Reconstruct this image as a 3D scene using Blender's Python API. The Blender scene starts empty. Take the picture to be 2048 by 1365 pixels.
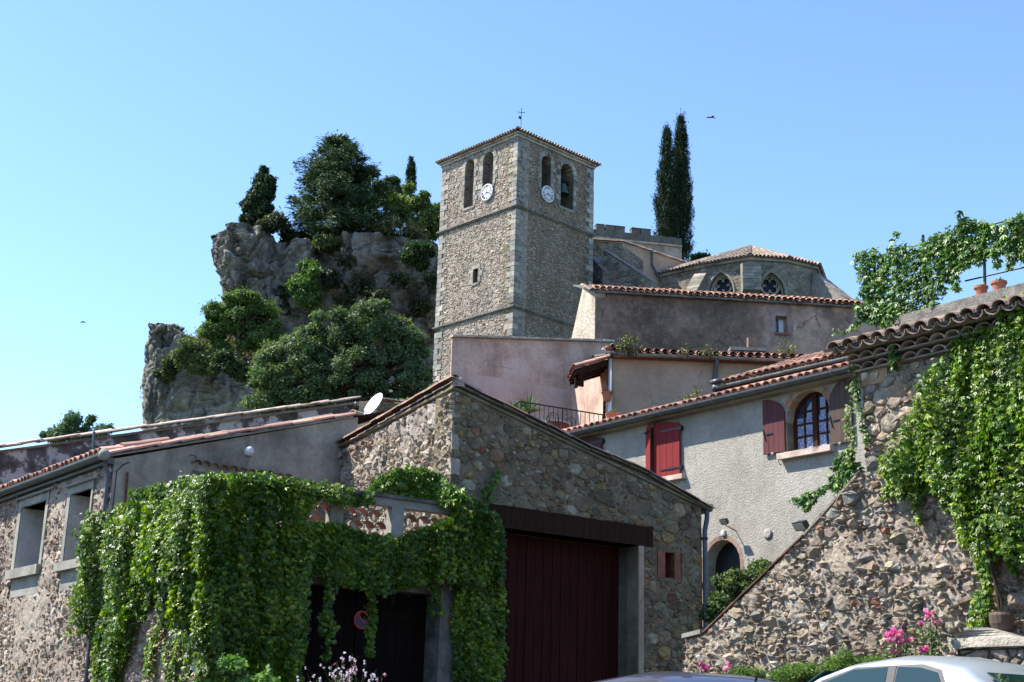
import bpy, bmesh, math, random
import numpy as np
from math import radians, sin, cos, pi
from mathutils import Vector, Matrix
from mathutils.geometry import tessellate_polygon

# ------------------------------------------------------------------ camera, sky, sun, exposure
S = bpy.context.scene
COL = S.collection
FPX, PITCH, ROLL = 2707.0, radians(15.71), radians(1.665)
CAM = np.array([0, 0, 1.6])
FW = np.array([0, cos(PITCH), sin(PITCH)])
_r = np.array([1., 0, 0]); _u = np.cross(_r, FW)
RT = cos(ROLL)*_r + sin(ROLL)*_u
UP = -sin(ROLL)*_r + cos(ROLL)*_u
cd = bpy.data.cameras.new('camera'); cam = bpy.data.objects.new('camera', cd); COL.objects.link(cam)
cd.sensor_width = 36; cd.lens = FPX/2048*36; cd.clip_start = .1; cd.clip_end = 6000
cam.matrix_world = Matrix(((RT[0], UP[0], -FW[0], CAM[0]), (RT[1], UP[1], -FW[1], CAM[1]), (RT[2], UP[2], -FW[2], CAM[2]), (0, 0, 0, 1)))
S.camera = cam
SUN_EL, SUN_AZ = radians(52), radians(98.6-180)      # where the sun stands, azimuth from +Y towards +X
w = bpy.data.worlds.new('World'); S.world = w; w.use_nodes = True
nt = w.node_tree; bg = nt.nodes['Background']; sky = nt.nodes.new('ShaderNodeTexSky')
sky.sky_type = 'NISHITA'; sky.sun_disc = False; sky.sun_elevation = SUN_EL; sky.sun_rotation = SUN_AZ
sky.altitude = 200; sky.air_density = 1.0; sky.dust_density = 0.2; sky.ozone_density = 1.0
wb = nt.nodes.new('ShaderNodeMix'); wb.data_type = 'RGBA'; wb.blend_type = 'MULTIPLY'; wb.inputs[0].default_value = 1; wb.inputs[7].default_value = (.82, .955, 1.17, 1)
nt.links.new(sky.outputs[0], wb.inputs[6]); nt.links.new(wb.outputs[2], bg.inputs[0]); bg.inputs[1].default_value = 0.126
sl = bpy.data.lights.new('sun', 'SUN'); sl.energy = 5.0; sl.angle = radians(.5); sl.color = (1, .95, .86)
so = bpy.data.objects.new('sun', sl); COL.objects.link(so)
_sd = Vector((sin(SUN_AZ)*cos(SUN_EL), cos(SUN_AZ)*cos(SUN_EL), sin(SUN_EL)))
so.rotation_euler = _sd.to_track_quat('Z', 'Y').to_euler(); so.location = (-30, -10, 60)
S.view_settings.view_transform = 'Standard'; S.view_settings.look = 'None'
S.view_settings.exposure = 1.2; S.view_settings.gamma = 1; S.view_settings.use_curve_mapping = False
S.render.engine = 'CYCLES'; S.cycles.max_bounces = 5; S.cycles.diffuse_bounces = 3; S.cycles.transparent_max_bounces = 6
S.cycles.use_denoising = True

# ------------------------------------------------------------------ pixel <-> place
def ray(x, y): return (x-1024)/FPX*RT+(682-y)/FPX*UP+FW
def atd(x, y, d):
    v = ray(x, y); return CAM+v*(d/v[1])
def atz(x, y, z):
    v = ray(x, y); return CAM+v*((z-CAM[2])/v[2])
def proj(q):
    v = np.array(q, float)-CAM; k = v@FW; return 1024+FPX*(v@RT)/k, 682-FPX*(v@UP)/k

class Plane:
    """vertical plane through p running along azimuth az; n points to the camera side"""
    def __init__(s, p, az):
        a = radians(az); s.p = np.array([p[0], p[1], 0.]); s.az = az
        s.d = np.array([sin(a), cos(a), 0.]); s.n = np.array([s.d[1], -s.d[0], 0.])
        if s.n@(CAM-s.p)*1.0 < 0: s.n = -s.n
    def P(s, u, z, o=0.): return s.p+s.d*u+s.n*o+np.array([0, 0, z])
    def uz(s, x, y, o=0.):
        v = ray(x, y); t = ((s.p+s.n*o-CAM)@s.n)/(v@s.n); q = CAM+v*t
        return float((q-s.p)@s.d), float(q[2])
    def uzs(s, pts, o=0.): return [s.uz(x, y, o) for x, y in pts]
    def rect(s, pts, o=0.):
        q = s.uzs(pts, o); us = sorted(a for a, _ in q); zs = sorted(b for _, b in q); h = len(q)//2
        return sum(us[:h])/h, sum(us[h:])/(len(q)-h), sum(zs[:h])/h, sum(zs[h:])/(len(q)-h)
    def shift(s, o):
        q = Plane.__new__(Plane); q.p = s.p+s.n*o; q.az = s.az; q.d = s.d; q.n = s.n; return q

# ------------------------------------------------------------------ noise (numpy)
def _h(i, j, k, seed):
    n = (i*374761393+j*668265263+k*1274126177+seed*362437) & 0xffffffff
    n = ((n ^ (n >> 13))*1274126177) & 0xffffffff
    n = (n ^ (n >> 16)) & 0xffffffff
    return n/4294967295.0
def vnoise(p, seed=0):
    p = np.asarray(p, float); i = np.floor(p).astype(np.int64); f = p-i; f = f*f*(3-2*f)
    x, y, z = i[:, 0], i[:, 1], i[:, 2]; r = 0
    for a in (0, 1):
        for b in (0, 1):
            for c in (0, 1):
                wt = (f[:, 0] if a else 1-f[:, 0])*(f[:, 1] if b else 1-f[:, 1])*(f[:, 2] if c else 1-f[:, 2])
                r = r+wt*_h(x+a, y+b, z+c, seed)
    return r
def fbm(p, oct=4, seed=0, rough=.5):
    p = np.asarray(p, float); a, s, t = 1., 0., 0
    for o in range(oct):
        s = s+a*(vnoise(p, seed+o)-.5); t += a; a *= rough; p = p*2.03+7.1
    return s/t*2

def worley(p, seed=0):
    p = np.asarray(p, float); i = np.floor(p).astype(np.int64); f1 = np.full(len(p), 9.); f2 = np.full(len(p), 9.); hid = np.zeros(len(p))
    for a in (-1, 0, 1):
        for b in (-1, 0, 1):
            for c in (-1, 0, 1):
                x, y, z = i[:, 0]+a, i[:, 1]+b, i[:, 2]+c; q = np.stack([x+_h(x, y, z, seed), y+_h(x, y, z, seed+1), z+_h(x, y, z, seed+2)], 1)
                d = np.linalg.norm(q-p, axis=1); m = d < f1; f2 = np.where(m, f1, np.minimum(f2, d)); hid = np.where(m, _h(x, y, z, seed+3), hid); f1 = np.where(m, d, f1)
    return f1, f2, hid

# ------------------------------------------------------------------ scene bookkeeping
def thing(name, label, cat, loc=(0, 0, 0), group=None):
    o = bpy.data.objects.new(name, None); COL.objects.link(o); o.location = Vector([float(v) for v in loc])
    o.empty_display_size = .2
    o['label'] = label; o['category'] = cat
    if group: o['group'] = group
    return o
def put(name, mesh, parent=None, mat=None, kind=None, label=None, M=None):
    """link a mesh given in world coordinates (or placed by M) and hang it under its parent"""
    o = bpy.data.objects.new(name, mesh); COL.objects.link(o)
    if mat and not mesh.materials: mesh.materials.append(mat)
    if M is not None: o.matrix_world = M
    if parent is not None:
        o.parent = parent
        o.matrix_parent_inverse = Matrix.Translation(-parent.location) if parent.type == 'EMPTY' else Matrix.Identity(4)   # a part given in world coordinates has none of its own
    if kind: o['kind'] = kind
    if label: o['label'] = label
    return o
def tag(o, label, cat, group=None):
    o['label'] = label; o['category'] = cat
    if group: o['group'] = group
    return o

class MB:
    def __init__(s): s.v = []; s.f = []; s.c = []; s.mi = []; s.cc = (1, 1, 1); s.m = 0
    def add(s, vs, fs, c=None):
        b = len(s.v); s.v.extend([tuple(map(float, v)) for v in vs])
        for f in fs: s.f.append(tuple(b+i for i in f)); s.c.append(c or s.cc); s.mi.append(s.m)
    def box(s, o, a, b, c, col=None):
        """box from corner o along vectors a, b, c"""
        o, a, b, c = [np.asarray(q, float) for q in (o, a, b, c)]
        v = [o, o+a, o+a+b, o+b, o+c, o+a+c, o+a+b+c, o+b+c]
        f = [(0, 1, 2, 3), (4, 5, 6, 7), (0, 1, 5, 4), (1, 2, 6, 5), (2, 3, 7, 6), (3, 0, 4, 7)]
        s.add(v, f, col)
    def pbox(s, pl, u0, u1, z0, z1, o0, o1, col=None):
        s.box(pl.P(u0, z0, o0), pl.d*(u1-u0), (0, 0, z1-z0), pl.n*(o1-o0), col)
    def tube(s, pts, rad, n=8, caps=True, col=None):
        pts = [np.asarray(p, float) for p in pts]; rad = [rad]*len(pts) if np.isscalar(rad) else list(rad)
        vs = []; prev = None
        for i, p in enumerate(pts):
            t = pts[min(i+1, len(pts)-1)]-pts[max(i-1, 0)]; t = t/(np.linalg.norm(t)+1e-12)
            if prev is None:
                prev = np.cross(t, (0, 0, 1.)) if abs(t[2]) < .9 else np.cross(t, (1., 0, 0))
            a = prev-t*(prev@t); a /= np.linalg.norm(a)+1e-12; prev = a; b = np.cross(t, a)
            for k in range(n): vs.append(p+(a*cos(2*pi*k/n)+b*sin(2*pi*k/n))*rad[i])
        fs = []
        for i in range(len(pts)-1):
            for k in range(n): fs.append((i*n+k, i*n+(k+1) % n, (i+1)*n+(k+1) % n, (i+1)*n+k))
        if caps: fs.append(tuple(range(n))[::-1]); fs.append(tuple((len(pts)-1)*n+k for k in range(n)))
        s.add(vs, fs, col)
    def lathe(s, base, prof, n=16, axis=(0, 0, 1), col=None):
        ax = np.asarray(axis, float); ax /= np.linalg.norm(ax)
        a = np.cross(ax, (1., 0, 0)) if abs(ax[0]) < .9 else np.cross(ax, (0, 1., 0)); a /= np.linalg.norm(a); b = np.cross(ax, a)
        base = np.asarray(base, float); vs = []
        for r, h in prof:
            for k in range(n): vs.append(base+ax*h+(a*cos(2*pi*k/n)+b*sin(2*pi*k/n))*r)
        fs = []
        for i in range(len(prof)-1):
            for k in range(n): fs.append((i*n+k, i*n+(k+1) % n, (i+1)*n+(k+1) % n, (i+1)*n+k))
        s.add(vs, fs, col)
    def ball(s, c, r, n=12, col=None):
        r = np.ones(3)*r; m = n//2; vs = []; fs = []
        for i in range(m+1):
            t = pi*i/m
            for k in range(n):
                vs.append(np.array(c)+r*np.array([sin(t)*cos(2*pi*k/n), sin(t)*sin(2*pi*k/n), cos(t)]))
        for i in range(m):
            for k in range(n): fs.append((i*n+k, i*n+(k+1) % n, (i+1)*n+(k+1) % n, (i+1)*n+k))
        s.add(vs, fs, col)
    def prism(s, front, back, col=None):
        """closed solid between two matching rings; the ends are tessellated"""
        n = len(front); vs = list(front)+list(back)
        tri = tessellate_polygon([[Vector([float(q) for q in v]) for v in front]])
        fs = [tuple(t) for t in tri]+[tuple(n+i for i in t[::-1]) for t in tri]
        fs += [(i, (i+1) % n, n+(i+1) % n, n+i) for i in range(n)]
        s.add(vs, fs, col)
    def mesh(s, name, mats=None, smooth=False, recalc=True):
        me = bpy.data.meshes.new(name); me.from_pydata(s.v, [], s.f)
        if mats is not None:
            for m in (mats if isinstance(mats, (list, tuple)) else [mats]): me.materials.append(m)
            if len(me.materials) > 1: me.polygons.foreach_set('material_index', s.mi)
        if recalc:
            bm = bmesh.new(); bm.from_mesh(me); bmesh.ops.recalc_face_normals(bm, faces=bm.faces); bm.to_mesh(me); bm.free()
        at = me.color_attributes.new('Col', 'FLOAT_COLOR', 'CORNER')
        tot = np.empty(len(me.polygons), np.int32); me.polygons.foreach_get('loop_total', tot)
        cols = np.ones((len(s.c), 4), np.float32); cols[:, :3] = np.array(s.c, np.float32).reshape(-1, 3)
        at.data.foreach_set('color', np.repeat(cols, tot, axis=0).ravel())
        if smooth: me.polygons.foreach_set('use_smooth', [True]*len(me.polygons))
        me.update(); return me
    def build(s, name, mat, parent=None, smooth=False, kind=None, label=None, recalc=True):
        return put(name, s.mesh(name, mat, smooth, recalc), parent, kind=kind, label=label)

def trimesh(name, V, T, C, mat, smooth=False):
    """fast mesh of triangles: V (n,3), T (m,3), C (n,3) colour per vertex"""
    me = bpy.data.meshes.new(name); me.vertices.add(len(V)); me.vertices.foreach_set('co', np.asarray(V, np.float32).ravel())
    me.loops.add(len(T)*3); me.loops.foreach_set('vertex_index', np.asarray(T, np.int32).ravel())
    me.polygons.add(len(T)); me.polygons.foreach_set('loop_start', np.arange(0, len(T)*3, 3, dtype=np.int32))
    if smooth: me.polygons.foreach_set('use_smooth', np.ones(len(T), bool))
    me.update(calc_edges=True)
    at = me.color_attributes.new('Col', 'FLOAT_COLOR', 'POINT')
    c4 = np.ones((len(V), 4), np.float32); c4[:, :3] = C; at.data.foreach_set('color', c4.ravel())
    me.materials.append(mat); return me

# ------------------------------------------------------------------ materials
class NB:
    def __init__(s, name):
        s.m = bpy.data.materials.new(name); s.m.use_nodes = True; s.t = s.m.node_tree; s.b = s.t.nodes['Principled BSDF']
        s.co = s.t.nodes.new('ShaderNodeTexCoord')
    def n(s, typ, **kw):
        x = s.t.nodes.new(typ)
        for k, v in kw.items():
            if k.startswith('i_'): x.inputs[int(k[2:]) if k[2:].isdigit() else k[2:]].default_value = v
            else: setattr(x, k, v)
        return x
    def l(s, a, b): s.t.links.new(a, b)
    def noise(s, scale, detail=5, rough=.6, vec=None, stretch=None):
        x = s.n('ShaderNodeTexNoise'); x.inputs['Scale'].default_value = scale; x.inputs['Detail'].default_value = detail
        x.inputs['Roughness'].default_value = rough
        src = vec or s.co.outputs['Object']
        if stretch:
            mp = s.n('ShaderNodeMapping'); mp.inputs['Scale'].default_value = stretch; s.l(src, mp.inputs[0]); src = mp.outputs[0]
        s.l(src, x.inputs['Vector']); return x.outputs[0]
    def ramp(s, fac, stops):
        x = s.n('ShaderNodeValToRGB'); e = x.color_ramp.elements
        while len(e) < len(stops): e.new(.5)
        for i, (p, c) in enumerate(stops):
            e[i].position = p; e[i].color = (*(c if hasattr(c, '__len__') else (c, c, c)), 1)
        s.l(fac, x.inputs[0]); return x.outputs[0]
    def mix(s, fac, a, b, typ='MIX'):
        x = s.n('ShaderNodeMix', data_type='RGBA', blend_type=typ)
        for i, q in ((0, fac), (6, a), (7, b)):
            if hasattr(q, 'is_linked') or hasattr(q, 'links'): s.l(q, x.inputs[i])
            elif i == 0: x.inputs[0].default_value = q
            else: x.inputs[i].default_value = (*q, 1)
        return x.outputs[2]
    def cracks(s, scale, w_, amt, stretch=(1, 1, 1)):
        ns = s.n('ShaderNodeTexNoise'); ns.inputs['Scale'].default_value = scale*2.5; ns.inputs['Detail'].default_value = 6; s.l(s.co.outputs['Object'], ns.inputs['Vector'])
        mx = s.mix(.22/scale if scale > 1 else .35, s.co.outputs['Object'], ns.outputs['Color']); mp = s.n('ShaderNodeMapping'); mp.inputs['Scale'].default_value = stretch; s.l(mx, mp.inputs[0])
        v = s.n('ShaderNodeTexVoronoi', feature='DISTANCE_TO_EDGE'); v.inputs['Scale'].default_value = scale; s.l(mp.outputs[0], v.inputs['Vector'])
        f = s.ramp(v.outputs['Distance'], [(0, amt), (w_, 0)]); m = s.n('ShaderNodeMath', operation='MULTIPLY'); s.l(f, m.inputs[0]); s.l(s.ramp(s.noise(.6, 4, .6), [(.45, 0), (.58, 1)]), m.inputs[1]); return m.outputs[0]
    def bump(s, h, strength, dist=.02):
        x = s.n('ShaderNodeBump'); x.inputs['Strength'].default_value = strength; x.inputs['Distance'].default_value = dist
        s.l(h, x.inputs['Height'])
        if s.b.inputs['Normal'].is_linked: s.l(s.b.inputs['Normal'].links[0].from_socket, x.inputs['Normal'])
        s.l(x.outputs[0], s.b.inputs['Normal'])
    def fin(s, col=None, rough=.9, spec=.25, metal=0):
        if col is not None:
            if hasattr(col, 'links'): s.l(col, s.b.inputs['Base Color'])
            else: s.b.inputs['Base Color'].default_value = (*col, 1)
        s.b.inputs['Roughness'].default_value = rough; s.b.inputs['Specular IOR Level'].default_value = spec
        s.b.inputs['Metallic'].default_value = metal; return s.m
def m_attr(name, nscale=9, lo=.6, hi=1.25, bscale=25, bstr=.5, bdist=.02, rough=.9, spec=.2, stain=None):
    """colour kept per piece, broken up by fine grain"""
    b = NB(name); a = b.n('ShaderNodeAttribute', attribute_name='Col')
    g = b.ramp(b.noise(nscale, 8, .7), [(.3, lo), (.7, hi)])
    c = b.mix(1, a.outputs[0], g, 'MULTIPLY'); c = b.mix(1, c, b.ramp(b.noise(.55, 6, .7, stretch=(1.5, 1.5, .7)), [(.32, (.72, .70, .66)), (.62, (1.12, 1.1, 1.06))]), 'MULTIPLY')
    if stain:
        f = b.ramp(b.noise(stain[1], 6, .65), [(stain[2], 0), (stain[2]+.15, 1)]); c = b.mix(f, c, stain[0])
    if bstr: b.bump(b.noise(bscale, 6, .7), bstr, bdist)
    return b.fin(c, rough, spec)
def m_plain(name, col, rough=.7, metal=0, spec=.4, vary=.25, nscale=6, bstr=.1, bscale=60, bdist=.005):
    b = NB(name); g = b.ramp(b.noise(nscale, 6, .65), [(.3, 1-vary), (.7, 1+vary)])
    c = b.mix(1, col, g, 'MULTIPLY')
    if bstr: b.bump(b.noise(bscale, 4, .6), bstr, bdist)
    return b.fin(c, rough, spec, metal)
def m_plaster(name, cols, scale=1.2, bscale=30, bstr=.5, bdist=.02, grain=.2, pos=(.35, .5, .62), streak=0, streakcol=(.05, .05, .05), crack=0, cscale=.9):
    """render or plaster with weathered patches of its own colours"""
    b = NB(name); n = b.noise(scale, 9, .68)
    st = [(p, c) for p, c in zip(pos, cols)]
    c = b.ramp(n, st)
    g = b.ramp(b.noise(scale*14, 6, .75), [(.3, 1-grain), (.7, 1+grain)]); c = b.mix(1, c, g, 'MULTIPLY')
    if streak:
        f = b.ramp(b.noise(1.0, 6, .6, stretch=(2.2, 2.2, .35)), [(.5, 0), (.72, streak)]); c = b.mix(f, c, streakcol)
    if crack: c = b.mix(b.cracks(cscale, .010, crack), c, tuple(q*.35 for q in cols[1]))
    b.bump(b.noise(bscale, 5, .7), bstr, bdist)
    return b.fin(c, .93, .15)
def m_tile(name, cols, lich=.5):
    """clay tile: kiln colour by tile, lichen and soot on top"""
    b = NB(name); oi = b.n('ShaderNodeObjectInfo'); a = b.n('ShaderNodeAttribute', attribute_name='Col')
    r = b.n('ShaderNodeMath', operation='ADD'); b.l(oi.outputs['Random'], r.inputs[0])
    ge = b.n('ShaderNodeTexNoise'); ge.inputs['Scale'].default_value = 3.1; gm = b.n('ShaderNodeNewGeometry'); b.l(gm.outputs['Position'], ge.inputs['Vector'])
    sc = b.n('ShaderNodeMath', operation='MULTIPLY'); b.l(ge.outputs[0], sc.inputs[0]); sc.inputs[1].default_value = .6
    b.l(sc.outputs[0], r.inputs[1]); ds = b.n('ShaderNodeMath', operation='MULTIPLY'); b.l(r.outputs[0], ds.inputs[0]); ds.inputs[1].default_value = .62
    c = b.ramp(ds.outputs[0], [(i/(len(cols)-1), q) for i, q in enumerate(cols)])
    n = b.n('ShaderNodeTexNoise'); n.inputs['Scale'].default_value = 9; n.inputs['Detail'].default_value = 8; n.inputs['Roughness'].default_value = .7
    b.l(gm.outputs['Position'], n.inputs['Vector'])
    f = b.ramp(n.outputs[0], [(.48, 0), (.66, lich)]); c = b.mix(f, c, (.14, .13, .10))
    c = b.mix(1, c, a.outputs[0], 'MULTIPLY')
    n2 = b.n('ShaderNodeTexNoise'); n2.inputs['Scale'].default_value = 60; n2.inputs['Detail'].default_value = 4; b.l(gm.outputs['Position'], n2.inputs['Vector'])
    b.bump(n2.outputs[0], .25, .01)
    return b.fin(c, .85, .2)
def m_leaf(name, rough=.42, trans=.35, tint=(1, 1, 1), rand=False, spec=.5, tcol=(1.5, 1.7, .5)):
    b = NB(name); a = b.n('ShaderNodeAttribute', attribute_name='Col'); c = a.outputs[0]
    if rand:
        oi = b.n('ShaderNodeObjectInfo'); c = b.mix(1, c, b.ramp(oi.outputs['Random'], [(0, (.55, .6, .6)), (.6, (1, 1, 1)), (1, (1.6, 1.35, 1))]), 'MULTIPLY')
    c = b.mix(1, c, tint, 'MULTIPLY')
    b.fin(c, rough, spec)
    tr = b.n('ShaderNodeBsdfTranslucent'); c2 = b.mix(1, c, tcol, 'MULTIPLY'); b.l(c2, tr.inputs[0])
    mx = b.n('ShaderNodeMixShader'); mx.inputs[0].default_value = trans
    out = b.t.nodes['Material Output']; b.l(b.b.outputs[0], mx.inputs[1]); b.l(tr.outputs[0], mx.inputs[2]); b.l(mx.outputs[0], out.inputs[0])
    return b.m
def m_wood(name, col, vary=.4):
    b = NB(name); g = b.ramp(b.noise(5, 7, .7, stretch=(4, 4, .25)), [(.3, 1-vary), (.7, 1+vary)])
    c = b.mix(1, col, g, 'MULTIPLY'); b.bump(b.noise(18, 5, .6, stretch=(5, 5, .3)), .3, .01)
    return b.fin(c, .85, .1)
def m_glass(name, col=(.03, .04, .05), rough=.05):
    b = NB(name); b.bump(b.noise(1.3, 2, .5), .05, .05); return b.fin(col, rough, .8)

M = {}
M['rubble'] = m_attr('rubble_stone', 14, .55, 1.3, 30, .9, .03)
M['rubble_rough'] = m_attr('rough_rubble_stone', 11, .6, 1.25, 22, 1.0, .05)
M['tower_stone'] = m_attr('tower_stone', 6, .65, 1.25, 12, .6, .03)
M['mortar'] = m_plaster('lime_mortar', [(.23, .19, .15), (.30, .26, .21), (.36, .31, .26)], 2.5, 30, .8, .03)
M['mortar_dark'] = m_plaster('weathered_shade_mortar', [(.115, .092, .056), (.19, .155, .098), (.26, .215, .145)], 1.6, 30, .8, .03)
M['mortar_right'] = m_plaster('pinkish_rough_mortar', [(.24, .195, .15), (.35, .29, .225), (.41, .35, .28)], 1.2, 24, 1.0, .04)
M['cement'] = m_plaster('grey_cement', [(.17, .16, .135), (.25, .235, .20), (.30, .285, .24)], 1.6, 45, .35, .008)
M['cement_dark'] = m_plaster('weathered_cement', [(.06, .058, .05), (.13, .125, .11), (.2, .19, .17)], 2.2, 45, .4, .01)
M['grey_render'] = m_plaster('stained_grey_render', [(.16, .138, .102), (.29, .252, .192), (.38, .335, .262)], .8, 60, .5, .01, streak=.5, streakcol=(.10, .088, .068), crack=.7)
M['stained'] = m_plaster('peeling_stained_render', [(.075, .058, .048), (.15, .12, .10), (.50, .41, .35)], 1.7, 30, .6, .02, pos=(.40, .51, .55))
M['roughcast'] = m_plaster('grey_roughcast', [(.30, .275, .225), (.38, .352, .295), (.42, .39, .33)], .6, 26, 1.0, .05, grain=.14, streak=.28, streakcol=(.17, .15, .115), crack=.35, cscale=.6)
M['pink'] = m_plaster('faded_pink_render', [(.31, .21, .16), (.46, .335, .26), (.52, .41, .33)], .9, 20, .6, .02, streak=.35, streakcol=(.17, .09, .07), crack=.7)
M['yellow'] = m_plaster('ochre_render', [(.30, .22, .15), (.38, .285, .20), (.42, .33, .24)], .5, 30, .3, .01, grain=.1, streak=.35, streakcol=(.2, .13, .085), crack=.6, cscale=.7)
def m_darkr():
    b = NB('dark_stained_render'); n = b.noise(.45, 9, .72); sp = b.n('ShaderNodeSeparateXYZ'); b.l(b.co.outputs['Object'], sp.inputs[0])
    mr = b.n('ShaderNodeMapRange'); b.l(sp.outputs[0], mr.inputs[0]); mr.inputs[1].default_value = 6.5; mr.inputs[2].default_value = 10.5; mr.inputs[3].default_value = -.03; mr.inputs[4].default_value = .17
    ad = b.n('ShaderNodeMath', operation='ADD'); b.l(n, ad.inputs[0]); b.l(mr.outputs[0], ad.inputs[1])
    c = b.ramp(ad.outputs[0], [(.36, (.095, .068, .048)), (.5, (.17, .122, .088)), (.60, (.25, .17, .125)), (.70, (.43, .29, .21))])
    s = b.ramp(b.noise(7, 7, .8), [(.52, 0), (.68, .55)]); c = b.mix(s, c, (.36, .265, .21)); g = b.ramp(b.noise(2.5, 8, .8), [(.3, .6), (.7, 1.35)]); c = b.mix(1, c, g, 'MULTIPLY')
    c = b.mix(b.cracks(.8, .012, .8), c, (.04, .03, .025)); b.bump(b.noise(8, 8, .75), .8, .04); return b.fin(c, .93, .15)
M['dark_render'] = m_darkr()
M['white_render'] = m_plaster('pale_rough_render', [(.36, .30, .23), (.48, .41, .32), (.54, .47, .38)], 1.5, 9, 1.0, .14, grain=.35)
M['ashlar'] = m_attr('weathered_ashlar', 3, .6, 1.2, 12, .5, .03, stain=((.06, .058, .05), 1.3, .55))
M['tile'] = m_tile('clay_tile', [(.11, .07, .055), (.25, .125, .085), (.33, .18, .13), (.36, .27, .20)], .75)
M['tile_pink'] = m_tile('new_pink_clay_tile', [(.36, .17, .115), (.46, .25, .18), (.44, .29, .22)], .4)
M['tile_old'] = m_tile('old_lichened_tile', [(.22, .16, .12), (.34, .24, .18), (.42, .31, .24)], .55)
M['tile_apse'] = m_tile('weathered_apse_tile', [(.25, .18, .14), (.34, .27, .21), (.40, .33, .27)], .5)
M['tile_pale'] = m_tile('sun_bleached_tile', [(.46, .33, .26), (.56, .44, .36), (.6, .52, .45)], .3)
M['zinc'] = m_plain('zinc', (.085, .09, .095), .5, .3, .4, .25, 3, 0)
M['cement_bounce'] = m_plaster('bounce_lit_cement', [(.40, .375, .32), (.50, .475, .41), (.55, .52, .46)], 1.6, 45, .3, .008)  # extra pale cement, bounced light put into its colour
M['jar'] = m_plain('brown_clay', (.10, .07, .055), .85, 0, .2, .35, 9, .3)
M['zinc_pale'] = m_plain('old_zinc', (.22, .21, .18), .6, .2, .4, .4, 4, 0)
M['iron'] = m_plain('black_iron', (.016, .015, .015), .5, .3, .4, .2, 8, 0)
M['rust'] = m_plain('rusty_iron', (.16, .065, .035), .8, .2, .3, .5, 8, .1)
M['white'] = m_plain('white_enamel', (.62, .62, .59), .4, 0, .4, .12, 3, 0)
M['glass_dark'] = m_plain('dusty_dark_glass', (.02, .022, .03), .5, 0, .15, .3, 3, 0)
M['dish'] = m_plain('dish_enamel', (.62, .64, .66), .35, 0, .5, .06, 5, 0)
M['black'] = m_plain('black_paint', (.012, .012, .012), .4, 0, .4, .2, 8, 0)
M['blue'] = m_plain('blue_black_numeral', (.02, .03, .09), .5, 0, .4, .1, 8, 0)
M['void'] = m_plain('dark_interior', (.012, .011, .01), .95, 0, .05, .3, 2, 0)
M['red_wood'] = m_wood('red_painted_boards', (.19, .027, .027), .22)
M['garage_wood'] = m_wood('dark_red_boards', (.036, .008, .007), .4)
M['door_wood'] = m_wood('brown_stained_boards', (.008, .005, .004), .3)
M['brown_wood'] = m_wood('weathered_brown_boards', (.085, .062, .050), .3)
M['plum_wood'] = m_wood('faded_plum_boards', (.105, .04, .042), .3)
M['beam'] = m_wood('old_timber', (.030, .014, .008), .45)
M['frame_wood'] = m_wood('varnished_frame', (.045, .018, .010), .25)
M['clay'] = m_plain('terracotta', (.38, .14, .075), .75, 0, .3, .2, 8, .15)
M['clay_dim'] = m_plain('old_terracotta', (.23, .085, .05), .8, 0, .25, .35, 9, .2)
M['glass'] = m_glass('window_glass', (.03, .05, .09), .04)
M['bronze'] = m_plain('green_bronze', (.05, .115, .095), .55, .3, .4, .35, 6, 0)
M['leaf'] = m_leaf('creeper_leaf', .38, .34, spec=.4)
M['leaf_r'] = m_leaf('creeper_leaf_single', .38, .34, rand=True, spec=.4)
M['leaf_tree'] = m_leaf('tree_leaf', .62, .28, spec=.3)
M['needle'] = m_leaf('conifer_needle', .7, .12, spec=.25)
M['petal'] = m_leaf('rose_petal', .6, .3, spec=.3, tcol=(1, 1, 1))
M['bark'] = m_plain('bark', (.075, .058, .042), .9, 0, .2, .4, 9, .6, 20, .03)
M['stem'] = m_plain('vine_stem', (.05, .035, .022), .9, 0, .2, .3, 9, .3)
# ------------------------------------------------------------------ walls and stones
def slab(name, pl, outer, holes, o0, th, mat, parent, kind=None, label=None):
    """wall panel in (u, z) with real openings, front face at offset o0, th thick"""
    loops = [outer]+list(holes)
    tri = tessellate_polygon([[Vector((a, b, 0)) for a, b in lp] for lp in loops])
    flat = [q for lp in loops for q in lp]; n = len(flat)
    mb = MB(); vs = [pl.P(a, b, o0) for a, b in flat]+[pl.P(a, b, o0-th) for a, b in flat]
    fs = [tuple(t) for t in tri]+[tuple(n+i for i in t[::-1]) for t in tri]; k = 0
    for lp in loops:
        m = len(lp)
        for i in range(m): a, b = k+i, k+(i+1) % m; fs.append((a, b, n+b, n+a))
        k += m
    mb.add(vs, fs)
    return mb.build(name, mat, parent, kind=kind, label=label)

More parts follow.
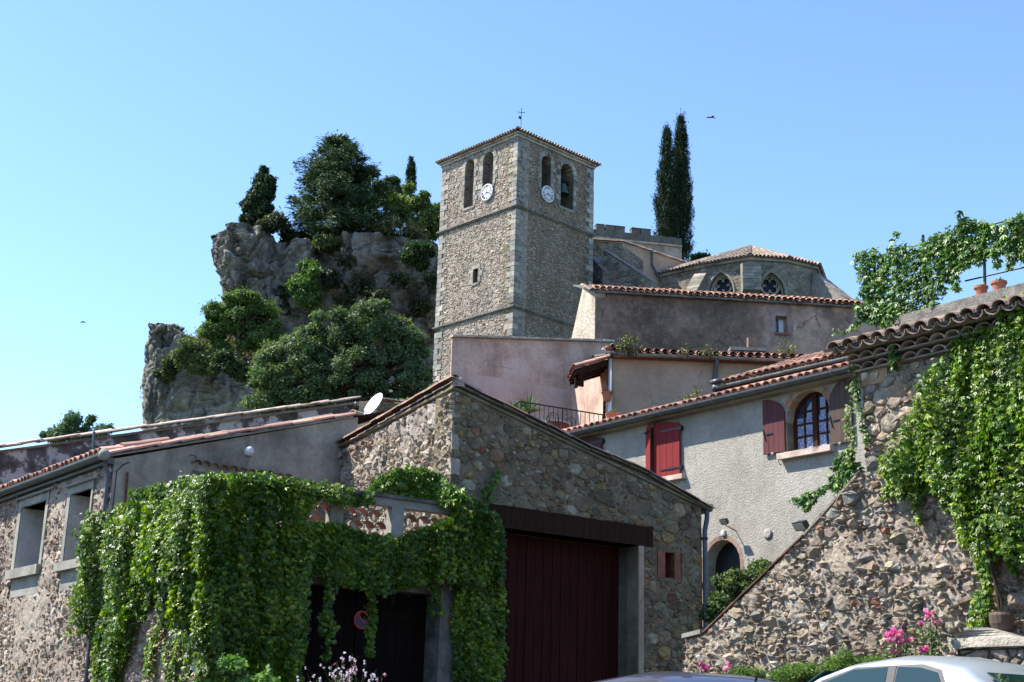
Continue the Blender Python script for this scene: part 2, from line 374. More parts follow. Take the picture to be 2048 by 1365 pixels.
def inpoly(q, poly):
    q = np.asarray(q, float); x, y = q[:, 0], q[:, 1]; c = np.zeros(len(q), bool); n = len(poly)
    for i in range(n):
        x0, y0 = poly[i]; x1, y1 = poly[(i+1) % n]
        if y0 == y1: continue
        c ^= ((y0 > y) != (y1 > y)) & (x < (x1-x0)*(y-y0)/(y1-y0)+x0)
    return c
def clip(poly, nx, ny, d):
    out = []; n = len(poly)
    for i in range(n):
        a = poly[i]; b = poly[(i+1) % n]; da = a[0]*nx+a[1]*ny-d; db = b[0]*nx+b[1]*ny-d
        if da <= 0: out.append(a)
        if (da < 0 < db) or (db < 0 < da): t = da/(da-db); out.append((a[0]+(b[0]-a[0])*t, a[1]+(b[1]-a[1])*t))
    return out
def cells(outer, holes, sizes, aspect, gap, seed, jitter=.66):
    """rubble layout: big stones first, small ones between, as a power diagram. returns [(poly, cx, cz, r)]"""
    rs = np.random.RandomState(seed); A = aspect
    o = np.array(outer, float); lo, hi = o.min(0), o.max(0); pts = np.zeros((0, 3))
    for r, tries in sizes:
        c = np.column_stack([rs.uniform(lo[0], hi[0], tries), rs.uniform(lo[1], hi[1], tries)])
        ok = inpoly(c, outer)
        for h in holes: ok &= ~inpoly(c, h)
        c = c[ok]; rr = r*rs.uniform(.85, 1.2, len(c)); cellsz = 3*sizes[0][0]; grid = {}
        for i, p in enumerate(pts): grid.setdefault((int(p[0]//cellsz), int(p[1]*A//cellsz)), []).append(i)
        L = [tuple(p) for p in pts]
        for (x, y), q in zip(c, rr):
            gx, gy = int(x//cellsz), int(y*A//cellsz); good = True
            for a in (-1, 0, 1):
                for b in (-1, 0, 1):
                    for i in grid.get((gx+a, gy+b), ()):
                        p = L[i]
                        if (p[0]-x)**2+((p[1]-y)*A)**2 < ((p[2]+q)*jitter)**2: good = False; break
                    if not good: break
                if not good: break
            if good: grid.setdefault((gx, gy), []).append(len(L)); L.append((x, y, q))
        pts = np.array(L) if L else pts
    P = pts.copy(); P[:, 1] *= A; out = []; rmax = P[:, 2].max()
    edges = []
    for lp in [outer]+list(holes):
        for i in range(len(lp)): edges.append((lp[i], lp[(i+1) % len(lp)]))
    for i in range(len(P)):
        x, y, r = P[i]; d2 = (P[:, 0]-x)**2+(P[:, 1]-y)**2; near = np.where((d2 < (r+rmax+2.2*r+.1)**2) & (d2 > 0))[0]
        near = near[np.argsort(d2[near])[:26]]; R = r*2.0
        poly = [(x-R, y-R), (x+R, y-R), (x+R, y+R), (x-R, y+R)]
        poly = [(x+R*cos(t), y+R*sin(t)) for t in [pi/4*k+.2 for k in range(8)]]
        for j in near:
            dx, dy = P[j, 0]-x, P[j, 1]-y; D = math.hypot(dx, dy); m = (D*D+r*r-P[j, 2]**2)/(2*D)-gap
            poly = clip(poly, dx/D, dy/D, (x*dx+y*dy)/D+m)
            if len(poly) < 3: break
        if len(poly) < 3: continue
        poly = [(a, b/A) for a, b in poly]; cx, cy = P[i, 0], P[i, 1]/A
        for (a, b) in edges:
            ex, ey = b[0]-a[0], b[1]-a[1]; ln = math.hypot(ex, ey)
            if ln < 1e-6: continue
            nx, ny = ey/ln, -ex/ln; dc = (cx-a[0])*nx+(cy-a[1])*ny
            if dc > 0: nx, ny, dc = -nx, -ny, -dc
            if dc < -3*r: continue
            t = ((cx-a[0])*ex+(cy-a[1])*ey)/ln
            if t < -r or t > ln+r: continue
            poly = clip(poly, nx, ny, a[0]*nx+a[1]*ny)
            if len(poly) < 3: break
        if len(poly) < 3: continue
        ar = .5*abs(sum(poly[k][0]*poly[(k+1) % len(poly)][1]-poly[(k+1) % len(poly)][0]*poly[k][1] for k in range(len(poly))))
        if ar < .25*r*r/A: continue
        out.append((poly, cx, cy, r, ar))
    return out
def stone_mesh(mb, pl, poly, h, o, rs, col, rough=.25, maxn=9, inset=.84, full=True):
    inset = inset if full else inset*.93
    n = len(poly); cx = sum(p[0] for p in poly)/n; cy = sum(p[1] for p in poly)/n; q = []
    for i in range(n):
        a, b, c = poly[i-1], poly[i], poly[(i+1) % n]
        if len(poly)+len(q)-i < maxn:
            k = rs.uniform(.08, .24); q.append((b[0]+(a[0]-b[0])*k, b[1]+(a[1]-b[1])*k)); q.append((b[0]+(c[0]-b[0])*k, b[1]+(c[1]-b[1])*k))
        else: q.append((b[0]+(cx-b[0])*.06, b[1]+(cy-b[1])*.06))
    n = len(q); tilt = rs.uniform(-1, 1, 2)*rough; sc = max(1e-3, max(abs(p[0]-cx)+abs(p[1]-cy) for p in q)); vs = []
    if full:
        for x, y in q: vs.append(pl.P(x, y, o-.03))
    for x, y in q: vs.append(pl.P(x, y, o+(h*rs.uniform(.35, .7) if full else -.012)))
    for x, y in q:
        k = inset*rs.uniform(.85, 1.08); X, Y = cx+(x-cx)*k, cy+(y-cy)*k
        vs.append(pl.P(X, Y, o+h*(1+tilt[0]*(x-cx)/sc+tilt[1]*(y-cy)/sc+rs.uniform(-rough, rough))))
    j_ = rs.randint(n); t_ = rs.uniform(.1, .5); vs.append(pl.P(cx+t_*(q[j_][0]-cx), cy+t_*(q[j_][1]-cy), o+h*(1+rs.uniform(0, rough*1.6)))); fs = []
    for i in range(n):
        j = (i+1) % n; fs += [(i, j, n+j, n+i), (n+i, n+j, 2*n+j, 2*n+i), (2*n+i, 2*n+j, 3*n)] if full else [(i, j, n+j, n+i), (n+i, n+j, 2*n)]
    mb.add(vs, fs, col)
def pick(rs, pal):
    ws = np.array([p[0] for p in pal], float); c = np.array(pal[rs.choice(len(pal), p=ws/ws.sum())][1])
    return tuple(np.clip(c*rs.uniform(.8, 1.22)*(1+rs.uniform(-.05, .05, 3)), 0, 1))
def masonry(parent, pl, outer, holes, sizes, aspect, gap, hr, pal, mat, seed, off=0., parts=0, rough=.25, name='stone', smooth=False, toppal=None):
    rs = np.random.RandomState(seed+7); cs = cells(outer, holes, sizes, aspect, gap, seed)
    cs.sort(key=lambda c: -c[4]); rest = MB(); k = 0
    for poly, cx, cy, r, ar in cs:
        h = rs.uniform(*hr)*(.6+.4*min(1, r/sizes[0][0])); col = pick(rs, pal)
        if k < parts:
            mb = MB(); stone_mesh(mb, pl, poly, h, off, rs, col, rough); mb.build(name, mat, parent, smooth=smooth, recalc=False)
        else: stone_mesh(rest, pl, poly, h, off, rs, col, rough, 8, full=False)
        k += 1
    if rest.v: rest.build('small_'+name+'s', mat, parent, kind='stuff', smooth=smooth, recalc=False)
    return len(cs)

def rough_skin(parent, pl, outer, holes, step, amp, mat, seed, off=0., cover=.5, name='rough_mortar', sc=(5., 16.)):
    """thrown lime mortar: a real relief that laps over the stones"""
    o = np.array(outer); lo, hi = o.min(0), o.max(0); us = np.arange(lo[0], hi[0]+step, step); zs = np.arange(lo[1], hi[1]+step, step); U, Zz = np.meshgrid(us, zs); rs = np.random.RandomState(seed)
    J = rs.uniform(-.3, .3, U.shape+(2,))*step; U = U+J[..., 0]; Zz = Zz+J[..., 1]; q = np.column_stack([U.ravel(), Zz.ravel()]); ok = inpoly(q, outer)
    for h in holes: ok &= ~inpoly(q, h)
    P3 = np.column_stack([q[:, 0], q[:, 1], np.zeros(len(q))]); n = fbm(P3*sc[0], 4, seed, .65); r = 1-np.abs(fbm(P3*sc[1], 3, seed+5, .6))*2.2
    big = fbm(P3*1.1, 2, seed+9); d = off+amp*(n*.9+r*.35+big*1.1-(1-cover)); V = pl.p+pl.d*q[:, 0:1]+pl.n*d[:, None]+np.array([0, 0, 1.])*q[:, 1:2]
    nx = len(us); idx = np.arange(len(q)).reshape(U.shape); a, b, c, e = idx[:-1, :-1].ravel(), idx[:-1, 1:].ravel(), idx[1:, :-1].ravel(), idx[1:, 1:].ravel(); k = ok[a] & ok[b] & ok[c] & ok[e]
    T = np.concatenate([np.stack([a, b, e], 1)[k], np.stack([a, e, c], 1)[k]]); used = np.unique(T); mp = np.zeros(len(V), int); mp[used] = np.arange(len(used))
    put(name, trimesh(name, V[used], mp[T], np.ones((len(used), 3)), mat), parent)
# ------------------------------------------------------------------ canal tiles
_tiles = {}
def tile_geo(L=.46, r0=.105, r1=.085, th=.014, n=6):
    vs = []
    for y, r in ((0, r0), (L, r1)):
        for q in (r, r-th):
            for k in range(n+1): a = pi*k/n; vs.append((-q*cos(a), y, q*sin(a)*.85))
    m = n+1; fs = []
    for k in range(n):
        fs += [(k, k+1, 2*m+k+1, 2*m+k), (m+k, 3*m+k, 3*m+k+1, m+k+1), (k, m+k, m+k+1, k+1), (2*m+k, 2*m+k+1, 3*m+k+1, 3*m+k)]
    fs += [(0, 2*m, 3*m, m), (n, m+n, 3*m+n, 2*m+n)]
    return vs, fs
TG = tile_geo()
def tile_data(mat, i=0, scale=(1, 1, 1), name='tile'):
    key = (mat, i, scale)
    if key not in _tiles:
        mb = MB(); rs = np.random.RandomState(i+3)
        mb.add([(v[0]*scale[0]*(1+.04*rs.randn()), v[1]*scale[1], v[2]*scale[2]) for v in TG[0]], TG[1], tuple([[1, .72, 1.25, .9][i % 4]]*3))
        _tiles[key] = mb.mesh(name, M[mat])
    return _tiles[key]
def frame(o, y, z):
    y = Vector([float(q) for q in y]).normalized(); z = Vector([float(q) for q in z]); x = y.cross(z).normalized(); z = x.cross(y)
    return Matrix(((x[0], y[0], z[0], o[0]), (x[1], y[1], z[1], o[1]), (x[2], y[2], z[2], o[2]), (0, 0, 0, 1)))
def lay(parent, mat, o, y, z, rs, scale=(1, 1, 1), name='tile', wob=.03):
    y = np.array(y, float)+rs.uniform(-wob, wob, 3); Mx = frame(np.array(o)+rs.uniform(-.006, .006, 3), y, z)
    return put(name, tile_data(mat, rs.randint(4), scale), parent, M=Mx)
def lay_in(mb, o, y, z, rs, scale=(1, 1, 1), flip=False, wob=.02):
    y = np.array(y, float)+rs.uniform(-wob, wob, 3); Mx = frame(o, y, z); g = 1 if not flip else -1
    vs = [Mx@Vector((v[0]*scale[0], v[1]*scale[1], g*v[2]*scale[2]+(0.0 if not flip else .055))) for v in TG[0]]
    mb.add(vs, TG[1], tuple([rs.choice([1, .72, 1.2, .9])]*3))
def tile_row(parent, mat, a, b, up, seed, step=.38, scale=(1, 1, 1), name='tile'):
    """overlapping tiles laid end to end from a (low) to b"""
    a, b = np.array(a, float), np.array(b, float); d = b-a; L = np.linalg.norm(d); d /= L; n = max(1, int(round(L/step))); rs = np.random.RandomState(seed)
    for i in range(n): lay(parent, mat, a+d*(i*L/n)+np.array([0, 0, .02])*(i % 2)*.3, d+np.array([0, 0, .03]), up, rs, (scale[0], scale[1]*(L/n/.38), scale[2]), name)
def tile_field(parent, mat, p0, along, slope, width, depth, seed, pitch=.23, step=.36, partrows=1, sag=0., under=True):
    """roof of canal tiles; p0 = eave corner, along = unit vector of the eave, slope = unit vector up the roof"""
    rs = np.random.RandomState(seed); al, sp = np.array(along, float), np.array(slope, float); up = np.cross(al, sp); up = up*(1 if up[2] > 0 else -1)
    nc = int(width/pitch); nr = max(1, int(depth/step)); rest = MB(); und = MB(); cnt = 0
    for c in range(nc):
        jig = rs.uniform(-.03, .03)
        for r in range(nr):
            o = np.array(p0)+al*((c+.5)*width/nc)+sp*(r*step+(jig if r == 0 else 0)-.04)+up*(.02+.012*(r % 2)+sag*math.sin(c*.37+r)*.5)
            if r < partrows and cnt < 290: lay(parent, mat, o, sp, up, rs); cnt += 1
            else: lay_in(rest, o, sp, up, rs)
            if under and r < max(partrows, 2): lay_in(und, np.array(p0)+al*((c+1.)*width/nc)+sp*(r*step-.02)+up*(-.02), sp, up, rs, flip=True)
    if rest.v: rest.build('upper_tiles', M[mat], parent, kind='stuff', recalc=False)
    if und.v: und.build('channel_tiles', M[mat], parent, kind='stuff', recalc=False)

# ------------------------------------------------------------------ leaves
def _tpl_creeper():
    V = []; T = []
    for ang, ln in ((-78, .6), (-40, .88), (0, 1.), (40, .88), (78, .6)):
        a = radians(ang); dx, dy = sin(a), cos(a); b = len(V); wd = .19
        V += [(0, 0, 0), (dx*ln*.55-dy*wd, dy*ln*.55+dx*wd, .05), (dx*ln, dy*ln, -.12), (dx*ln*.55+dy*wd, dy*ln*.55-dx*wd, .05)]
        T += [(b, b+2, b+1), (b, b+3, b+2)]
    return np.array(V), np.array(T)
def _tpl_kite(w=.33, f=.08):
    return np.array([(0, 0, 0), (-w, .5, f), (0, 1, -.05), (w, .5, f)]), np.array([(0, 2, 1), (0, 3, 2)])
TC = _tpl_creeper(); TC3 = (TC[0][4:16], TC[1][2:8]-4); TK = _tpl_kite(); TN = _tpl_kite(.12, .02); TW = _tpl_kite(.45, .1)
def unit(a): return a/(np.linalg.norm(a, axis=1, keepdims=True)+1e-9)
def leaves(P, Nn, D, size, col, tpl):
    Nn = unit(Nn); D = D-Nn*(D*Nn).sum(1, keepdims=True); D = unit(D); X = np.cross(D, Nn); V, T = tpl
    W = P[:, None, :]+size[:, None, None]*(V[None, :, 0:1]*X[:, None]+V[None, :, 1:2]*D[:, None]+V[None, :, 2:3]*Nn[:, None])
    k = len(V); TT = T[None]+np.arange(len(P))[:, None, None]*k
    return W.reshape(-1, 3), TT.reshape(-1, 3), np.repeat(col, k, axis=0)
def joinl(ls):
    V = []; T = []; C = []; b = 0
    for v, t, c in ls: V.append(v); T.append(t+b); C.append(c); b += len(v)
    return np.concatenate(V), np.concatenate(T), np.concatenate(C)
def leafcol(rs, P, base, young=None, fy=.15, scale=1.2, seed=3):
    n = len(P); c = np.array(base)[None]*rs.uniform(.65, 1.35, (n, 1))*(1+.5*fbm(P*scale, 2, seed)[:, None])
    if young is not None:
        m = (rs.rand(n)+.5*fbm(P*scale*2.2, 2, seed+5)) < fy; c[m] = np.array(young)*rs.uniform(.75, 1.3, (m.sum(), 1))
    return np.clip(c, 0.003, 1)
def sample_poly(rs, poly, n):
    p = np.array(poly, float); lo, hi = p.min(0), p.max(0); out = np.zeros((0, 2))
    while len(out) < n:
        c = rs.uniform(lo, hi, (n*2, 2)); out = np.concatenate([out, c[inpoly(c, poly)]])
    return out[:n]
def on_plane(pl, px, o):
    """image points -> points on the plane, each with its own offset o"""
    V = (px[:, 0:1]-1024)/FPX*RT+(682-px[:, 1:2])/FPX*UP+FW
    t = ((pl.p-CAM)@pl.n)/(V@pl.n); q = CAM+V*t[:, None]
    return q+pl.n*np.asarray(o)[:, None]
VINE = (.035, .10, .014); YOUNG = (.13, .22, .03)
def creeper(name, label, cat, regions, strands, size, seed, parent=None, tpl=None, base=VINE, young=YOUNG, fy=.15, nleaf=0, group=None, stems=True, mat='leaf', down=1.):
    """regions: (plane, pixel polygon, o_min, bulge, n); strands: (plane, x, y, dx, dy, n, offset) hanging from a point"""
    rs = np.random.RandomState(seed); P = []; Nn = []; st = MB(); tpl = tpl or TC
    for pl, poly, o0, bulge, n in regions:
        q = sample_poly(rs, poly, n); b = on_plane(pl, q, np.zeros(n)); ST = np.array([2.6, 2.6, .8]); f = .5+1.1*fbm(b*ST, 3, seed+1)
        depth = rs.rand(n)**.45; o = o0+bulge*np.clip(f, .1, 1)*depth
        b = b+pl.n*o[:, None]+rs.normal(0, .02, (n, 3)); P.append(b)
        g = .05; gu = (fbm((b+pl.d*g)*ST, 3, seed+1)-fbm((b-pl.d*g)*ST, 3, seed+1))/(2*g)*bulge*.9
        gz = (fbm((b+[0, 0, g])*ST, 3, seed+1)-fbm((b-[0, 0, g])*ST, 3, seed+1))/(2*g)*bulge*.9
        Nn.append(pl.n*.9+np.array([0, 0, .55])-pl.d*gu[:, None]-np.array([0, 0, 1.])*gz[:, None])
        if stems:
            for _ in range(max(3, n//500)):
                a = q[rs.randint(n)]; pts = []
                for k in range(8): pts.append(a+np.array([rs.normal(0, 1.2)*k**.5, k*6.]))
                pts = np.array(pts); w3 = on_plane(pl, pts, np.full(8, o0*.5+.02)+rs.uniform(0, .02, 8)); st.tube(w3, .006, 4, False)
    for pl, x, y, dx, dy, n, off in strands:
        t = np.sort(rs.rand(n)); wv = np.cumsum(rs.normal(0, 1.6, n))*.5*min(1, 20/n**.5)
        q = np.column_stack([x+dx*t+wv+rs.normal(0, 5, n)*(1-.6*t), y+dy*t]); b = on_plane(pl, q, off+rs.uniform(0, .10, n)); P.append(b)
        Nn.append(np.tile(pl.n+np.array([0, 0, .5]), (n, 1)))
        k = min(n, 14); tt = np.linspace(0, 1, k); m = np.column_stack([x+dx*tt+np.interp(tt, t, wv), y+dy*tt]); st.tube(on_plane(pl, m, np.full(k, off+.03)), .005, 4, False)
    P = np.concatenate(P); Nn = unit(np.concatenate(Nn)); n = len(P)
    Nn = unit(Nn+rs.normal(0, .42, (n, 3))); D = np.array([0, 0, -1.*down])+rs.normal(0, .45, (n, 3))+Nn*.25
    sz = size*rs.uniform(.62, 1.0, n)*np.where(rs.rand(n) < .3, .6, 1.15)*(1+.3*fbm(P*.9, 2, seed+8)); col = leafcol(rs, P, base, young, fy, 1.2, seed)
    root = thing(name, label, cat, tuple(P[P[:, 2].argmin()]), group) if parent is None else parent
    if nleaf:
        view = unit(CAM-P); sc = (Nn*view).sum(1)*sz-np.linalg.norm(P-CAM, axis=1)*.02; idx = np.argsort(-sc)[:nleaf*3]; idx = idx[rs.permutation(len(idx))[:nleaf]]
        meshes = []
        for j in range(4):
            v, t, c = leaves(np.zeros((1, 3)), np.array([[0, 0, 1.]]), np.array([[0, 1., 0]]), np.ones(1), np.array([np.array(base)*[1, 1.3, .8, 1.6][j]]), tpl)
            meshes.append(trimesh('leaf', v, t, c, M['leaf_r']))
        for i in idx:
            Mx = frame(P[i]+view[i]*.015, D[i]-Nn[i]*(D[i]@Nn[i]), Nn[i])@Matrix.Scale(sz[i]*1.08, 4); put('leaf', meshes[rs.randint(4)], root, M=Mx)
    m3 = rs.rand(n) < .74; V, T, C = joinl([leaves(P[~m3], Nn[~m3], D[~m3], sz[~m3], col[~m3], tpl), leaves(P[m3], Nn[m3], D[m3], sz[m3]*1.1, col[m3], TC3)]) if tpl is TC else leaves(P, Nn, D, sz, col, tpl); put('foliage', trimesh('foliage', V, T, C, M[mat]), root, kind='stuff')
    if st.v: st.build('stems', M['stem'], root, kind='stuff', recalc=False)
    return root
def crown(ells, n, cr, rs, hollow=.5):
    """leaf positions and normals in clumps through ellipsoids [(centre, radii)]"""
    vol = np.array([np.prod(r)**.75 for c, r in ells]); vol /= vol.sum(); P = []; N = []
    for (c, r), wgt in zip(ells, vol):
        m = int(n*wgt); k = max(5, int(2.6*(np.mean(r)/cr)**2)); dr = unit(rs.normal(0, 1, (k, 3))); ra = rs.uniform(hollow, 1, (k, 1))**.6
        cc = np.array(c)+dr*ra*(np.array(r)-cr*.35)+rs.normal(0, cr*.3, (k, 3)); rr = cr*rs.uniform(.35, 1.3, k); i = rs.randint(k, size=m)
        d = unit(rs.normal(0, 1, (m, 3))); sct = (rs.rand(m) < .14)*rs.uniform(.1, .7, m); q = cc[i]+d*(rr[i]*(rs.uniform(.35, 1.05, m)**.7+sct))[:, None]*np.array([1, 1, .75])
        P.append(q); N.append(d*.8+unit(q-np.array(c))*.5+np.array([0, 0, .45]))
    return np.concatenate(P), np.concatenate(N)
def px_ells(lst, d):
    out = []
    for e in lst:
        x, y, rx, ry = e[:4]; dd = d+(e[4] if len(e) > 4 else 0); c = atd(x, y, dd); k = dd/FPX/cos(PITCH)*1.0
        out.append((c, np.array([rx*k, rx*k*.85, ry*k])))
    return out
def tree(name, label, cat, ells, d, n, lsize, cr, base, young=None, fy=.1, seed=1, trunk=None, tpl=None, mat='leaf_tree', group=None, hollow=.5, jitter=.8):
    rs = np.random.RandomState(seed); E = px_ells(ells, d); P, N = crown(E, n, cr, rs, hollow); m = len(P)
    N = unit(N)+rs.normal(0, jitter, (m, 3)); D = rs.normal(0, 1, (m, 3))+np.array([0, 0, -.3])
    V, T, C = leaves(P, N, D, lsize*rs.uniform(.6, 1.3, m), leafcol(rs, P, base, young, fy, .35, seed), tpl or TK)
    if trunk is None:
        x, y = ells[0][0], max(e[1]+e[3] for e in ells)+10; trunk = (x, y, x, ells[0][1], .12)
    x0, y0, x1, y1, r = trunk; a, b = atd(x0, y0, d), atd(x1, y1, d)
    root = thing(name, label, cat, tuple(a), group)
    mb = MB(); md = (a+b)/2+rs.normal(0, .04*np.linalg.norm(b-a), 3); mb.tube([a, a*.6+md*.4, md, b], [r*1.25, r, r*.8, r*.4], 9)
    for c, rr in E:
        for _ in range(3):
            tip = np.array(c)+unit(rs.normal(0, 1, (1, 3)))[0]*np.array(rr)*.75; s = a+(b-a)*rs.uniform(.35, .95); mid = (s+tip)/2+np.array([0, 0, -.1])+rs.normal(0, .08*np.linalg.norm(tip-s), 3)
            mb.tube([s, mid, tip], [r*.42, r*.28, r*.08], 6)
    mb.build('trunk', M['bark'], root, smooth=True, recalc=False)
    put('crown', trimesh('crown', V, T, C, M[mat]), root, kind='stuff')
    return root
def conifer(name, label, cat, base_px, top_px, d, prof, n, seed, col, spread=1., droop=.1, tuft=.35, lsize=.16, group=None, upright=0., r=.18):
    """prof: [(t, half-width in px)] along the height; branches carry flat or upright sprays"""
    rs = np.random.RandomState(seed); a, b = atd(*base_px, d), atd(*top_px, d); H = np.linalg.norm(b-a); k = d/FPX/cos(PITCH); P = []; N = []; D = []
    root = thing(name, label, cat, tuple(a), group); mb = MB(); mb.tube([a, (a+b)/2, b], [r, r*.6, .02], 8)
    nb = max(60, n//(70 if upright else 260)); ts = rs.rand(nb)**.9; tp = [q[0] for q in prof]; tw = [q[1] for q in prof]
    for t in ts:
        az = rs.uniform(0, 2*pi); wd = np.interp(t, tp, tw)*k*(rs.uniform(.72, 1.12) if upright else rs.uniform(.6, 1.18))*spread; dr = np.array([cos(az), sin(az), 0])
        m = int(n/nb*(.4+wd/(max(tw)*k))); s = rs.uniform(.25, 1, m)**.7; o = a+(b-a)*t
        up = upright*wd*s*1.2; q = o+dr*(s*wd)[:, None]+np.array([0, 0, 1.])*(up-droop*wd*np.sin(s*2.6)+.10*wd*s**3*4*(1-upright*.2))[:, None]
        q = q+rs.normal(0, 1, (m, 3))*np.array([1, 1, .45+upright])*tuft*(.35+.65*(1-s))[:, None]*.6
        if not upright:
            sb = rs.randint(9, size=m); ao = rs.uniform(-.75, .75, 9); l0 = rs.uniform(.25, .95, 9); sl_ = rs.uniform(.15, .34, 9)*wd+.25; tt = rs.rand(m); sd = np.array([-dr[1], dr[0], 0])
            dv = dr[None]*np.cos(ao)[:, None]+sd[None]*np.sin(ao)[:, None]+np.array([0, 0, .35])[None]*rs.uniform(.1, 1.3, (9, 1)); base = o+dr[None]*(l0*wd)[:, None]+np.array([0, 0, -droop*wd])[None]*np.sin(l0*2.6)[:, None]
            q = base[sb]+dv[sb]*(tt*sl_[sb])[:, None]+rs.normal(0, 1, (m, 3))*np.array([1, 1, .55])*(tuft*(1.05-tt)*.42)[:, None]
        P.append(q); N.append(np.tile(dr*.35+np.array([0, 0, .7-.6*min(1, upright)]), (m, 1))); D.append(np.tile(dr*(1-.8*min(1, upright))+np.array([0, 0, .25+upright]), (m, 1)))
        if wd > .3: mb.tube([o, o+dr*wd*.8+np.array([0, 0, upright*wd*.8])], [.03, .01], 4, False)
    P = np.concatenate(P); N = np.concatenate(N)+rs.normal(0, .45, (len(P), 3)); D = np.concatenate(D)+rs.normal(0, .45, (len(P), 3))
    V, T, C = leaves(P, N, D, lsize*rs.uniform(.6, 1.5, len(P)), leafcol(rs, P, col, None, 0, .6, seed), TN if lsize > .1 else TK)
    mb.build('trunk', M['bark'], root, recalc=False); put('crown', trimesh('crown', V, T, C, M['needle']), root, kind='stuff')
    return root
# ================================================================== THE SETTING: ground, cliff, hill
def gz(y): return float(np.interp(y, [-60, 2, 9.2, 12, 17, 24, 29, 31, 36, 42, 50, 62, 75, 90, 130, 220, 600], [0, 0, .53, .83, 1.15, 1.5, 2.4, 3.6, 6.5, 8.2, 10, 15, 20, 21, 22, 12, 0]))
def build_ground():
    xs = np.concatenate([[-3000, -900, -300, -120], np.arange(-60, 62, 2.), [120, 300, 900, 3000]])
    ys = np.concatenate([[-3000, -600, -150], np.arange(-40, 134, 1.5), [160, 220, 400, 600, 1500, 4000]])
    X, Y = np.meshgrid(xs, ys); Z = np.vectorize(gz)(Y)
    side = np.clip((np.abs(X)-22)/60, 0, 1); Z = Z*(1-.8*side*(Y > 20)); Z = Z*(1-.62*np.clip((-X-8)/10, 0, 1)*np.clip((Y-26)/14, 0, 1)); Z = Z+fbm(np.column_stack([X.ravel()*.15, Y.ravel()*.15, X.ravel()*0]), 3, 4).reshape(X.shape)*np.clip((Y-32)/20, 0, 1)*.8
    V = np.column_stack([X.ravel(), Y.ravel(), Z.ravel()]); nx = len(xs); T = []
    for j in range(len(ys)-1):
        for i in range(nx-1): a = j*nx+i; T += [(a, a+1, a+nx+1), (a, a+nx+1, a+nx)]
    b = NB('ground_cover'); gm = b.n('ShaderNodeNewGeometry'); sp = b.n('ShaderNodeSeparateXYZ'); b.l(gm.outputs['Position'], sp.inputs[0])
    f = b.n('ShaderNodeMapRange'); b.l(sp.outputs[1], f.inputs[0]); f.inputs[1].default_value = 14; f.inputs[2].default_value = 36
    asph = b.ramp(b.noise(40, 6, .7), [(.3, .035), (.7, .075)]); dirt = b.ramp(b.noise(.8, 8, .7), [(.3, (.09, .085, .05)), (.6, (.05, .075, .025)), (.8, (.14, .12, .08))])
    c = b.mix(f.outputs[0], asph, dirt); b.bump(b.noise(30, 5, .7), .4, .02)
    g = put('ground', trimesh('ground', V, np.array(T), np.ones((len(V), 3)), b.fin(c, .9, .2), True), kind='structure'); return g
build_ground()

def m_rock():
    b = NB('limestone_cliff'); n1 = b.noise(.35, 9, .7); c = b.ramp(n1, [(.30, (.085, .078, .062)), (.43, (.20, .185, .155)), (.56, (.31, .29, .245)), (.72, (.42, .39, .33))])
    st = b.ramp(b.noise(.5, 8, .7, stretch=(1.6, 1.6, .5)), [(.48, 0), (.62, .8)]); c = b.mix(st, c, (.045, .044, .036))
    gm = b.n('ShaderNodeNewGeometry'); sp = b.n('ShaderNodeSeparateXYZ'); b.l(gm.outputs['Normal'], sp.inputs[0])
    mo = b.n('ShaderNodeMath', operation='MULTIPLY'); b.l(b.ramp(sp.outputs[2], [(.35, 0), (.7, 1)]), mo.inputs[0]); b.l(b.ramp(b.noise(.9, 6, .7), [(.42, 0), (.55, 1)]), mo.inputs[1])
    c = b.mix(mo.outputs[0], c, (.06, .075, .025)); c = b.mix(b.cracks(.55, .03, .6, (1, 1, .5)), c, (.03, .028, .024)); c = b.mix(b.cracks(2.2, .03, .6, (1, 1, 1.4)), c, (.05, .046, .04)); b.bump(b.noise(2.2, 9, .72), .9, .3); b.bump(b.noise(9, 5, .7), .5, .06)
    return b.fin(c, .95, .1)
M['rock'] = m_rock()
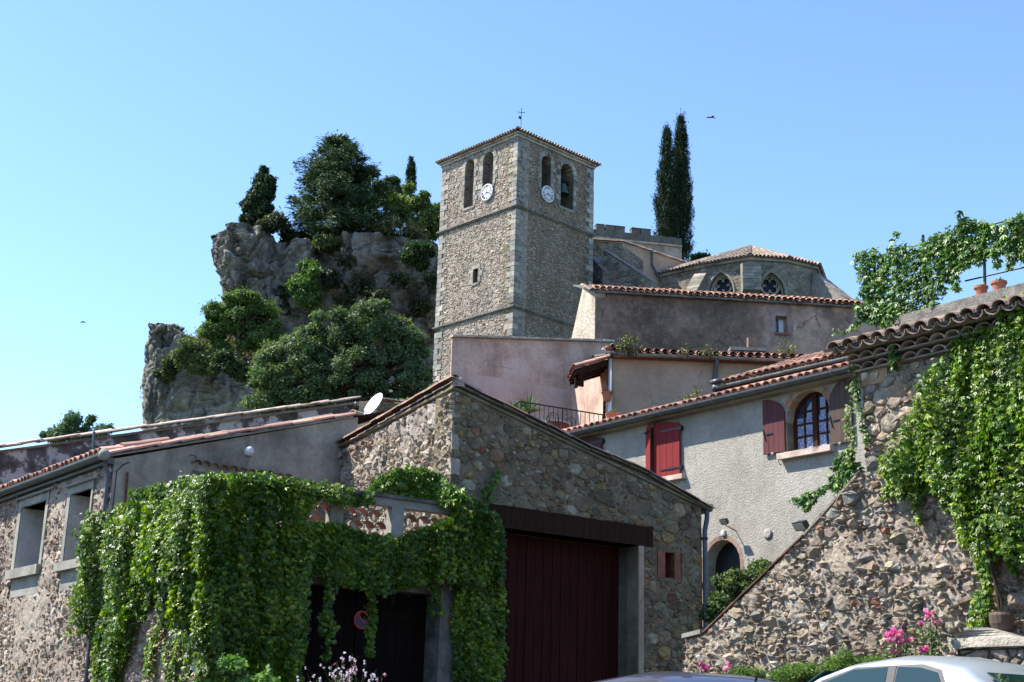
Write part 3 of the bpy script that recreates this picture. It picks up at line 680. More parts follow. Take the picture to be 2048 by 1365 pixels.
def rock(rows, d, deep, seed, amp=1.0, nr=230, nz=165, back=0):
    rows = sorted(rows, reverse=True); ys = [r[0] for r in rows][::-1]; xl = [r[1] for r in rows][::-1]; xr = [r[2] for r in rows][::-1]
    yy = np.linspace(min(ys), max(ys), nz); L = np.array([atd(np.interp(y, ys, xl), y, d) for y in yy]); R_ = np.array([atd(np.interp(y, ys, xr), y, d) for y in yy])
    c = (L+R_)/2; a = np.linalg.norm(R_-L, axis=1)/2; ang = np.linspace(0, 2*pi, nr, endpoint=False); e = .62
    cx = np.sign(np.cos(ang))*np.abs(np.cos(ang))**e; cy = np.sign(np.sin(ang))*np.abs(np.sin(ang))**e
    top = np.clip(np.arange(nz)/3.0, 0, 1)**.5
    V = np.zeros((nz, nr, 3)); V[..., 0] = c[:, 0:1]+(a*1.0)[:, None]*cx*(.55+.45*top[:, None]); V[..., 1] = d+back+deep*cy*(.4+.6*top[:, None]); V[..., 2] = np.array([atd(700, y, d-deep*.75)[2] for y in yy])[:, None]
    P = V.reshape(-1, 3); dirn = np.column_stack([np.tile(cx, nz), np.tile(cy, nz), np.zeros(nz*nr)]); dirn = unit(dirn)
    q = P*np.array([.30, .30, .22]); rid = np.abs(fbm(P*np.array([.5, .5, .16])+3, 4, seed+9, .6)); r2 = np.abs(fbm(P*np.array([1.1, 1.1, .9]), 4, seed+13, .62)); f1, f2, hh = worley(P*np.array([.42, .42, .26])+fbm(P*.8, 2, seed+40)[:, None]*.35, seed+50); g1, g2, hg = worley(P*np.array([1.5, 1.5, 1.0])+fbm(P*2, 2, seed+41)[:, None]*.3, seed+60); dsp = (hh-.5)*1.5-np.clip(.16-(f2-f1), 0, 1)*4.0+(hg-.5)*.62-np.clip(.12-(g2-g1), 0, 1)*1.2+fbm(q, 3, seed, .55)*1.0+.5*((np.minimum(rid, .22)-.15)*4.2+(np.minimum(r2, .25)-.12)*2.0+fbm(P*np.array([.25, .25, 1.6]), 3, seed+20)*.45+fbm(P*2.4, 3, seed+31, .65)*.42); e1, e2, he = worley(P*np.array([3.4, 3.4, 2.6]), seed+70); dsp = dsp+(he-.5)*.22-np.clip(.1-(e2-e1), 0, 1)*.9
    edge = 1-.6*np.abs(np.tile(cx, nz))**3; P = P+dirn*(dsp*amp*edge)[:, None]+np.array([0, 0, 1.])*(fbm(q*1.7, 4, seed+3)*amp*.5)[:, None]
    T = []; idx = np.arange(nz*nr).reshape(nz, nr)
    a0 = idx[:-1]; b0 = np.roll(idx, -1, 1)[:-1]; c0 = idx[1:]; d0 = np.roll(idx, -1, 1)[1:]
    T = np.concatenate([np.stack([a0, c0, b0], -1).reshape(-1, 3), np.stack([b0, c0, d0], -1).reshape(-1, 3)])
    P = np.vstack([P, [[c[0, 0], d+back, c[0, 2]+.4]]]); k = len(P)-1; T = np.vstack([T, [[k, idx[0, i], idx[0, (i+1) % nr]] for i in range(nr)]])
    return P, T
def build_cliff():
    sets = [([(662, 345, 368), (672, 338, 395), (694, 330, 435), (735, 322, 500), (785, 315, 560), (845, 310, 640), (960, 305, 700)], 92, 7, 1, .42),
            ([(468, 510, 548), (474, 482, 572), (484, 450, 580), (505, 446, 590), (535, 452, 590), (560, 462, 590), (585, 458, 600), (640, 462, 620)], 97, 6, 2, .7),
            ([(482, 668, 740), (488, 645, 860), (500, 638, 935), (540, 640, 945), (600, 650, 945), (650, 640, 945), (720, 600, 950), (820, 560, 950)], 99, 8, 3, .9),
            ([(500, 560, 680), (560, 520, 700), (600, 470, 800), (650, 425, 900), (690, 390, 900), (760, 350, 900), (900, 310, 930)], 101, 9, 4, .8)]
    ls = []
    for rows, d, deep, seed, amp in sets: P, T = rock(rows, d, deep, seed, amp); ls.append((P, T, np.ones((len(P), 3))))
    V, T, C = joinl(ls); put('cliff', trimesh('cliff', V, T, C, M['rock']), kind='structure')
build_cliff()
def wild(name, ells, d, n, size, cr, base, young, fy, seed, tpl=None):
    rs = np.random.RandomState(seed); E = px_ells(ells, d); P, N = crown(E, n, cr, rs, .3); D = rs.normal(0, 1, (n, 3))[:len(P)]+np.array([0, 0, .8])
    V, T, C = leaves(P, N+rs.normal(0, .5, (len(P), 3)), D, size*rs.uniform(.5, 1.3, len(P)), leafcol(rs, P, base, young, fy, .4, seed), tpl or TN)
    return put(name, trimesh(name, V, T, C, M['leaf_tree']), kind='stuff')
g = wild('dry_grass', [(780, 468, 95, 9, -6), (700, 466, 40, 7, -5), (835, 490, 40, 22, -5), (500, 465, 34, 8, -5), (385, 690, 40, 22, -7), (360, 715, 30, 20, -8), (450, 705, 55, 14, -7), (520, 720, 40, 12, -8),
    (325, 800, 22, 22, -8), (345, 850, 40, 12, -9), (310, 770, 9, 20, -6)], 99, 26000, .38, .8, (.07, .085, .03), (.20, .16, .07), .3, 5)
tag(g, 'dry yellowish grass and weeds growing on the ledges of the cliff', 'grass')
g = wild('ivy_scrub', [(380, 730, 14, 20, -8), (450, 700, 30, 18, -9), (505, 545, 10, 14, -6), (660, 560, 14, 22, -8), (800, 560, 12, 16, -9), (760, 600, 16, 14, -9), (870, 560, 12, 22, -9), (690, 520, 10, 12, -8), (470, 500, 8, 8, -6), (355, 790, 18, 20, -9), (420, 830, 30, 14, -9), (510, 830, 24, 16, -9), (560, 600, 16, 30, -7), (700, 600, 10, 18, -7), (727, 577, 12, 20, -8), (430, 750, 22, 35, -8), (400, 790, 16, 25, -9), (475, 790, 18, 40, -9), (600, 640, 16, 22, -5), (350, 690, 9, 14, -7), (740, 640, 14, 12, -8), (840, 620, 14, 10, -8)], 99, 22000, .28, .7, (.035, .05, .018), None, 0, 6, TK)
tag(g, 'dark ivy and scrub clinging to the cliff face', 'shrub')

# ---- trees on and below the cliff
DG = (.026, .052, .017)
tree('cypress_tree', 'broad blunt dark cypress standing alone at the left edge of the cliff top', 'tree', [(530, 350, 13, 18), (526, 372, 20, 30), (520, 395, 26, 36), (514, 420, 32, 40), (508, 442, 30, 28), (535, 400, 13, 60), (500, 430, 20, 34)], 93, 50000, .17, .28, DG, None, 0, 11, (512, 480, 522, 370, .25), TK, 'needle', None, .75, .6)
conifer('conifer_tree', 'largest dark conifer with ragged spreading branches on top of the cliff', 'tree', (690, 490), (677, 280), 94,
        [(0, 92), (.12, 104), (.35, 92), (.5, 80), (.62, 78), (.75, 60), (.85, 50), (.93, 26), (1, 6)], 55000, 12, (.036, .068, .024), droop=.05, tuft=1.0, lsize=.30, r=.4)
tree('pine_tree', 'rounded green pine behind the large conifer on the cliff', 'tree', [(775, 378, 30, 28), (757, 395, 28, 30), (795, 395, 22, 28)], 104, 20000, .18, .5, (.05, .09, .028), None, 0, 13, (775, 450, 775, 380, .2))
conifer('cypress_tree', 'small slim cypress rising above the pale green tree on the cliff', 'tree', (822, 390), (822, 319), 100, [(0, 10), (.4, 10), (.75, 6), (1, 1)], 7000, 14, DG, tuft=.25, lsize=.15, upright=1.0, r=.1, droop=0)
tree('leafy_tree', 'pale yellow-green broadleaf tree in front of the slim cypress on the cliff', 'tree', [(812, 402, 36, 26), (842, 412, 28, 26), (795, 425, 26, 22), (835, 440, 28, 22)], 95, 26000, .19, .5, (.085, .13, .032), (.18, .22, .06), .3, 15, (820, 475, 820, 410, .15))
tree('leafy_tree', 'dark broadleaf tree squeezed between the cliff top and the church tower', 'tree', [(872, 420, 14, 28), (862, 455, 22, 18), (885, 445, 20, 30)], 97, 9000, .26, .7, (.04, .075, .02), (.11, .15, .04), .1, 16, (870, 480, 872, 430, .12))
tree('juniper_tree', 'dark tree filling the gully between the two cliff heads', 'tree', [(590, 490, 34, 28), (615, 475, 32, 12), (575, 528, 22, 32), (556, 560, 14, 30), (572, 590, 20, 16)], 94, 36000, .18, .5, (.028, .052, .018), None, 0, 17, (585, 600, 590, 490, .2))
tree('fig_tree', 'bright green broadleaf tree growing in the gully against the right rock', 'tree', [(612, 538, 26, 24), (600, 566, 22, 24), (622, 575, 20, 26), (608, 598, 18, 16)], 90, 17000, .22, .6, (.07, .135, .03), (.11, .18, .045), .2, 18, (610, 620, 611, 550, .12))
tree('round_bush', 'round olive-green bush at the top left corner of the right rock', 'bush', [(655, 483, 20, 16)], 91, 4200, .2, .4, (.055, .085, .03), (.1, .13, .05), .2, 19, (655, 502, 655, 485, .05))
tree('round_bush', 'dark green bush hanging over the right end of the cliff top', 'bush', [(825, 510, 26, 22), (850, 500, 20, 14)], 90, 7000, .2, .5, (.025, .06, .015), None, 0, 20, (825, 530, 825, 512, .05))
tree('round_bush', 'grey-green bush at the foot of the blunt cypress', 'bush', [(545, 450, 26, 14), (525, 458, 22, 10), (560, 440, 14, 12)], 92, 5000, .2, .5, (.05, .065, .035), None, 0, 21, (545, 466, 545, 452, .05))
tree('round_bush', 'tiny bush sticking out at the far left tip of the upper rock', 'bush', [(439, 473, 10, 8)], 94, 1500, .18, .3, (.035, .055, .025), None, 0, 22, (439, 484, 439, 475, .03))
tree('round_bush', 'dry grey bush on the peak of the lowest left rock', 'bush', [(340, 657, 14, 8), (352, 664, 9, 6)], 89, 1500, .2, .3, (.06, .06, .045), None, 0, 23, (340, 668, 340, 658, .03))
tree('round_bush', 'olive bush clinging to the face of the lowest left rock', 'bush', [(325, 745, 20, 16), (345, 730, 16, 14)], 85, 4000, .2, .4, (.05, .07, .028), None, 0, 24, (328, 765, 328, 748, .04))
tree('locust_tree', 'light green spreading tree on the ledge between the lower and upper rocks', 'tree', [(482, 602, 44, 24), (440, 628, 36, 22), (520, 628, 34, 28), (480, 645, 50, 24), (425, 660, 34, 18), (540, 665, 24, 26), (510, 685, 38, 18), (440, 690, 26, 12)], 86, 52000, .16, .42, (.065, .12, .028), (.12, .17, .045), .22, 25, (478, 722, 482, 620, .16), hollow=.4)
tree('elm_tree', 'largest rounded leafy tree below the cliff, left of the church tower', 'tree',
     [(745, 655, 78, 52), (803, 682, 48, 52), (670, 670, 62, 44), (600, 700, 52, 44), (545, 740, 52, 50), (525, 785, 42, 36), (620, 760, 70, 55), (710, 740, 80, 60), (790, 760, 70, 60), (830, 722, 30, 48), (580, 800, 60, 30), (680, 800, 70, 30)], 66, 112000, .15, .42, (.078, .122, .05), (.15, .19, .09), .18, 26, (768, 830, 755, 690, .24), hollow=.45)
tree('round_bush', 'sprawling olive bush linking the lowest crag to the spreading tree', 'bush', [(392, 692, 30, 18), (372, 712, 24, 18), (415, 712, 34, 22), (400, 735, 26, 16)], 83, 9000, .17, .4, (.07, .10, .032), (.14, .15, .06), .25, 124, (395, 750, 395, 700, .05))
tree('round_bush', 'dark bush growing on the slope between the lowest crag and the largest tree', 'bush', [(455, 725, 34, 18), (490, 745, 26, 18)], 82, 7000, .17, .4, (.045, .08, .026), None, 0, 125, (465, 750, 465, 730, .05))
tree('ash_tree', 'small light green tree beyond the roofs at the far left', 'tree', [(150, 848, 34, 22), (110, 866, 30, 16), (195, 864, 30, 14), (140, 875, 55, 14)], 60, 14000, .11, .35, (.05, .095, .04), (.09, .14, .06), .2, 27, (150, 900, 150, 850, .12), hollow=.3)
def spire(label, x, ytop, wmax, d, seed, n):
    return conifer('cypress_tree', label, 'tree', (x, 545), (x, ytop), d, [(0, wmax), (.2, wmax*1.02), (.5, wmax*.9), (.68, wmax*.55), (.82, wmax*.42), (.93, wmax*.2), (1, 1)], n, seed, (.017, .036, .013), tuft=.42, lsize=.21, upright=1.5, droop=0, group='tall cypresses beside the church')
spire('left and lower spire of the twin tall cypresses behind the church', 1334, 262, 25, 98, 31, 24000)
spire('right and taller spire of the twin tall cypresses behind the church', 1362, 238, 25, 99, 32, 26000)
tree('leafy_tree', 'small tuft of broadleaf tree showing just right of the tall cypresses', 'tree', [(1408, 512, 13, 8), (1395, 520, 10, 8)], 100, 1500, .3, .4, (.04, .09, .03), None, 0, 33, (1405, 540, 1405, 515, .1))
# ================================================================== CHURCH TOWER
C0 = atd(1032, 412, 75); TL = Plane(C0, -42.9); TR = Plane(C0, 46.0); WL, WR = 6.93, 6.70
Z3, Z2, ZT = 24.75, 31.0, 35.75
def arch(u0, u1, z0, z1, n=8):
    """round-headed opening, z1 at the crown"""
    r = (u1-u0)/2; c = (u0+u1)/2; return [(u0, z0), (u1, z0)]+[(c+r*cos(pi*k/n), z1-r+r*sin(pi*k/n)) for k in range(n+1)]
def build_tower():
    root = thing('church_tower', 'tall square stone church tower with belfry arches and two white clocks', 'tower', (C0[0], C0[1], 18))
    def op(pl, x0, x1, yt, yb, rect=False):
        u = sorted([pl.uz(x0, (yt+yb)/2)[0], pl.uz(x1, (yt+yb)/2)[0]]); z1 = pl.uz((x0+x1)/2, yt)[1]; z0 = pl.uz((x0+x1)/2, yb)[1]
        return [(u[0], z0), (u[1], z0), (u[1], z1), (u[0], z1)] if rect else arch(u[0], u[1], z0, z1)
    hl = [op(TL, 930.5, 948.5, 320, 414), op(TL, 967, 987.5, 305, 372), op(TL, 947, 957, 538, 566, True)]
    hr = [op(TR, 1082, 1101, 312, 380), op(TR, 1120, 1146, 328, 417)]
    P3 = Plane(TL.P(WL, 0), 46.0); P4 = Plane(TR.P(WR, 0), -42.9)
    for pl, wd, hs, nm in ((TL, WL, hl, 'wall'), (TR, WR, hr, 'wall')):
        slab(nm, pl, [(0, 12), (wd, 12), (wd, ZT), (0, ZT)], hs, 0, 1.0, M['mortar_dark'] if pl is TR else M['mortar'], root)  # right face takes the darker mortar, its shade put into the colour
    for pl, wd in ((P3, WR), (P4, WL)):
        mb = MB(); mb.box(pl.P(0, 12), pl.d*wd, (0, 0, ZT-12), (TL.d if pl is P3 else TR.d)*-.9); mb.build('wall', M['mortar'], root)
    mb = MB()
    for z in (31.2, 34.9): mb.box(C0*[1, 1, 0]+[0, 0, z]+TL.d*.9+TR.d*.9, TL.d*(WL-1.8), TR.d*(WR-1.8), (0, 0, .15))
    mb.build('bell_floor', M['beam'], root)
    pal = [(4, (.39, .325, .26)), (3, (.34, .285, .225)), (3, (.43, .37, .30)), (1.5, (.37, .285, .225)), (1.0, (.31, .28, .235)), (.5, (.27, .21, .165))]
    pal_shade = [(4, (.30, .245, .19)), (3, (.26, .21, .165)), (2, (.34, .285, .22)), (1.5, (.22, .18, .14)), (1, (.29, .21, .16))]  # same stone for the right face, darkened to carry its shade
    for pl, wd, hs, pa, sd in ((TL, WL, hl, pal, 1), (TR, WR, hr, pal_shade, 2)):
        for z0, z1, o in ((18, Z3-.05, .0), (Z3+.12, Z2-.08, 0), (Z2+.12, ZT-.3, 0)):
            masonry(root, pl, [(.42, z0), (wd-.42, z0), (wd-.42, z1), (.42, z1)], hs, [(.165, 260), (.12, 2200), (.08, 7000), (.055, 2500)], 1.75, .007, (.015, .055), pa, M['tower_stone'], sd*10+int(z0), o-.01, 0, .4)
    rs = np.random.RandomState(5); q = [(2, (.30, .285, .25)), (2, (.36, .33, .28)), (1, (.25, .24, .215))]
    corners = [(TL, TR, 0, 0, 1, 1), (TL, P3, WL, 0, -1, 1), (TR, P4, WR, 0, -1, 1)]
    for A, B_, ua, ub, sa, sb in corners:
        z = 19.2; i = 0
        while z < ZT-.35:
            h = rs.uniform(.26, .40)
            if abs(z+h/2-Z3) < .2 or abs(z+h/2-Z2) < .25: z += .3; continue
            la, lb = ((.62, .36) if i % 2 else (.34, .60)); la *= rs.uniform(.9, 1.15); lb *= rs.uniform(.9, 1.1); mb = MB(); e = rs.uniform(.035, .06)
            da = A.d*sa; db = (B_.d*sb) if (A, B_) != (TL, P3) else B_.d
            o = A.P(ua, z)-da*e-db*e; mb.box(o, da*(la+e), db*(lb+e), (0, 0, h-.025), pick(rs, q)); mb.build('quoin', M['ashlar'], root)
            z += h; i += 1
    # dressed jambs of the openings
    for pl, hs in ((TL, hl), (TR, hr)):
        for hi, ho in enumerate(hs):
            us = [a for a, b in ho]; zs = [b for a, b in ho]; u0, u1, z0, z1 = min(us), max(us), min(zs), max(zs); r = (u1-u0)/2 if len(ho) > 4 else 0; z = z0; i = 0
            while z < z1-r-.05:
                h = rs.uniform(.26, .36); h = min(h, z1-r-z)
                for s, u in ((-1, u0), (1, u1)):
                    wd = .38 if (i+(s > 0)) % 2 else .22; mb = MB(); mb.pbox(pl, u if s > 0 else u-wd, u+wd if s > 0 else u, z, z+h-.02, -.55, .05+rs.uniform(0, .02), pick(rs, q)); mb.build('jamb_stone', M['ashlar'], root)
                z += h; i += 1
            if r:
                c = (u0+u1)/2; n = 7
                for k in range(n):
                    a0, a1 = pi*k/n+.03, pi*(k+1)/n-.03; R1 = r+.3; pr = [(c+r*cos(a0), z1-r+r*sin(a0)), (c+R1*cos(a0), z1-r+R1*sin(a0)), (c+R1*cos(a1), z1-r+R1*sin(a1)), (c+r*cos(a1), z1-r+r*sin(a1))]
                    mb = MB(); mb.prism([pl.P(a, b, .055) for a, b in pr], [pl.P(a, b, -.5) for a, b in pr], pick(rs, q)); mb.build('arch_stone', M['ashlar'], root)
            else:
                mb = MB(); mb.pbox(pl, u0-.15, u1+.15, z1, z1+.22, -.4, .05, (.33, .31, .27)); mb.build('lintel', M['ashlar'], root)
            mb = MB(); mb.pbox(pl, u0-.12, u1+.12, z0-.14, z0, -.5, .07, (.3, .28, .24)); mb.build('sill', M['ashlar'], root)
    # string courses and eaves cornice
    for z, e, h in ((Z3, .16, .15), (Z2, .17, .17)):
        for zz, ee, hh in ((z, e, h*.5), (z-h*.5, e*.55, h*.5)):
            mb = MB(); o = C0*[1, 1, 0]+[0, 0, zz]-TL.d*ee-TR.d*ee; mb.box(o, TL.d*(WL+2*ee), TR.d*(WR+2*ee), (0, 0, hh), (.2, .19, .165)); mb.build('string_course', M['ashlar'], root)
    mb = MB()
    for k, (e, h) in enumerate(((.10, .16), (.20, .12))): o = C0*[1, 1, 0]+[0, 0, ZT-.28+k*.16]-TL.d*e-TR.d*e; mb.box(o, TL.d*(WL+2*e), TR.d*(WR+2*e), (0, 0, h-.003), (.42, .37, .31))
    mb.build('cornice', M['ashlar'], root)
    # projecting stones that cast the comb of shadows under the eaves
    # roof
    e = .34; c = C0*[1, 1, 0]+[0, 0, ZT+.02]; a, b, cc, dd = c-TL.d*e-TR.d*e, c+TL.d*(WL+e)-TR.d*e, c+TL.d*(WL+e)+TR.d*(WR+e), c-TL.d*e+TR.d*(WR+e)
    apex = (a+b+cc+dd)/4+[0, 0, 1.05]; mb = MB(); mb.add([a, b, cc, dd, apex+[0, 0, -.02]], [(0, 1, 4), (1, 2, 4), (2, 3, 4), (3, 0, 4), (0, 3, 2, 1)], (.6, .5, .4)); mb.build('roof_deck', M['beam'], root)
    st = MB(); rs = np.random.RandomState(8)
    for p, q_, first in ((a, b, 1), (a, dd, 1), (b, cc, 0), (dd, cc, 0)):
        L = np.linalg.norm(q_-p); al = (q_-p)/L; n = int(L/.235); mid = (p+q_)/2; sl = apex-mid; S_ = np.linalg.norm(sl); sl = sl/S_; up = np.cross(al, sl); up *= np.sign(up[2])
        for i in range(n):
            t = (i+.5)/n; run = S_*(1-abs(2*t-1))
            for r in range(max(1, int(run/.4))):
                o = p+al*(t*L)+sl*(r*.4-.05)+up*.03
                if r == 0 and first: lay(root, 'tile_pale', o, sl, up, rs, (1.0, 1, 1), 'tile', .02)
                else: lay_in(st, o, sl, up, rs)
            lay_in(st, p+al*((i+1)/n*L)+sl*(-.03), sl, up, rs, flip=True)
    for p in (a, b, cc, dd):
        L = np.linalg.norm(apex-p); n = int(L/.38)
        for i in range(n): lay_in(st, p+(apex-p)*(i/n)+[0, 0, .06], (apex-p)/L, (0, 0, 1), rs, (1.15, 1, 1.1))
    st.build('upper_tiles', M['tile_pale'], root, kind='stuff', recalc=False)
    # genoise: rounded corbel tiles under the eaves
    for pl, wd in ((TL, WL), (TR, WR)):
        for i in range(int(wd/.235)): lay(root, 'tile_pale', pl.P((i+.5)*.235, ZT-.02, .25), -pl.n, (0, 0, 1), rs, (1, .8, .8), 'corbel_tile', .01)
    return root, hl, hr
TOWER, HL, HR = build_tower()

def build_clock(pl, x, y, label, dark):
    u, z = pl.uz(x, y); r = .50; c = pl.P(u, z, .05)
    root = thing('wall_clock', label, 'clock', tuple(pl.P(u, z-r, .05)))
    mb = MB(); mb.lathe(c, [(0, 0), (r, 0), (r+.03, .03), (r+.03, .09), (r-.03, .10), (r-.05, .075), (0, .075)], 32, pl.n); mb.build('dial', M['white'], root, smooth=False)
    def bar(x0, y0, x1, y1, w0, w1, o=.08, th=.012):
        dx, dy = x1-x0, y1-y0; L = math.hypot(dx, dy); nx, ny = -dy/L, dx/L
        pts = [(x0+nx*w0, y0+ny*w0), (x0-nx*w0, y0-ny*w0), (x1-nx*w1, y1-ny*w1), (x1+nx*w1, y1+ny*w1)]
        return [right*a+np.array([0, 0, b])+c+pl.n*o for a, b in pts], [right*a+np.array([0, 0, b])+c+pl.n*(o+th) for a, b in pts]
    right = np.cross(np.array([0, 0, 1.]), pl.n)
    for k, s in enumerate(['XII', 'I', 'II', 'III', 'IIII', 'V', 'VI', 'VII', 'VIII', 'IX', 'X', 'XI']):
        a = radians(30*k); mb = MB(); wd = {'I': .036, 'V': .06, 'X': .06}; tot = sum(wd[q] for q in s); t = -tot/2; R0, R1 = .33, .48
        for q in s:
            m = t+wd[q]/2
            def loc(tt, R): return (R*sin(a)+tt*cos(a), R*cos(a)-tt*sin(a))
            segs = {'I': [((m, R0), (m, R1))], 'V': [((m, R0), (m-.022, R1)), ((m, R0), (m+.022, R1))], 'X': [((m-.022, R0), (m+.022, R1)), ((m+.022, R0), (m-.022, R1))]}[q]
            for (ta, ra), (tb, rb) in segs: f, b = bar(*loc(ta, ra), *loc(tb, rb), .009, .009); mb.prism(f, b)
            t += wd[q]
        mb.build('numeral', M['blue'], root)
    for nm, ang, L, wdt in (('minute_hand', 240, .42, .02), ('hour_hand', 110, .29, .03)):
        a = radians(ang); mb = MB(); f, b = bar(-.07*sin(a), -.07*cos(a), L*sin(a), L*cos(a), wdt, wdt*.4, .10 if nm[0] == 'm' else .095); mb.prism(f, b); mb.build(nm, M['blue'], root)
build_clock(TL, 976.5, 385.5, 'white round clock on the sunlit left face of the church tower', 0)
build_clock(TR, 1093, 389, 'white round clock on the shaded right face of the church tower', 1)

def build_bell():
    u, z = TR.uz(1127, 378, -.4); c = TR.P(u, z-.35, -.45); root = thing('church_bell', 'green bronze bell hanging in the right belfry arch', 'bell', tuple(c))
    mb = MB(); mb.lathe(c, [(.40, 0), (.38, .05), (.30, .22), (.24, .45), (.21, .62), (.13, .72), (0, .75)], 20); mb.build('bell_body', M['bronze'], root, smooth=True)
    mb = MB(); mb.tube([c+[0, 0, -.05], c+[0, 0, .5]], .03); mb.ball(c+[0, 0, -.04], .06, 8); mb.build('clapper', M['iron'], root)
    mb = MB(); mb.box(c+TR.d*-.62+TR.n*-.09+[0, 0, .75], TR.d*1.5, TR.n*.2, (0, 0, .2)); mb.build('yoke', M['beam'], root)
build_bell()
def build_cross():
    a = atd(1042, 252, 78.2); b = atd(1043, 217, 78.2); root = thing('weather_vane', 'thin iron cross with small vane on top of the church tower', 'weather vane', tuple(a))
    rt = np.array([1, .1, 0]); mb = MB(); mb.tube([a-[0, 0, .8], b], .022, 6); mb.build('pole', M['iron'], root)
    m = a+(b-a)*.78; mb = MB(); mb.tube([m-rt*.2, m+rt*.2], .02, 6); mb.ball(m-rt*.2, .035, 6); mb.ball(m+rt*.2, .035, 6); mb.ball(b, .035, 6); mb.build('cross_bar', M['iron'], root)
    m = a+(b-a)*.48; mb = MB(); p = [m+[0, 0, .08], m-rt*.2+[0, 0, .11], m-rt*.13+[0, 0, .03], m-rt*.2+[0, 0, -.05], m+[0, 0, -.12]]; mb.prism(p, [q+np.array([0, .02, 0]) for q in p]); mb.build('vane', M['iron'], root)
build_cross()

# ================================================================== CASTLE WALL, NAVE, APSE
def build_castle():
    z0 = 37.19; pl = Plane(atd(1185, 458, 95), 78.1); root = thing('castle_wall', 'dark crenellated castle wall behind the tall cypresses', 'wall', tuple(pl.P(0, 30)))
    slab('wall', pl, [(-1, 20), (7, 20), (7, z0-.6), (-1, z0-.6)], [], 0, .8, M['grey_render'], root)
    mb = MB(); mb.pbox(pl, -1, 7, z0-.75, z0-.6, 0, .12, (.42, .37, .27)); mb.build('string_course', M['ashlar'], root)
    mb = MB(); mb.pbox(pl, -1, 7, z0-.6, z0, -.6, 0, (.13, .125, .11)); mb.build('parapet', M['ashlar'], root)
    rs = np.random.RandomState(2)
    for x0, x1 in ((1193, 1209), (1212, 1230), (1231, 1250), (1264, 1280), (1282, 1302)):
        u0, u1 = pl.uz(x0, 455)[0], pl.uz(x1, 455)[0]; mb = MB(); mb.pbox(pl, u0, u1, z0, z0+.42, -.55, -.02, (.135, .13, .115)); mb.build('merlon', M['ashlar'], root)
        mb = MB(); mb.pbox(pl, u0-.03, u1+.03, z0+.42, z0+.47, -.6, .03, (.16, .155, .14)); mb.build('merlon_cap', M['ashlar'], root)
build_castle()
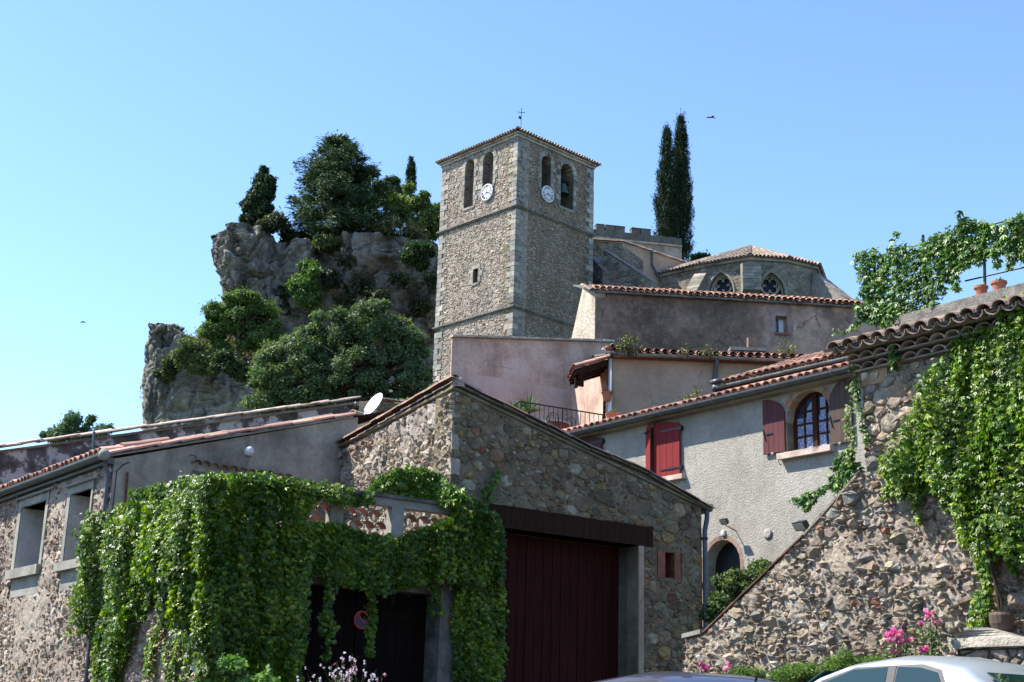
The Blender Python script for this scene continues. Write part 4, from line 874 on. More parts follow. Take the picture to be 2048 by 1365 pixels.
def build_nave():
    root = thing('church_nave', 'old grey church nave with sloping buttresses between the tower and the apse', 'church', tuple(atd(1230, 600, 84)))
    pa = [(3, (.20, .19, .165)), (2, (.26, .245, .21)), (2, (.15, .145, .125)), (1, (.24, .19, .15))]
    n1 = Plane(atd(1165, 480, 83), 82.5); a = n1.uz(1245, 486); 
    o = [(-1.5, 22), (a[0], 22), (a[0], a[1]), (-1.5, a[1]-.05)]; slab('wall', n1, o, [], 0, .8, M['mortar_dark'], root)
    masonry(root, n1, [(-1.5, 27), (a[0], 27), (a[0], a[1]-.1), (-1.5, a[1]-.1)], [], [(.32, 300), (.2, 1200)], 1.4, .015, (.03, .06), pa, M['ashlar'], 31, -.01, 40, .15)
    rs = np.random.RandomState(3); tile_row(root, 'tile_old', n1.P(-1.5, a[1]+.02, .05), n1.P(a[0], a[1]+.05, .05), (0, 0, 1), 4, .4, (1.3, 1, 1.2))
    n2 = Plane(n1.P(a[0], 0), 51.2); b = n2.uz(1385, 532); o = [(0, 22), (b[0], 22), (b[0], b[1]), (0, a[1])]; slab('wall', n2, o, [], 0, .8, M['yellow'], root)
    masonry(root, n2, [(0, 29.5), (1.9, 29.5), (1.9, a[1]-.75), (0, a[1]-.15)], [], [(.26, 300), (.16, 900)], 1.4, .015, (.03, .06), pa, M['ashlar'], 33, -.01, 20, .15)
    tile_row(root, 'tile_pale', n2.P(b[0], b[1]+.03, .08), n2.P(0, a[1]+.06, .08), (0, 0, 1), 5, .36, (1.2, 1, 1.2)); tile_row(root, 'tile_pale', n2.P(b[0], b[1]+.09, -.1), n2.P(0, a[1]+.12, -.1), (0, 0, 1), 6, .36, (1.2, 1, 1.2))
    mb = MB(); R0 = n1.P(-1.5, a[1], 0); R1 = n1.P(a[0], a[1], 0); R2 = n2.P(b[0], b[1], 0); bk = np.array([1., 8, .2]); mb.add([R0, R1, R2, R2+bk, R0+bk], [(0, 1, 2, 3, 4)], (.3, .25, .2)); mb.build('roof_deck', M['tile_pale'], root)
    u, z = n2.uz(1302, 510); mb = MB(); mb.tube([n2.P(u, z+.5, .12), n2.P(u, z-.7, .12), n2.P(u+.5, z-1.6, .3)], .07, 8); mb.build('rain_pipe', M['zinc'], root)
    # buttress with sloping stone top
    for (x0, y0, x1, y1, d, wd, col) in ((1228, 512, 1320, 572, 80.5, 1.3, (.20, .19, .17)), (1205, 518, 1232, 545, 81.5, .9, (.17, .16, .14))):
        p, q = atd(x0, y0, d+1.4), atd(x1, y1, d-.6); dr = (q-p)*[1, 1, 0]; dr /= np.linalg.norm(dr); sd = np.array([dr[1], -dr[0], 0])*wd; dn = np.array([0, 0, -9.])
        mb = MB(); mb.prism([p, q, q+dn, p+dn], [p+sd, q+sd, q+sd+dn, p+sd+dn], col); mb.build('buttress', M['ashlar'], root)
        bp = Plane(p+(sd if sd[1] < 0 else sd*0), math.degrees(math.atan2(dr[0], dr[1]))); bl = float(np.linalg.norm((q-p)[:2])); masonry(root, bp, [(0, q[2]-3), (bl, q[2]-3), (bl, q[2]-.05), (0, p[2]-.05)], [], [(.3, 200), (.2, 500)], 1.5, .014, (.03, .06), pa, M['ashlar'], int(x0), -.005, 40, .12)
        for k in range(5):
            t0, t1 = k/5, (k+1)/5-.02; A_, B_ = p+(q-p)*t0, p+(q-p)*t1; nn = np.cross(q-p, sd); nn /= np.linalg.norm(nn); nn *= np.sign(nn[2])
            mb = MB(); mb.box(A_+nn*(.02+.03*rs.rand()), B_-A_, sd*1.04, nn*.07, tuple(np.array([.28, .27, .24])*rs.uniform(.8, 1.2))); mb.build('cap_stone', M['ashlar'], root)
build_nave()
def build_apse():
    ze = 30.5; px = [(1310, 548), (1398, 527.5), (1500, 510.5), (1580, 516), (1640, 530), (1666, 558)]; E = [atz(x, y, ze) for x, y in px]
    E[5] = E[4]+np.array([1.4, 4.0, 0]); E.append(E[5]+np.array([-2, 5., 0])); back = E[0]+np.array([1.5, 7., 0])
    root = thing('church_apse', 'polygonal church apse with gothic tracery windows and pale tiled roof', 'church', tuple(E[2]*[1, 1, 0]+[0, 0, 22]))
    cen = np.array([15.2, 88.3, ze]); W_ = [cen+(e-cen)*.955 for e in E]; rs = np.random.RandomState(9); st = MB()
    apex = atd(1500, 494.5, 88.3); ring = [e*1 for e in E]+[back]
    mb = MB(); mb.add(ring+[apex-[0, 0, .03]], [(i, i+1, len(ring)) for i in range(len(ring)-1)]+[(len(ring)-1, 0, len(ring))]+[tuple(range(len(ring)))[::-1]], (.5, .4, .33)); mb.build('roof_deck', M['tile_pale'], root)
    pan = [(.30, .28, .24), (.34, .31, .26)]; pa = [(3, (.24, .225, .195)), (3, (.30, .28, .235)), (2, (.19, .18, .155)), (1, (.34, .29, .23))]
    wins = {1: (1441, 545, 1441, 612, 30), 2: (1543, 545, 1543, 612, 29)}
    for i in range(len(E)-1):
        p, q = E[i], E[i+1]; L = np.linalg.norm(q-p); al = (q-p)/L; n = max(2, int(L/.25)); mid = (p+q)/2; sl = apex-mid; Sl = np.linalg.norm(sl); sl /= Sl; up = np.cross(al, sl); up *= np.sign(up[2])
        for k in range(n):
            t = (k+.5)/n; run = Sl*(1-abs(2*t-1)*.97)
            for r in range(max(1, int(run/.4))):
                o = p+(q-p)*t+sl*(r*.4-.06)+up*(.02+.01*(r % 2))
                if r == 0: lay(root, 'tile_apse', o, sl, up, rs, (1.05, 1, 1), 'tile', .02)
                else: lay_in(st, o, sl, up, rs, (1.05, 1, 1.1))
            lay_in(st, p+(q-p)*((k+1)/n)+sl*-.04, sl, up, rs, flip=True)
        a, b = W_[i]*1, W_[i+1]*1; az = math.degrees(math.atan2(b[0]-a[0], b[1]-a[1])); pl = Plane(a, az); w_ = float(np.linalg.norm((b-a)[:2])); hs = []
        if i in wins:
            x, yt, _, yb, hw = wins[i]; u = pl.uz(x, 560)[0]; zt = pl.uz(x, yt)[1]; r = .86; zs = zt-1.4; pt = [(u-r, 24.8), (u+r, 24.8)]
            for k in range(7): t = k/6*radians(58); pt.append((u-r+2*r*1.06*cos(t)-.11, zs+2*r*1.06*sin(t)*.93))
            for k in range(5, -1, -1): t = k/6*radians(58); pt.append((u+r-2*r*1.06*cos(t)+.11, zs+2*r*1.06*sin(t)*.93))
            hs.append(pt)
            fr = pl
            # tracery: quatrefoil over two trefoil lights
            mb = MB(); top = max(b_ for a_, b_ in pt)
            g = [(a_, b_) for a_, b_ in pt]; mb.prism([pl.P(a_, b_, -.55) for a_, b_ in g], [pl.P(a_, b_, -.6) for a_, b_ in g]); mb.build('window_glass', M['glass_dark'], root)
            c = (u, zs+.62); w = .05
            def ringt(cx, cz, rr, wdt, a0=0, a1=2*pi, nn=18, o=-.42):
                m = MB(); m.tube([pl.P(cx+rr*cos(a0+(a1-a0)*k/nn), cz+rr*sin(a0+(a1-a0)*k/nn), o) for k in range(nn+1)], wdt, 6, False, (.42, .39, .32)); return m
            m = ringt(c[0], c[1], .62, .075)
            for k in range(4): a_ = pi/4+k*pi/2; q_ = ringt(c[0]+.3*cos(a_), c[1]+.3*sin(a_), .27, .045, a_-2.2, a_+2.2, 10); m.add(q_.v, q_.f, (.42, .39, .32))
            m.build('quatrefoil', M['ashlar'], root, smooth=True, recalc=False)
            for s in (-1, 1):
                m = ringt(u+s*.46, zs-.45, .3, .055, -.3, pi+.3, 12); q_ = ringt(u+s*.46, zs-.2, .16, .04, 0, pi, 8); m.add(q_.v, q_.f, (.42, .39, .32)); m.tube([pl.P(u+s*.46-.38, 24.8, -.42), pl.P(u+s*.46-.38, zs-.3, -.42)], .05, 6, False, (.42, .39, .32)); m.tube([pl.P(u+s*.46+.38, 24.8, -.42), pl.P(u+s*.46+.38, zs-.3, -.42)], .05, 6, False, (.42, .39, .32)); m.build('trefoil', M['ashlar'], root, smooth=True, recalc=False)
            m = MB(); m.tube([pl.P(a_, b_, -.35) for a_, b_ in pt[1:]+pt[:1]], .11, 6, False, (.36, .335, .28)); m.tube([pl.P(u+(a_-u)*1.12, b_+.05, -.02) for a_, b_ in pt[1:]+pt[:1]], .09, 6, False, (.33, .31, .26)); m.build('window_moulding', M['ashlar'], root, smooth=True, recalc=False)
        slab('wall', pl, [(0, 22), (w_, 22), (w_, ze+.05), (0, ze+.05)], hs, 0, .9, M['mortar_dark'], root)
        masonry(root, pl, [(.0, 26), (w_, 26), (w_, ze-.25), (0, ze-.25)], hs, [(.24, 260), (.16, 1200)], 1.9, .007, (.01, .022), pa, M['ashlar'], 50+i, -.01, 60, .06)
        mb = MB(); mb.pbox(pl, -.05, w_+.05, ze-.22, ze-.02, -.2, .14, (.33, .30, .26)); mb.build('cornice', M['ashlar'], root)
    for p in E[:6]:
        L = np.linalg.norm(apex-p); n = int(L/.38)
        for i in range(n): lay_in(st, p+(apex-p)*(i/n)+[0, 0, .07], (apex-p)/L, (0, 0, 1), rs, (1.2, 1, 1.2))
    st.build('upper_tiles', M['tile_apse'], root, kind='stuff', recalc=False)
    # buttresses: at the corners of the polygon, pointing outwards
    for i, wd, ln, zt, zb, box_ in ((1, .8, 2.0, 29.9, 27.8, 0), (2, 1.15, 1.0, 30.0, 28.0, 1), (4, .95, 2.6, 30.0, 27.6, 0), (5, .8, 2.8, 29.8, 26.6, 0)):
        p = W_[i]*[1, 1, 0]; out = (p-cen*[1, 1, 0]); out /= np.linalg.norm(out); sd = np.array([out[1], -out[0], 0])
        if box_: f = [p+sd*-wd/2+[0, 0, zt], p+sd*-wd/2+out*ln+[0, 0, zt-.25], p+sd*-wd/2+out*ln+[0, 0, 28.0], p+sd*-wd/2+out*.4+[0, 0, 27.9], p+sd*-wd/2+out*.4+[0, 0, 22.5], p+sd*-wd/2+[0, 0, 22.5]]
        else: f = [p+sd*-wd/2+[0, 0, zt], p+sd*-wd/2+out*ln+[0, 0, zb], p+sd*-wd/2+out*ln+[0, 0, 22.5], p+sd*-wd/2+[0, 0, 22.5]]
        mb = MB(); mb.prism(f, [q+sd*wd for q in f], (.25, .24, .21)); mb.build('buttress', M['ashlar'], root)
        pl = Plane(f[1]*[1, 1, 0], math.degrees(math.atan2(sd[0], sd[1])))
        zb2 = f[1][2]; z = zb2-.03; k = 0
        while z > (28.05 if box_ else 25):
            h = rs.uniform(.17, .28); us = [0, wd*rs.uniform(.35, .65), wd]
            for u0, u1 in zip(us[:-1], us[1:]):
                mb = MB(); mb.pbox(pl, u0+.008, u1-.008, max(z-h+.015, 27.99 if box_ else 20), z, -.02, .03+rs.uniform(0, .02), pick(rs, pa)); mb.build('stone', M['ashlar'], root)
            z -= h
        if not box_:
            A_, B_ = f[0], f[1]; nn = np.cross(B_-A_, sd); nn /= np.linalg.norm(nn); nn *= np.sign(nn[2])
            for k in range(9):
                mb = MB(); mb.box(A_+(B_-A_)*(k/9)+nn*.005-sd*.03, (B_-A_)*(1/9-.008), sd*(wd+.06), nn*(.05+.03*rs.rand()), pick(rs, pa)); mb.build('cap_stone', M['ashlar'], root)
build_apse()
# ================================================================== PLANES OF THE VILLAGE (two wall directions)
AL, AR = -36.4, 53.6
cB = atd(1401, 1100, 24); B = Plane(cB, AR)                       # barn and terrace front
uT = B.uz(440, 1050)[0]; LL = Plane(B.P(uT, 0), AL)               # terrace side and left house front
uH = LL.uz(225, 950)[0]; LR = Plane(LL.P(uH, 0), AR)              # left house gable wall
uA = B.uz(907, 880)[0]; BL = Plane(B.P(uA, 0), -30.2)             # barn sunlit side
Wd = Plane(atd(1728, 760, 17), AL)                                # right wall; u grows away from the camera
H = Plane(atd(1340, 900, 31), AL)                                 # roughcast house
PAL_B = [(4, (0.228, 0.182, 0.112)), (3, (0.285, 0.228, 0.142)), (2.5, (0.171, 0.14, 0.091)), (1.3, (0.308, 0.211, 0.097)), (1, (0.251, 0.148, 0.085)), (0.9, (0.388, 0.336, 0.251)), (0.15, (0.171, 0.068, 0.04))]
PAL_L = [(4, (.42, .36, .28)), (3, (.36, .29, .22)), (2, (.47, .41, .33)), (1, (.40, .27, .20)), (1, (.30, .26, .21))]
PAL_W = [(4, (.36, .29, .22)), (3, (.30, .25, .195)), (3, (.42, .345, .27)), (2, (.25, .235, .205)), (1, (.37, .26, .18)), (.8, (.46, .43, .38)), (.25, (.30, .14, .10))]
PAL_H = [(4, (.38, .30, .24)), (3, (.43, .34, .28)), (2, (.36, .25, .20)), (2, (.50, .44, .37)), (1, (.29, .24, .20))]

# ------------------------------------------------------------------ stone barn with the garage door
def build_barn():
    root = thing('stone_barn', 'rubble stone barn with wide dark red garage door and sloping tiled roof', 'barn', tuple(B.P(-2.5, 1.3)))
    zA = B.uz(907, 765)[1]; zB = 5.42; uE = .03
    u1 = B.uz(1276, 1200)[0]; u0 = B.uz(975, 1200)[0]; zl = B.uz(1240, 1086)[1]; zl2 = zl+.35; uL = B.uz(1305, 1085)[0]
    w0, w1, wz0, wz1 = B.rect([(1329, 1104), (1348, 1106), (1348, 1157), (1329, 1155)])
    win = [(w0, wz0), (w1, wz0), (w1, wz1), (w0, wz1)]; gate = [(u0, .9), (u1, .9), (u1, zl), (u0, zl)]
    top = [(uE, zB), (-1.3, 5.79), (-2.6, 6.04), (-4.0, 6.39), (uA, zA)]
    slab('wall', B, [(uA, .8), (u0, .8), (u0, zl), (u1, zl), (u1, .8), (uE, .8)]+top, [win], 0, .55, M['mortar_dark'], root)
    # masonry left out where the lintel, jamb and small window frame sit
    gate2 = [(u0-.1, .8), (u1+.13, .8), (u1+.13, zl-.01), (uL, zl-.01), (uL, zl2-.03), (u0-.3, zl2)]
    win2 = [(w0-.2, wz0-.05), (w1+.16, wz0-.05), (w1+.16, wz1+.08), (w0-.2, wz1+.08)]
    masonry(root, B, [(uA, .85), (uE, .85), (uE, zB-.12), (-1.3, 5.67), (-2.6, 5.92), (-4.0, 6.27), (uA, zA-.14)], [gate2, win2],
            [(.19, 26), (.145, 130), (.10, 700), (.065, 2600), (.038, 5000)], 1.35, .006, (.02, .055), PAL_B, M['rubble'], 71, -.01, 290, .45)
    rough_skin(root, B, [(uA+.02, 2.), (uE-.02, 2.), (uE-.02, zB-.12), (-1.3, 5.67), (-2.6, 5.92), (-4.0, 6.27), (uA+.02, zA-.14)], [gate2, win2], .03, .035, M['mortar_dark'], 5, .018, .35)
    mb = MB(); mb.pbox(B, u0-.35, uL, zl, zl2, -.42, .012, (1, 1, 1)); mb.build('lintel_beam', M['beam'], root)
    mb = MB(); mb.pbox(B, u1+.003, u1+.12, .8, zl-.003, -.30, .02, (1, 1, 1)); mb.build('jamb', M['yellow'], root)
    # door plane depth from where its right edge shows
    od = .1
    for k in range(60):
        if proj(B.P(u1, 3, -od))[0] < 1239: break
        od += .03
    mb = MB(); mb.pbox(B, u1, u1+.6, .8, zl+.3, -od-.2, -.28); mb.build('reveal', M['cement'], root)
    n = 17; wd = (u1-u0)/n; rs = np.random.RandomState(4)
    for k in range(n):
        mb = MB(); mb.pbox(B, u0+k*wd+.006, u0+(k+1)*wd-.006, 1.2, zl+.2, -od-.05, -od+rs.uniform(0, .008)); mb.build('door_board', M['garage_wood'], root)
    mb = MB(); mb.pbox(B, u0-.3, u1+.3, 1.1, zl+.3, -od-.14, -od-.06); mb.build('door_backing', M['void'], root)
    for a, b, nm in ((w0-.17, w0, 'window_jamb'), (w1, w1+.13, 'window_jamb')):
        mb = MB(); mb.pbox(B, a, b, wz0-.02, wz1+.02, -.4, .02); mb.build(nm, M['clay_dim'], root)
    mb = MB(); mb.pbox(B, w0, w1, wz0, wz1, -.54, -.45); mb.build('window_pane', M['void'], root)
    # sunlit side
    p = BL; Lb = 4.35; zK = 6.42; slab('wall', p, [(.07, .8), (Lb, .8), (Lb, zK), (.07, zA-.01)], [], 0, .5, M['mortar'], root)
    rough_skin(root, p, [(.02, 4.2), (Lb, 4.2), (Lb, zK-.1), (.02, zA-.12)], [], .026, .05, M['mortar'], 6, .035, .45)
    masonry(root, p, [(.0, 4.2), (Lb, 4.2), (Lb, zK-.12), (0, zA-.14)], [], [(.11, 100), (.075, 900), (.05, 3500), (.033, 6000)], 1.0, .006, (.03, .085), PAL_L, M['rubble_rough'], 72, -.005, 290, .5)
    # corner stones
    rs = np.random.RandomState(6); z = 4.3
    while z < zA-.3:
        h = rs.uniform(.08, .30); la = rs.uniform(.05, .12); e_ = rs.uniform(-.012, .012)
        if rs.rand() < .7: q0 = B.P(uA-.02, z)+B.n*(.02+e_); q1 = p.P(rs.uniform(.10, .26), z, .03); q2 = B.P(uA+la, z, .02+e_); q3 = B.P(uA+la*.9, z, -.3); f = [q0+p.n*.02, q2, q3, q1]; mb = MB(); mb.prism(f, [v_+np.array([rs.normal(0, .008), rs.normal(0, .008), h-.015]) for v_ in f], pick(rs, PAL_L[:3]+PAL_B[:2])); mb.build('corner_stone', M['rubble_rough'], root)
        z += h
    # roof: deck, verge slabs, tiles
    A = B.P(uA, zA); Bc = B.P(uE, zB); K = p.P(Lb, zK); D_ = Bc+(K-A); dn = np.array([0, 0, -.07]); mb = MB(); e = B.n*.04; low_ = np.array([0, 0, -.06]); f = [A+e+p.n*.08+low_, Bc+e+B.d*.22+low_, D_+B.d*.25, K+p.n*.08]; mb.prism(f, [q+dn*.6 for q in f], (.2, .17, .13)); mb.build('roof_deck', M['mortar_dark'], root)
    pr = [B.P(uE+.22, zB-.07), B.P(-1.3, 5.82), B.P(-2.6, 6.06), B.P(-4.0, 6.41), B.P(uA-.06, zA-.01)]
    rs = np.random.RandomState(12)
    for i in range(4):
        a, b = pr[i], pr[i+1]; L = np.linalg.norm(b-a); n = int(round(L/.44)); d = (b-a)/L; sl = (K-A)/np.linalg.norm(K-A)
        for k in range(n):
            o = a+d*(k*L/n)+B.n*.0+[0, 0, .01]; lay(root, 'tile_pink' if (i*3+k) % 4 == 1 else 'tile_old', o, d+[0, 0, .05], (0, 0, 1), rs, (1.25, L/n/.40, .62), 'tile', .04)
            mb = MB(); q = a+d*(k*L/n+.01)+B.n*(.06+.03*rs.rand())+[0, 0, -.03+rs.normal(0, .008)]; mb.box(q, d*(L/n-.02), B.n*-.4, (0, 0, .035+.02*rs.rand()), pick(rs, [(1, (.15, .14, .11)), (1, (.2, .16, .12))])); mb.build('verge_stone', M['rubble'], root)
    st = MB(); wv = np.linalg.norm(K-A); sl = (K-A)/wv; dd = (pr[4]-pr[0]); Ld = np.linalg.norm(dd); dd /= Ld
    for c in range(1, int(wv/.24)):
        for r in range(int(Ld/.40)): lay_in(st, pr[0]+dd*(r*.41)+sl*(c*.24)+[0, 0, .03+.012*(r % 2)], dd, (0, 0, 1), rs)
    st.build('upper_tiles', M['tile'], root, kind='stuff', recalc=False)
    tile_row(root, 'tile', K+p.n*.05+[0, 0, .03], A+p.n*.05+[0, 0, .06], (0, 0, 1), 14, .30, (1.0, 1, .8)); tile_row(root, 'tile_old', K+p.n*.0+[0, 0, -.05], A+p.n*.0+[0, 0, -.02], (0, 0, 1), 15, .30, (1.1, 1, .7))
    mb = MB(); c = A+[0, 0, .0]; mb.lathe(c+p.n*.02+[0, 0, -.02]+B.d*.06, [(0, .13), (.05, .12), (.09, .09), (.115, .03), (.12, -.05)], 10); mb.build('ridge_cap', M['tile_old'], root, smooth=True, recalc=False)
    # short row of clay tile ends under the back end of the eave
    for k in range(5): u = 4.2-k*.23; lay(root, 'tile', p.P(u, 6.12+.035*k, .09), -p.n, (0, 0, 1), rs, (1, .5, .8), 'corbel_tile')
    # back walls
    mb = MB(); q = p.P(Lb, .8); mb.box(q, B.d*5.2, p.n*-.4, (0, 0, 4.6)); q = B.P(uE, .8); mb.box(q+B.d*-.002, (K-A)*[1, 1, 0], B.d*-.4, (0, 0, 4.55)); mb.build('wall', M['mortar_dark'], root)
build_barn()
def build_barn_pipe():
    root = thing('rain_pipe', 'dark bent rain pipe with hopper at the right corner of the stone barn', 'pipe', tuple(B.P(.1, 1.3)))
    c = lambda x, y, o=0: B.P(.10, B.uz(x, y)[1], o)
    mb = MB(); mb.tube([B.P(.16, 5.42, -.05), B.P(.17, 5.36, 0)], .09, 8); mb.box(B.P(.05, 5.36, -.1), B.d*.22, B.n*.16, (0, 0, .09)); mb.build('hopper', M['zinc'], root)
    mb = MB(); mb.tube([B.P(.17, 5.38, 0), B.P(.17, 5.2, 0), B.P(.06, 4.95, .05), B.P(.06, 1.2, .05)], .045, 8, False); mb.build('pipe', M['zinc'], root, smooth=True)
    for z in (4.8, 3.4, 2.2): mb = MB(); mb.tube([B.P(.06, z, .05), B.P(.06, z+.04, .05)], .058, 8); mb.build('clamp', M['iron'], root)
build_barn_pipe()

# ------------------------------------------------------------------ terrace in front of the left house
def build_terrace():
    root = thing('terrace', 'concrete terrace with clay tile balustrade above dark brown double doors', 'terrace', tuple(B.P(-7.2, 1.2)))
    zr1 = B.uz(735, 985)[1]; zr0 = zr1-.17; zd = 3.95; zb = 3.58; u9 = uA+.32
    mb = MB(); mb.pbox(B, uT+.05, u9, zr1-.05, zr1, -.16, .10); mb.build('coping', M['cement_dark'], root)
    mb = MB(); mb.pbox(B, uT+.08, u9, zr0, zr1-.053, -.10, .06); mb.build('rail_beam', M['cement'], root)
    mb = MB(); mb.pbox(B, uT+.03, uA, zb, zd, -.25, .04); mb.build('edge_beam', M['cement_dark'], root)
    mb = MB(); mb.box(B.P(uT+.05, zb+.08, -.26), B.d*(uA-uT-.1), B.n*-3.2, (0, 0, .22)); mb.build('deck', M['cement_dark'], root)
    posts = []
    for x0, x1 in ((658, 683), (780, 804), (560, 578)):
        a, b = B.uz(x0, 1030)[0], B.uz(x1, 1040)[0]; posts.append((a, b)); mb = MB(); mb.pbox(B, a, b, zd, zr0, -.10, .055); mb.build('post', M['cement'], root)
    rs = np.random.RandomState(3); u = uT+.3; r = .105; k = 0
    h0 = zd+.01; rows = int((zr0-h0)/(r*1.62))
    vs = []
    for j in range(rows):
        uu = uT+.2+(j % 2)*r
        while uu < u9-.2:
            if not any(a-r*.8 < uu < b+r*.8 for a, b in posts):
                o = B.P(uu, h0+j*r*1.62, .03); lay(root, 'tile_pink' if rs.rand() < .4 else 'tile', o, -B.n, (0, 0, 1), rs, (1., .28, 1.15), 'claustra_tile', .01); k += 1
            uu += r*2.03
    # doors
    px = lambda x: B.uz(x, 1250)[0]
    ua, ub, uc = px(588), px(735), px(877); od = .35
    for a, b in ((ua-.02, ub-.01), (ub+.01, uc)):
        n = 7
        for i in range(n):
            w_ = (b-a)/n; mb = MB(); mb.pbox(B, a+i*w_+.004, a+(i+1)*w_-.004, 1.1, zb, -od-.05, -od+rs.uniform(0, .006)); mb.build('door_board', M['door_wood'], root)
        for zz in (1.5, 3.0): mb = MB(); mb.pbox(B, a+.05, b-.05, zz, zz+.15, -od+.01, -od+.035); mb.build('door_brace', M['door_wood'], root)
    mb = MB(); mb.pbox(B, ua-.5, uc+.3, 1., zb, -od-.12, -od-.06); mb.build('door_backing', M['void'], root)
    mb = MB(); mb.pbox(B, uc+.0, px(912), 1., zb, -.5, .03); mb.build('pillar', M['cement_dark'], root)
    mb = MB(); mb.pbox(B, px(912)+.003, px(978), 1., zd, -.5, .01); mb.build('pillar', M['cement_dark'], root)
    mb = MB(); mb.pbox(B, uT+.02, ua-.02, 1., zb, -.5, .01); mb.build('pillar', M['mortar_dark'], root)
    # ledge at the pillar head
    mb = MB(); mb.pbox(B, ua-.1, px(905), 3.42, 3.575, -.3, -.02); mb.build('lintel', M['cement_dark'], root)
    # sunlit side wall in line with the left house
    slab('wall', LL, [(0, .8), (uH, .8), (uH, 4.55), (0, 4.7)], [], 0, .4, M['mortar'], root)
    masonry(root, LL, [(0, 1.6), (uH-.02, 1.6), (uH-.02, 4.5), (0, 4.65)], [], [(.12, 120), (.08, 700), (.052, 2500), (.035, 3000)], 1.05, .007, (.025, .08), PAL_H, M['rubble_rough'], 81, -.005, 290, .5)
    rough_skin(root, LL, [(0.02, 1.8), (uH-.02, 1.8), (uH-.02, 4.5), (0.02, 4.65)], [], .03, .05, M['mortar_right'], 7, .035, .5)
    return zr1, zd, od
ZR1, ZD, OD = build_terrace()
def build_sign():
    u, z = B.uz(721, 1240, -OD); c = B.P(u, z, -OD+.03); root = thing('round_sign', 'round red-rimmed no-parking sign on the brown doors, half hidden by creeper', 'sign', tuple(c))
    R_ = .135; mb = MB(); mb.lathe(c, [(R_*.78, .01), (R_, .01), (R_, 0), (R_*.78, 0)], 28, B.n); mb.build('rim', m_plain('sign_red', (.45, .03, .02), .5, 0, .4, .1), root)
    mb = MB(); mb.lathe(c, [(R_*.78, .004), (0, .004)], 28, B.n); mb.build('face', m_plain('sign_blue', (.02, .045, .13), .5, 0, .4, .1), root)
    mb = MB(); d = B.d*.7+np.array([0, 0, -.7]); s = np.cross(d, B.n)*.014; mb.box(c-d*R_*.8-s+B.n*.006, d*R_*1.6, s*2, B.n*.004); mb.build('bar', bpy.data.materials['sign_red'], root)
build_sign()
def build_panel():
    pl = LL; u, z = pl.uz(405, 1310); root = thing('number_board', 'small white rectangular plate on the terrace side wall behind creeper strands', 'board', tuple(pl.P(u, z-.2, .1)))
    mb = MB(); mb.pbox(pl, u-.14, u+.10, z-.22, z+.26, .09, .11); mb.build('plate', M['white'], root)
    mb = MB(); mb.pbox(pl, u-.16, u+.12, z-.24, z-.221, .085, .115); mb.pbox(pl, u-.16, u+.12, z+.261, z+.28, .085, .115); mb.build('plate_rim', M['zinc'], root)
build_panel()

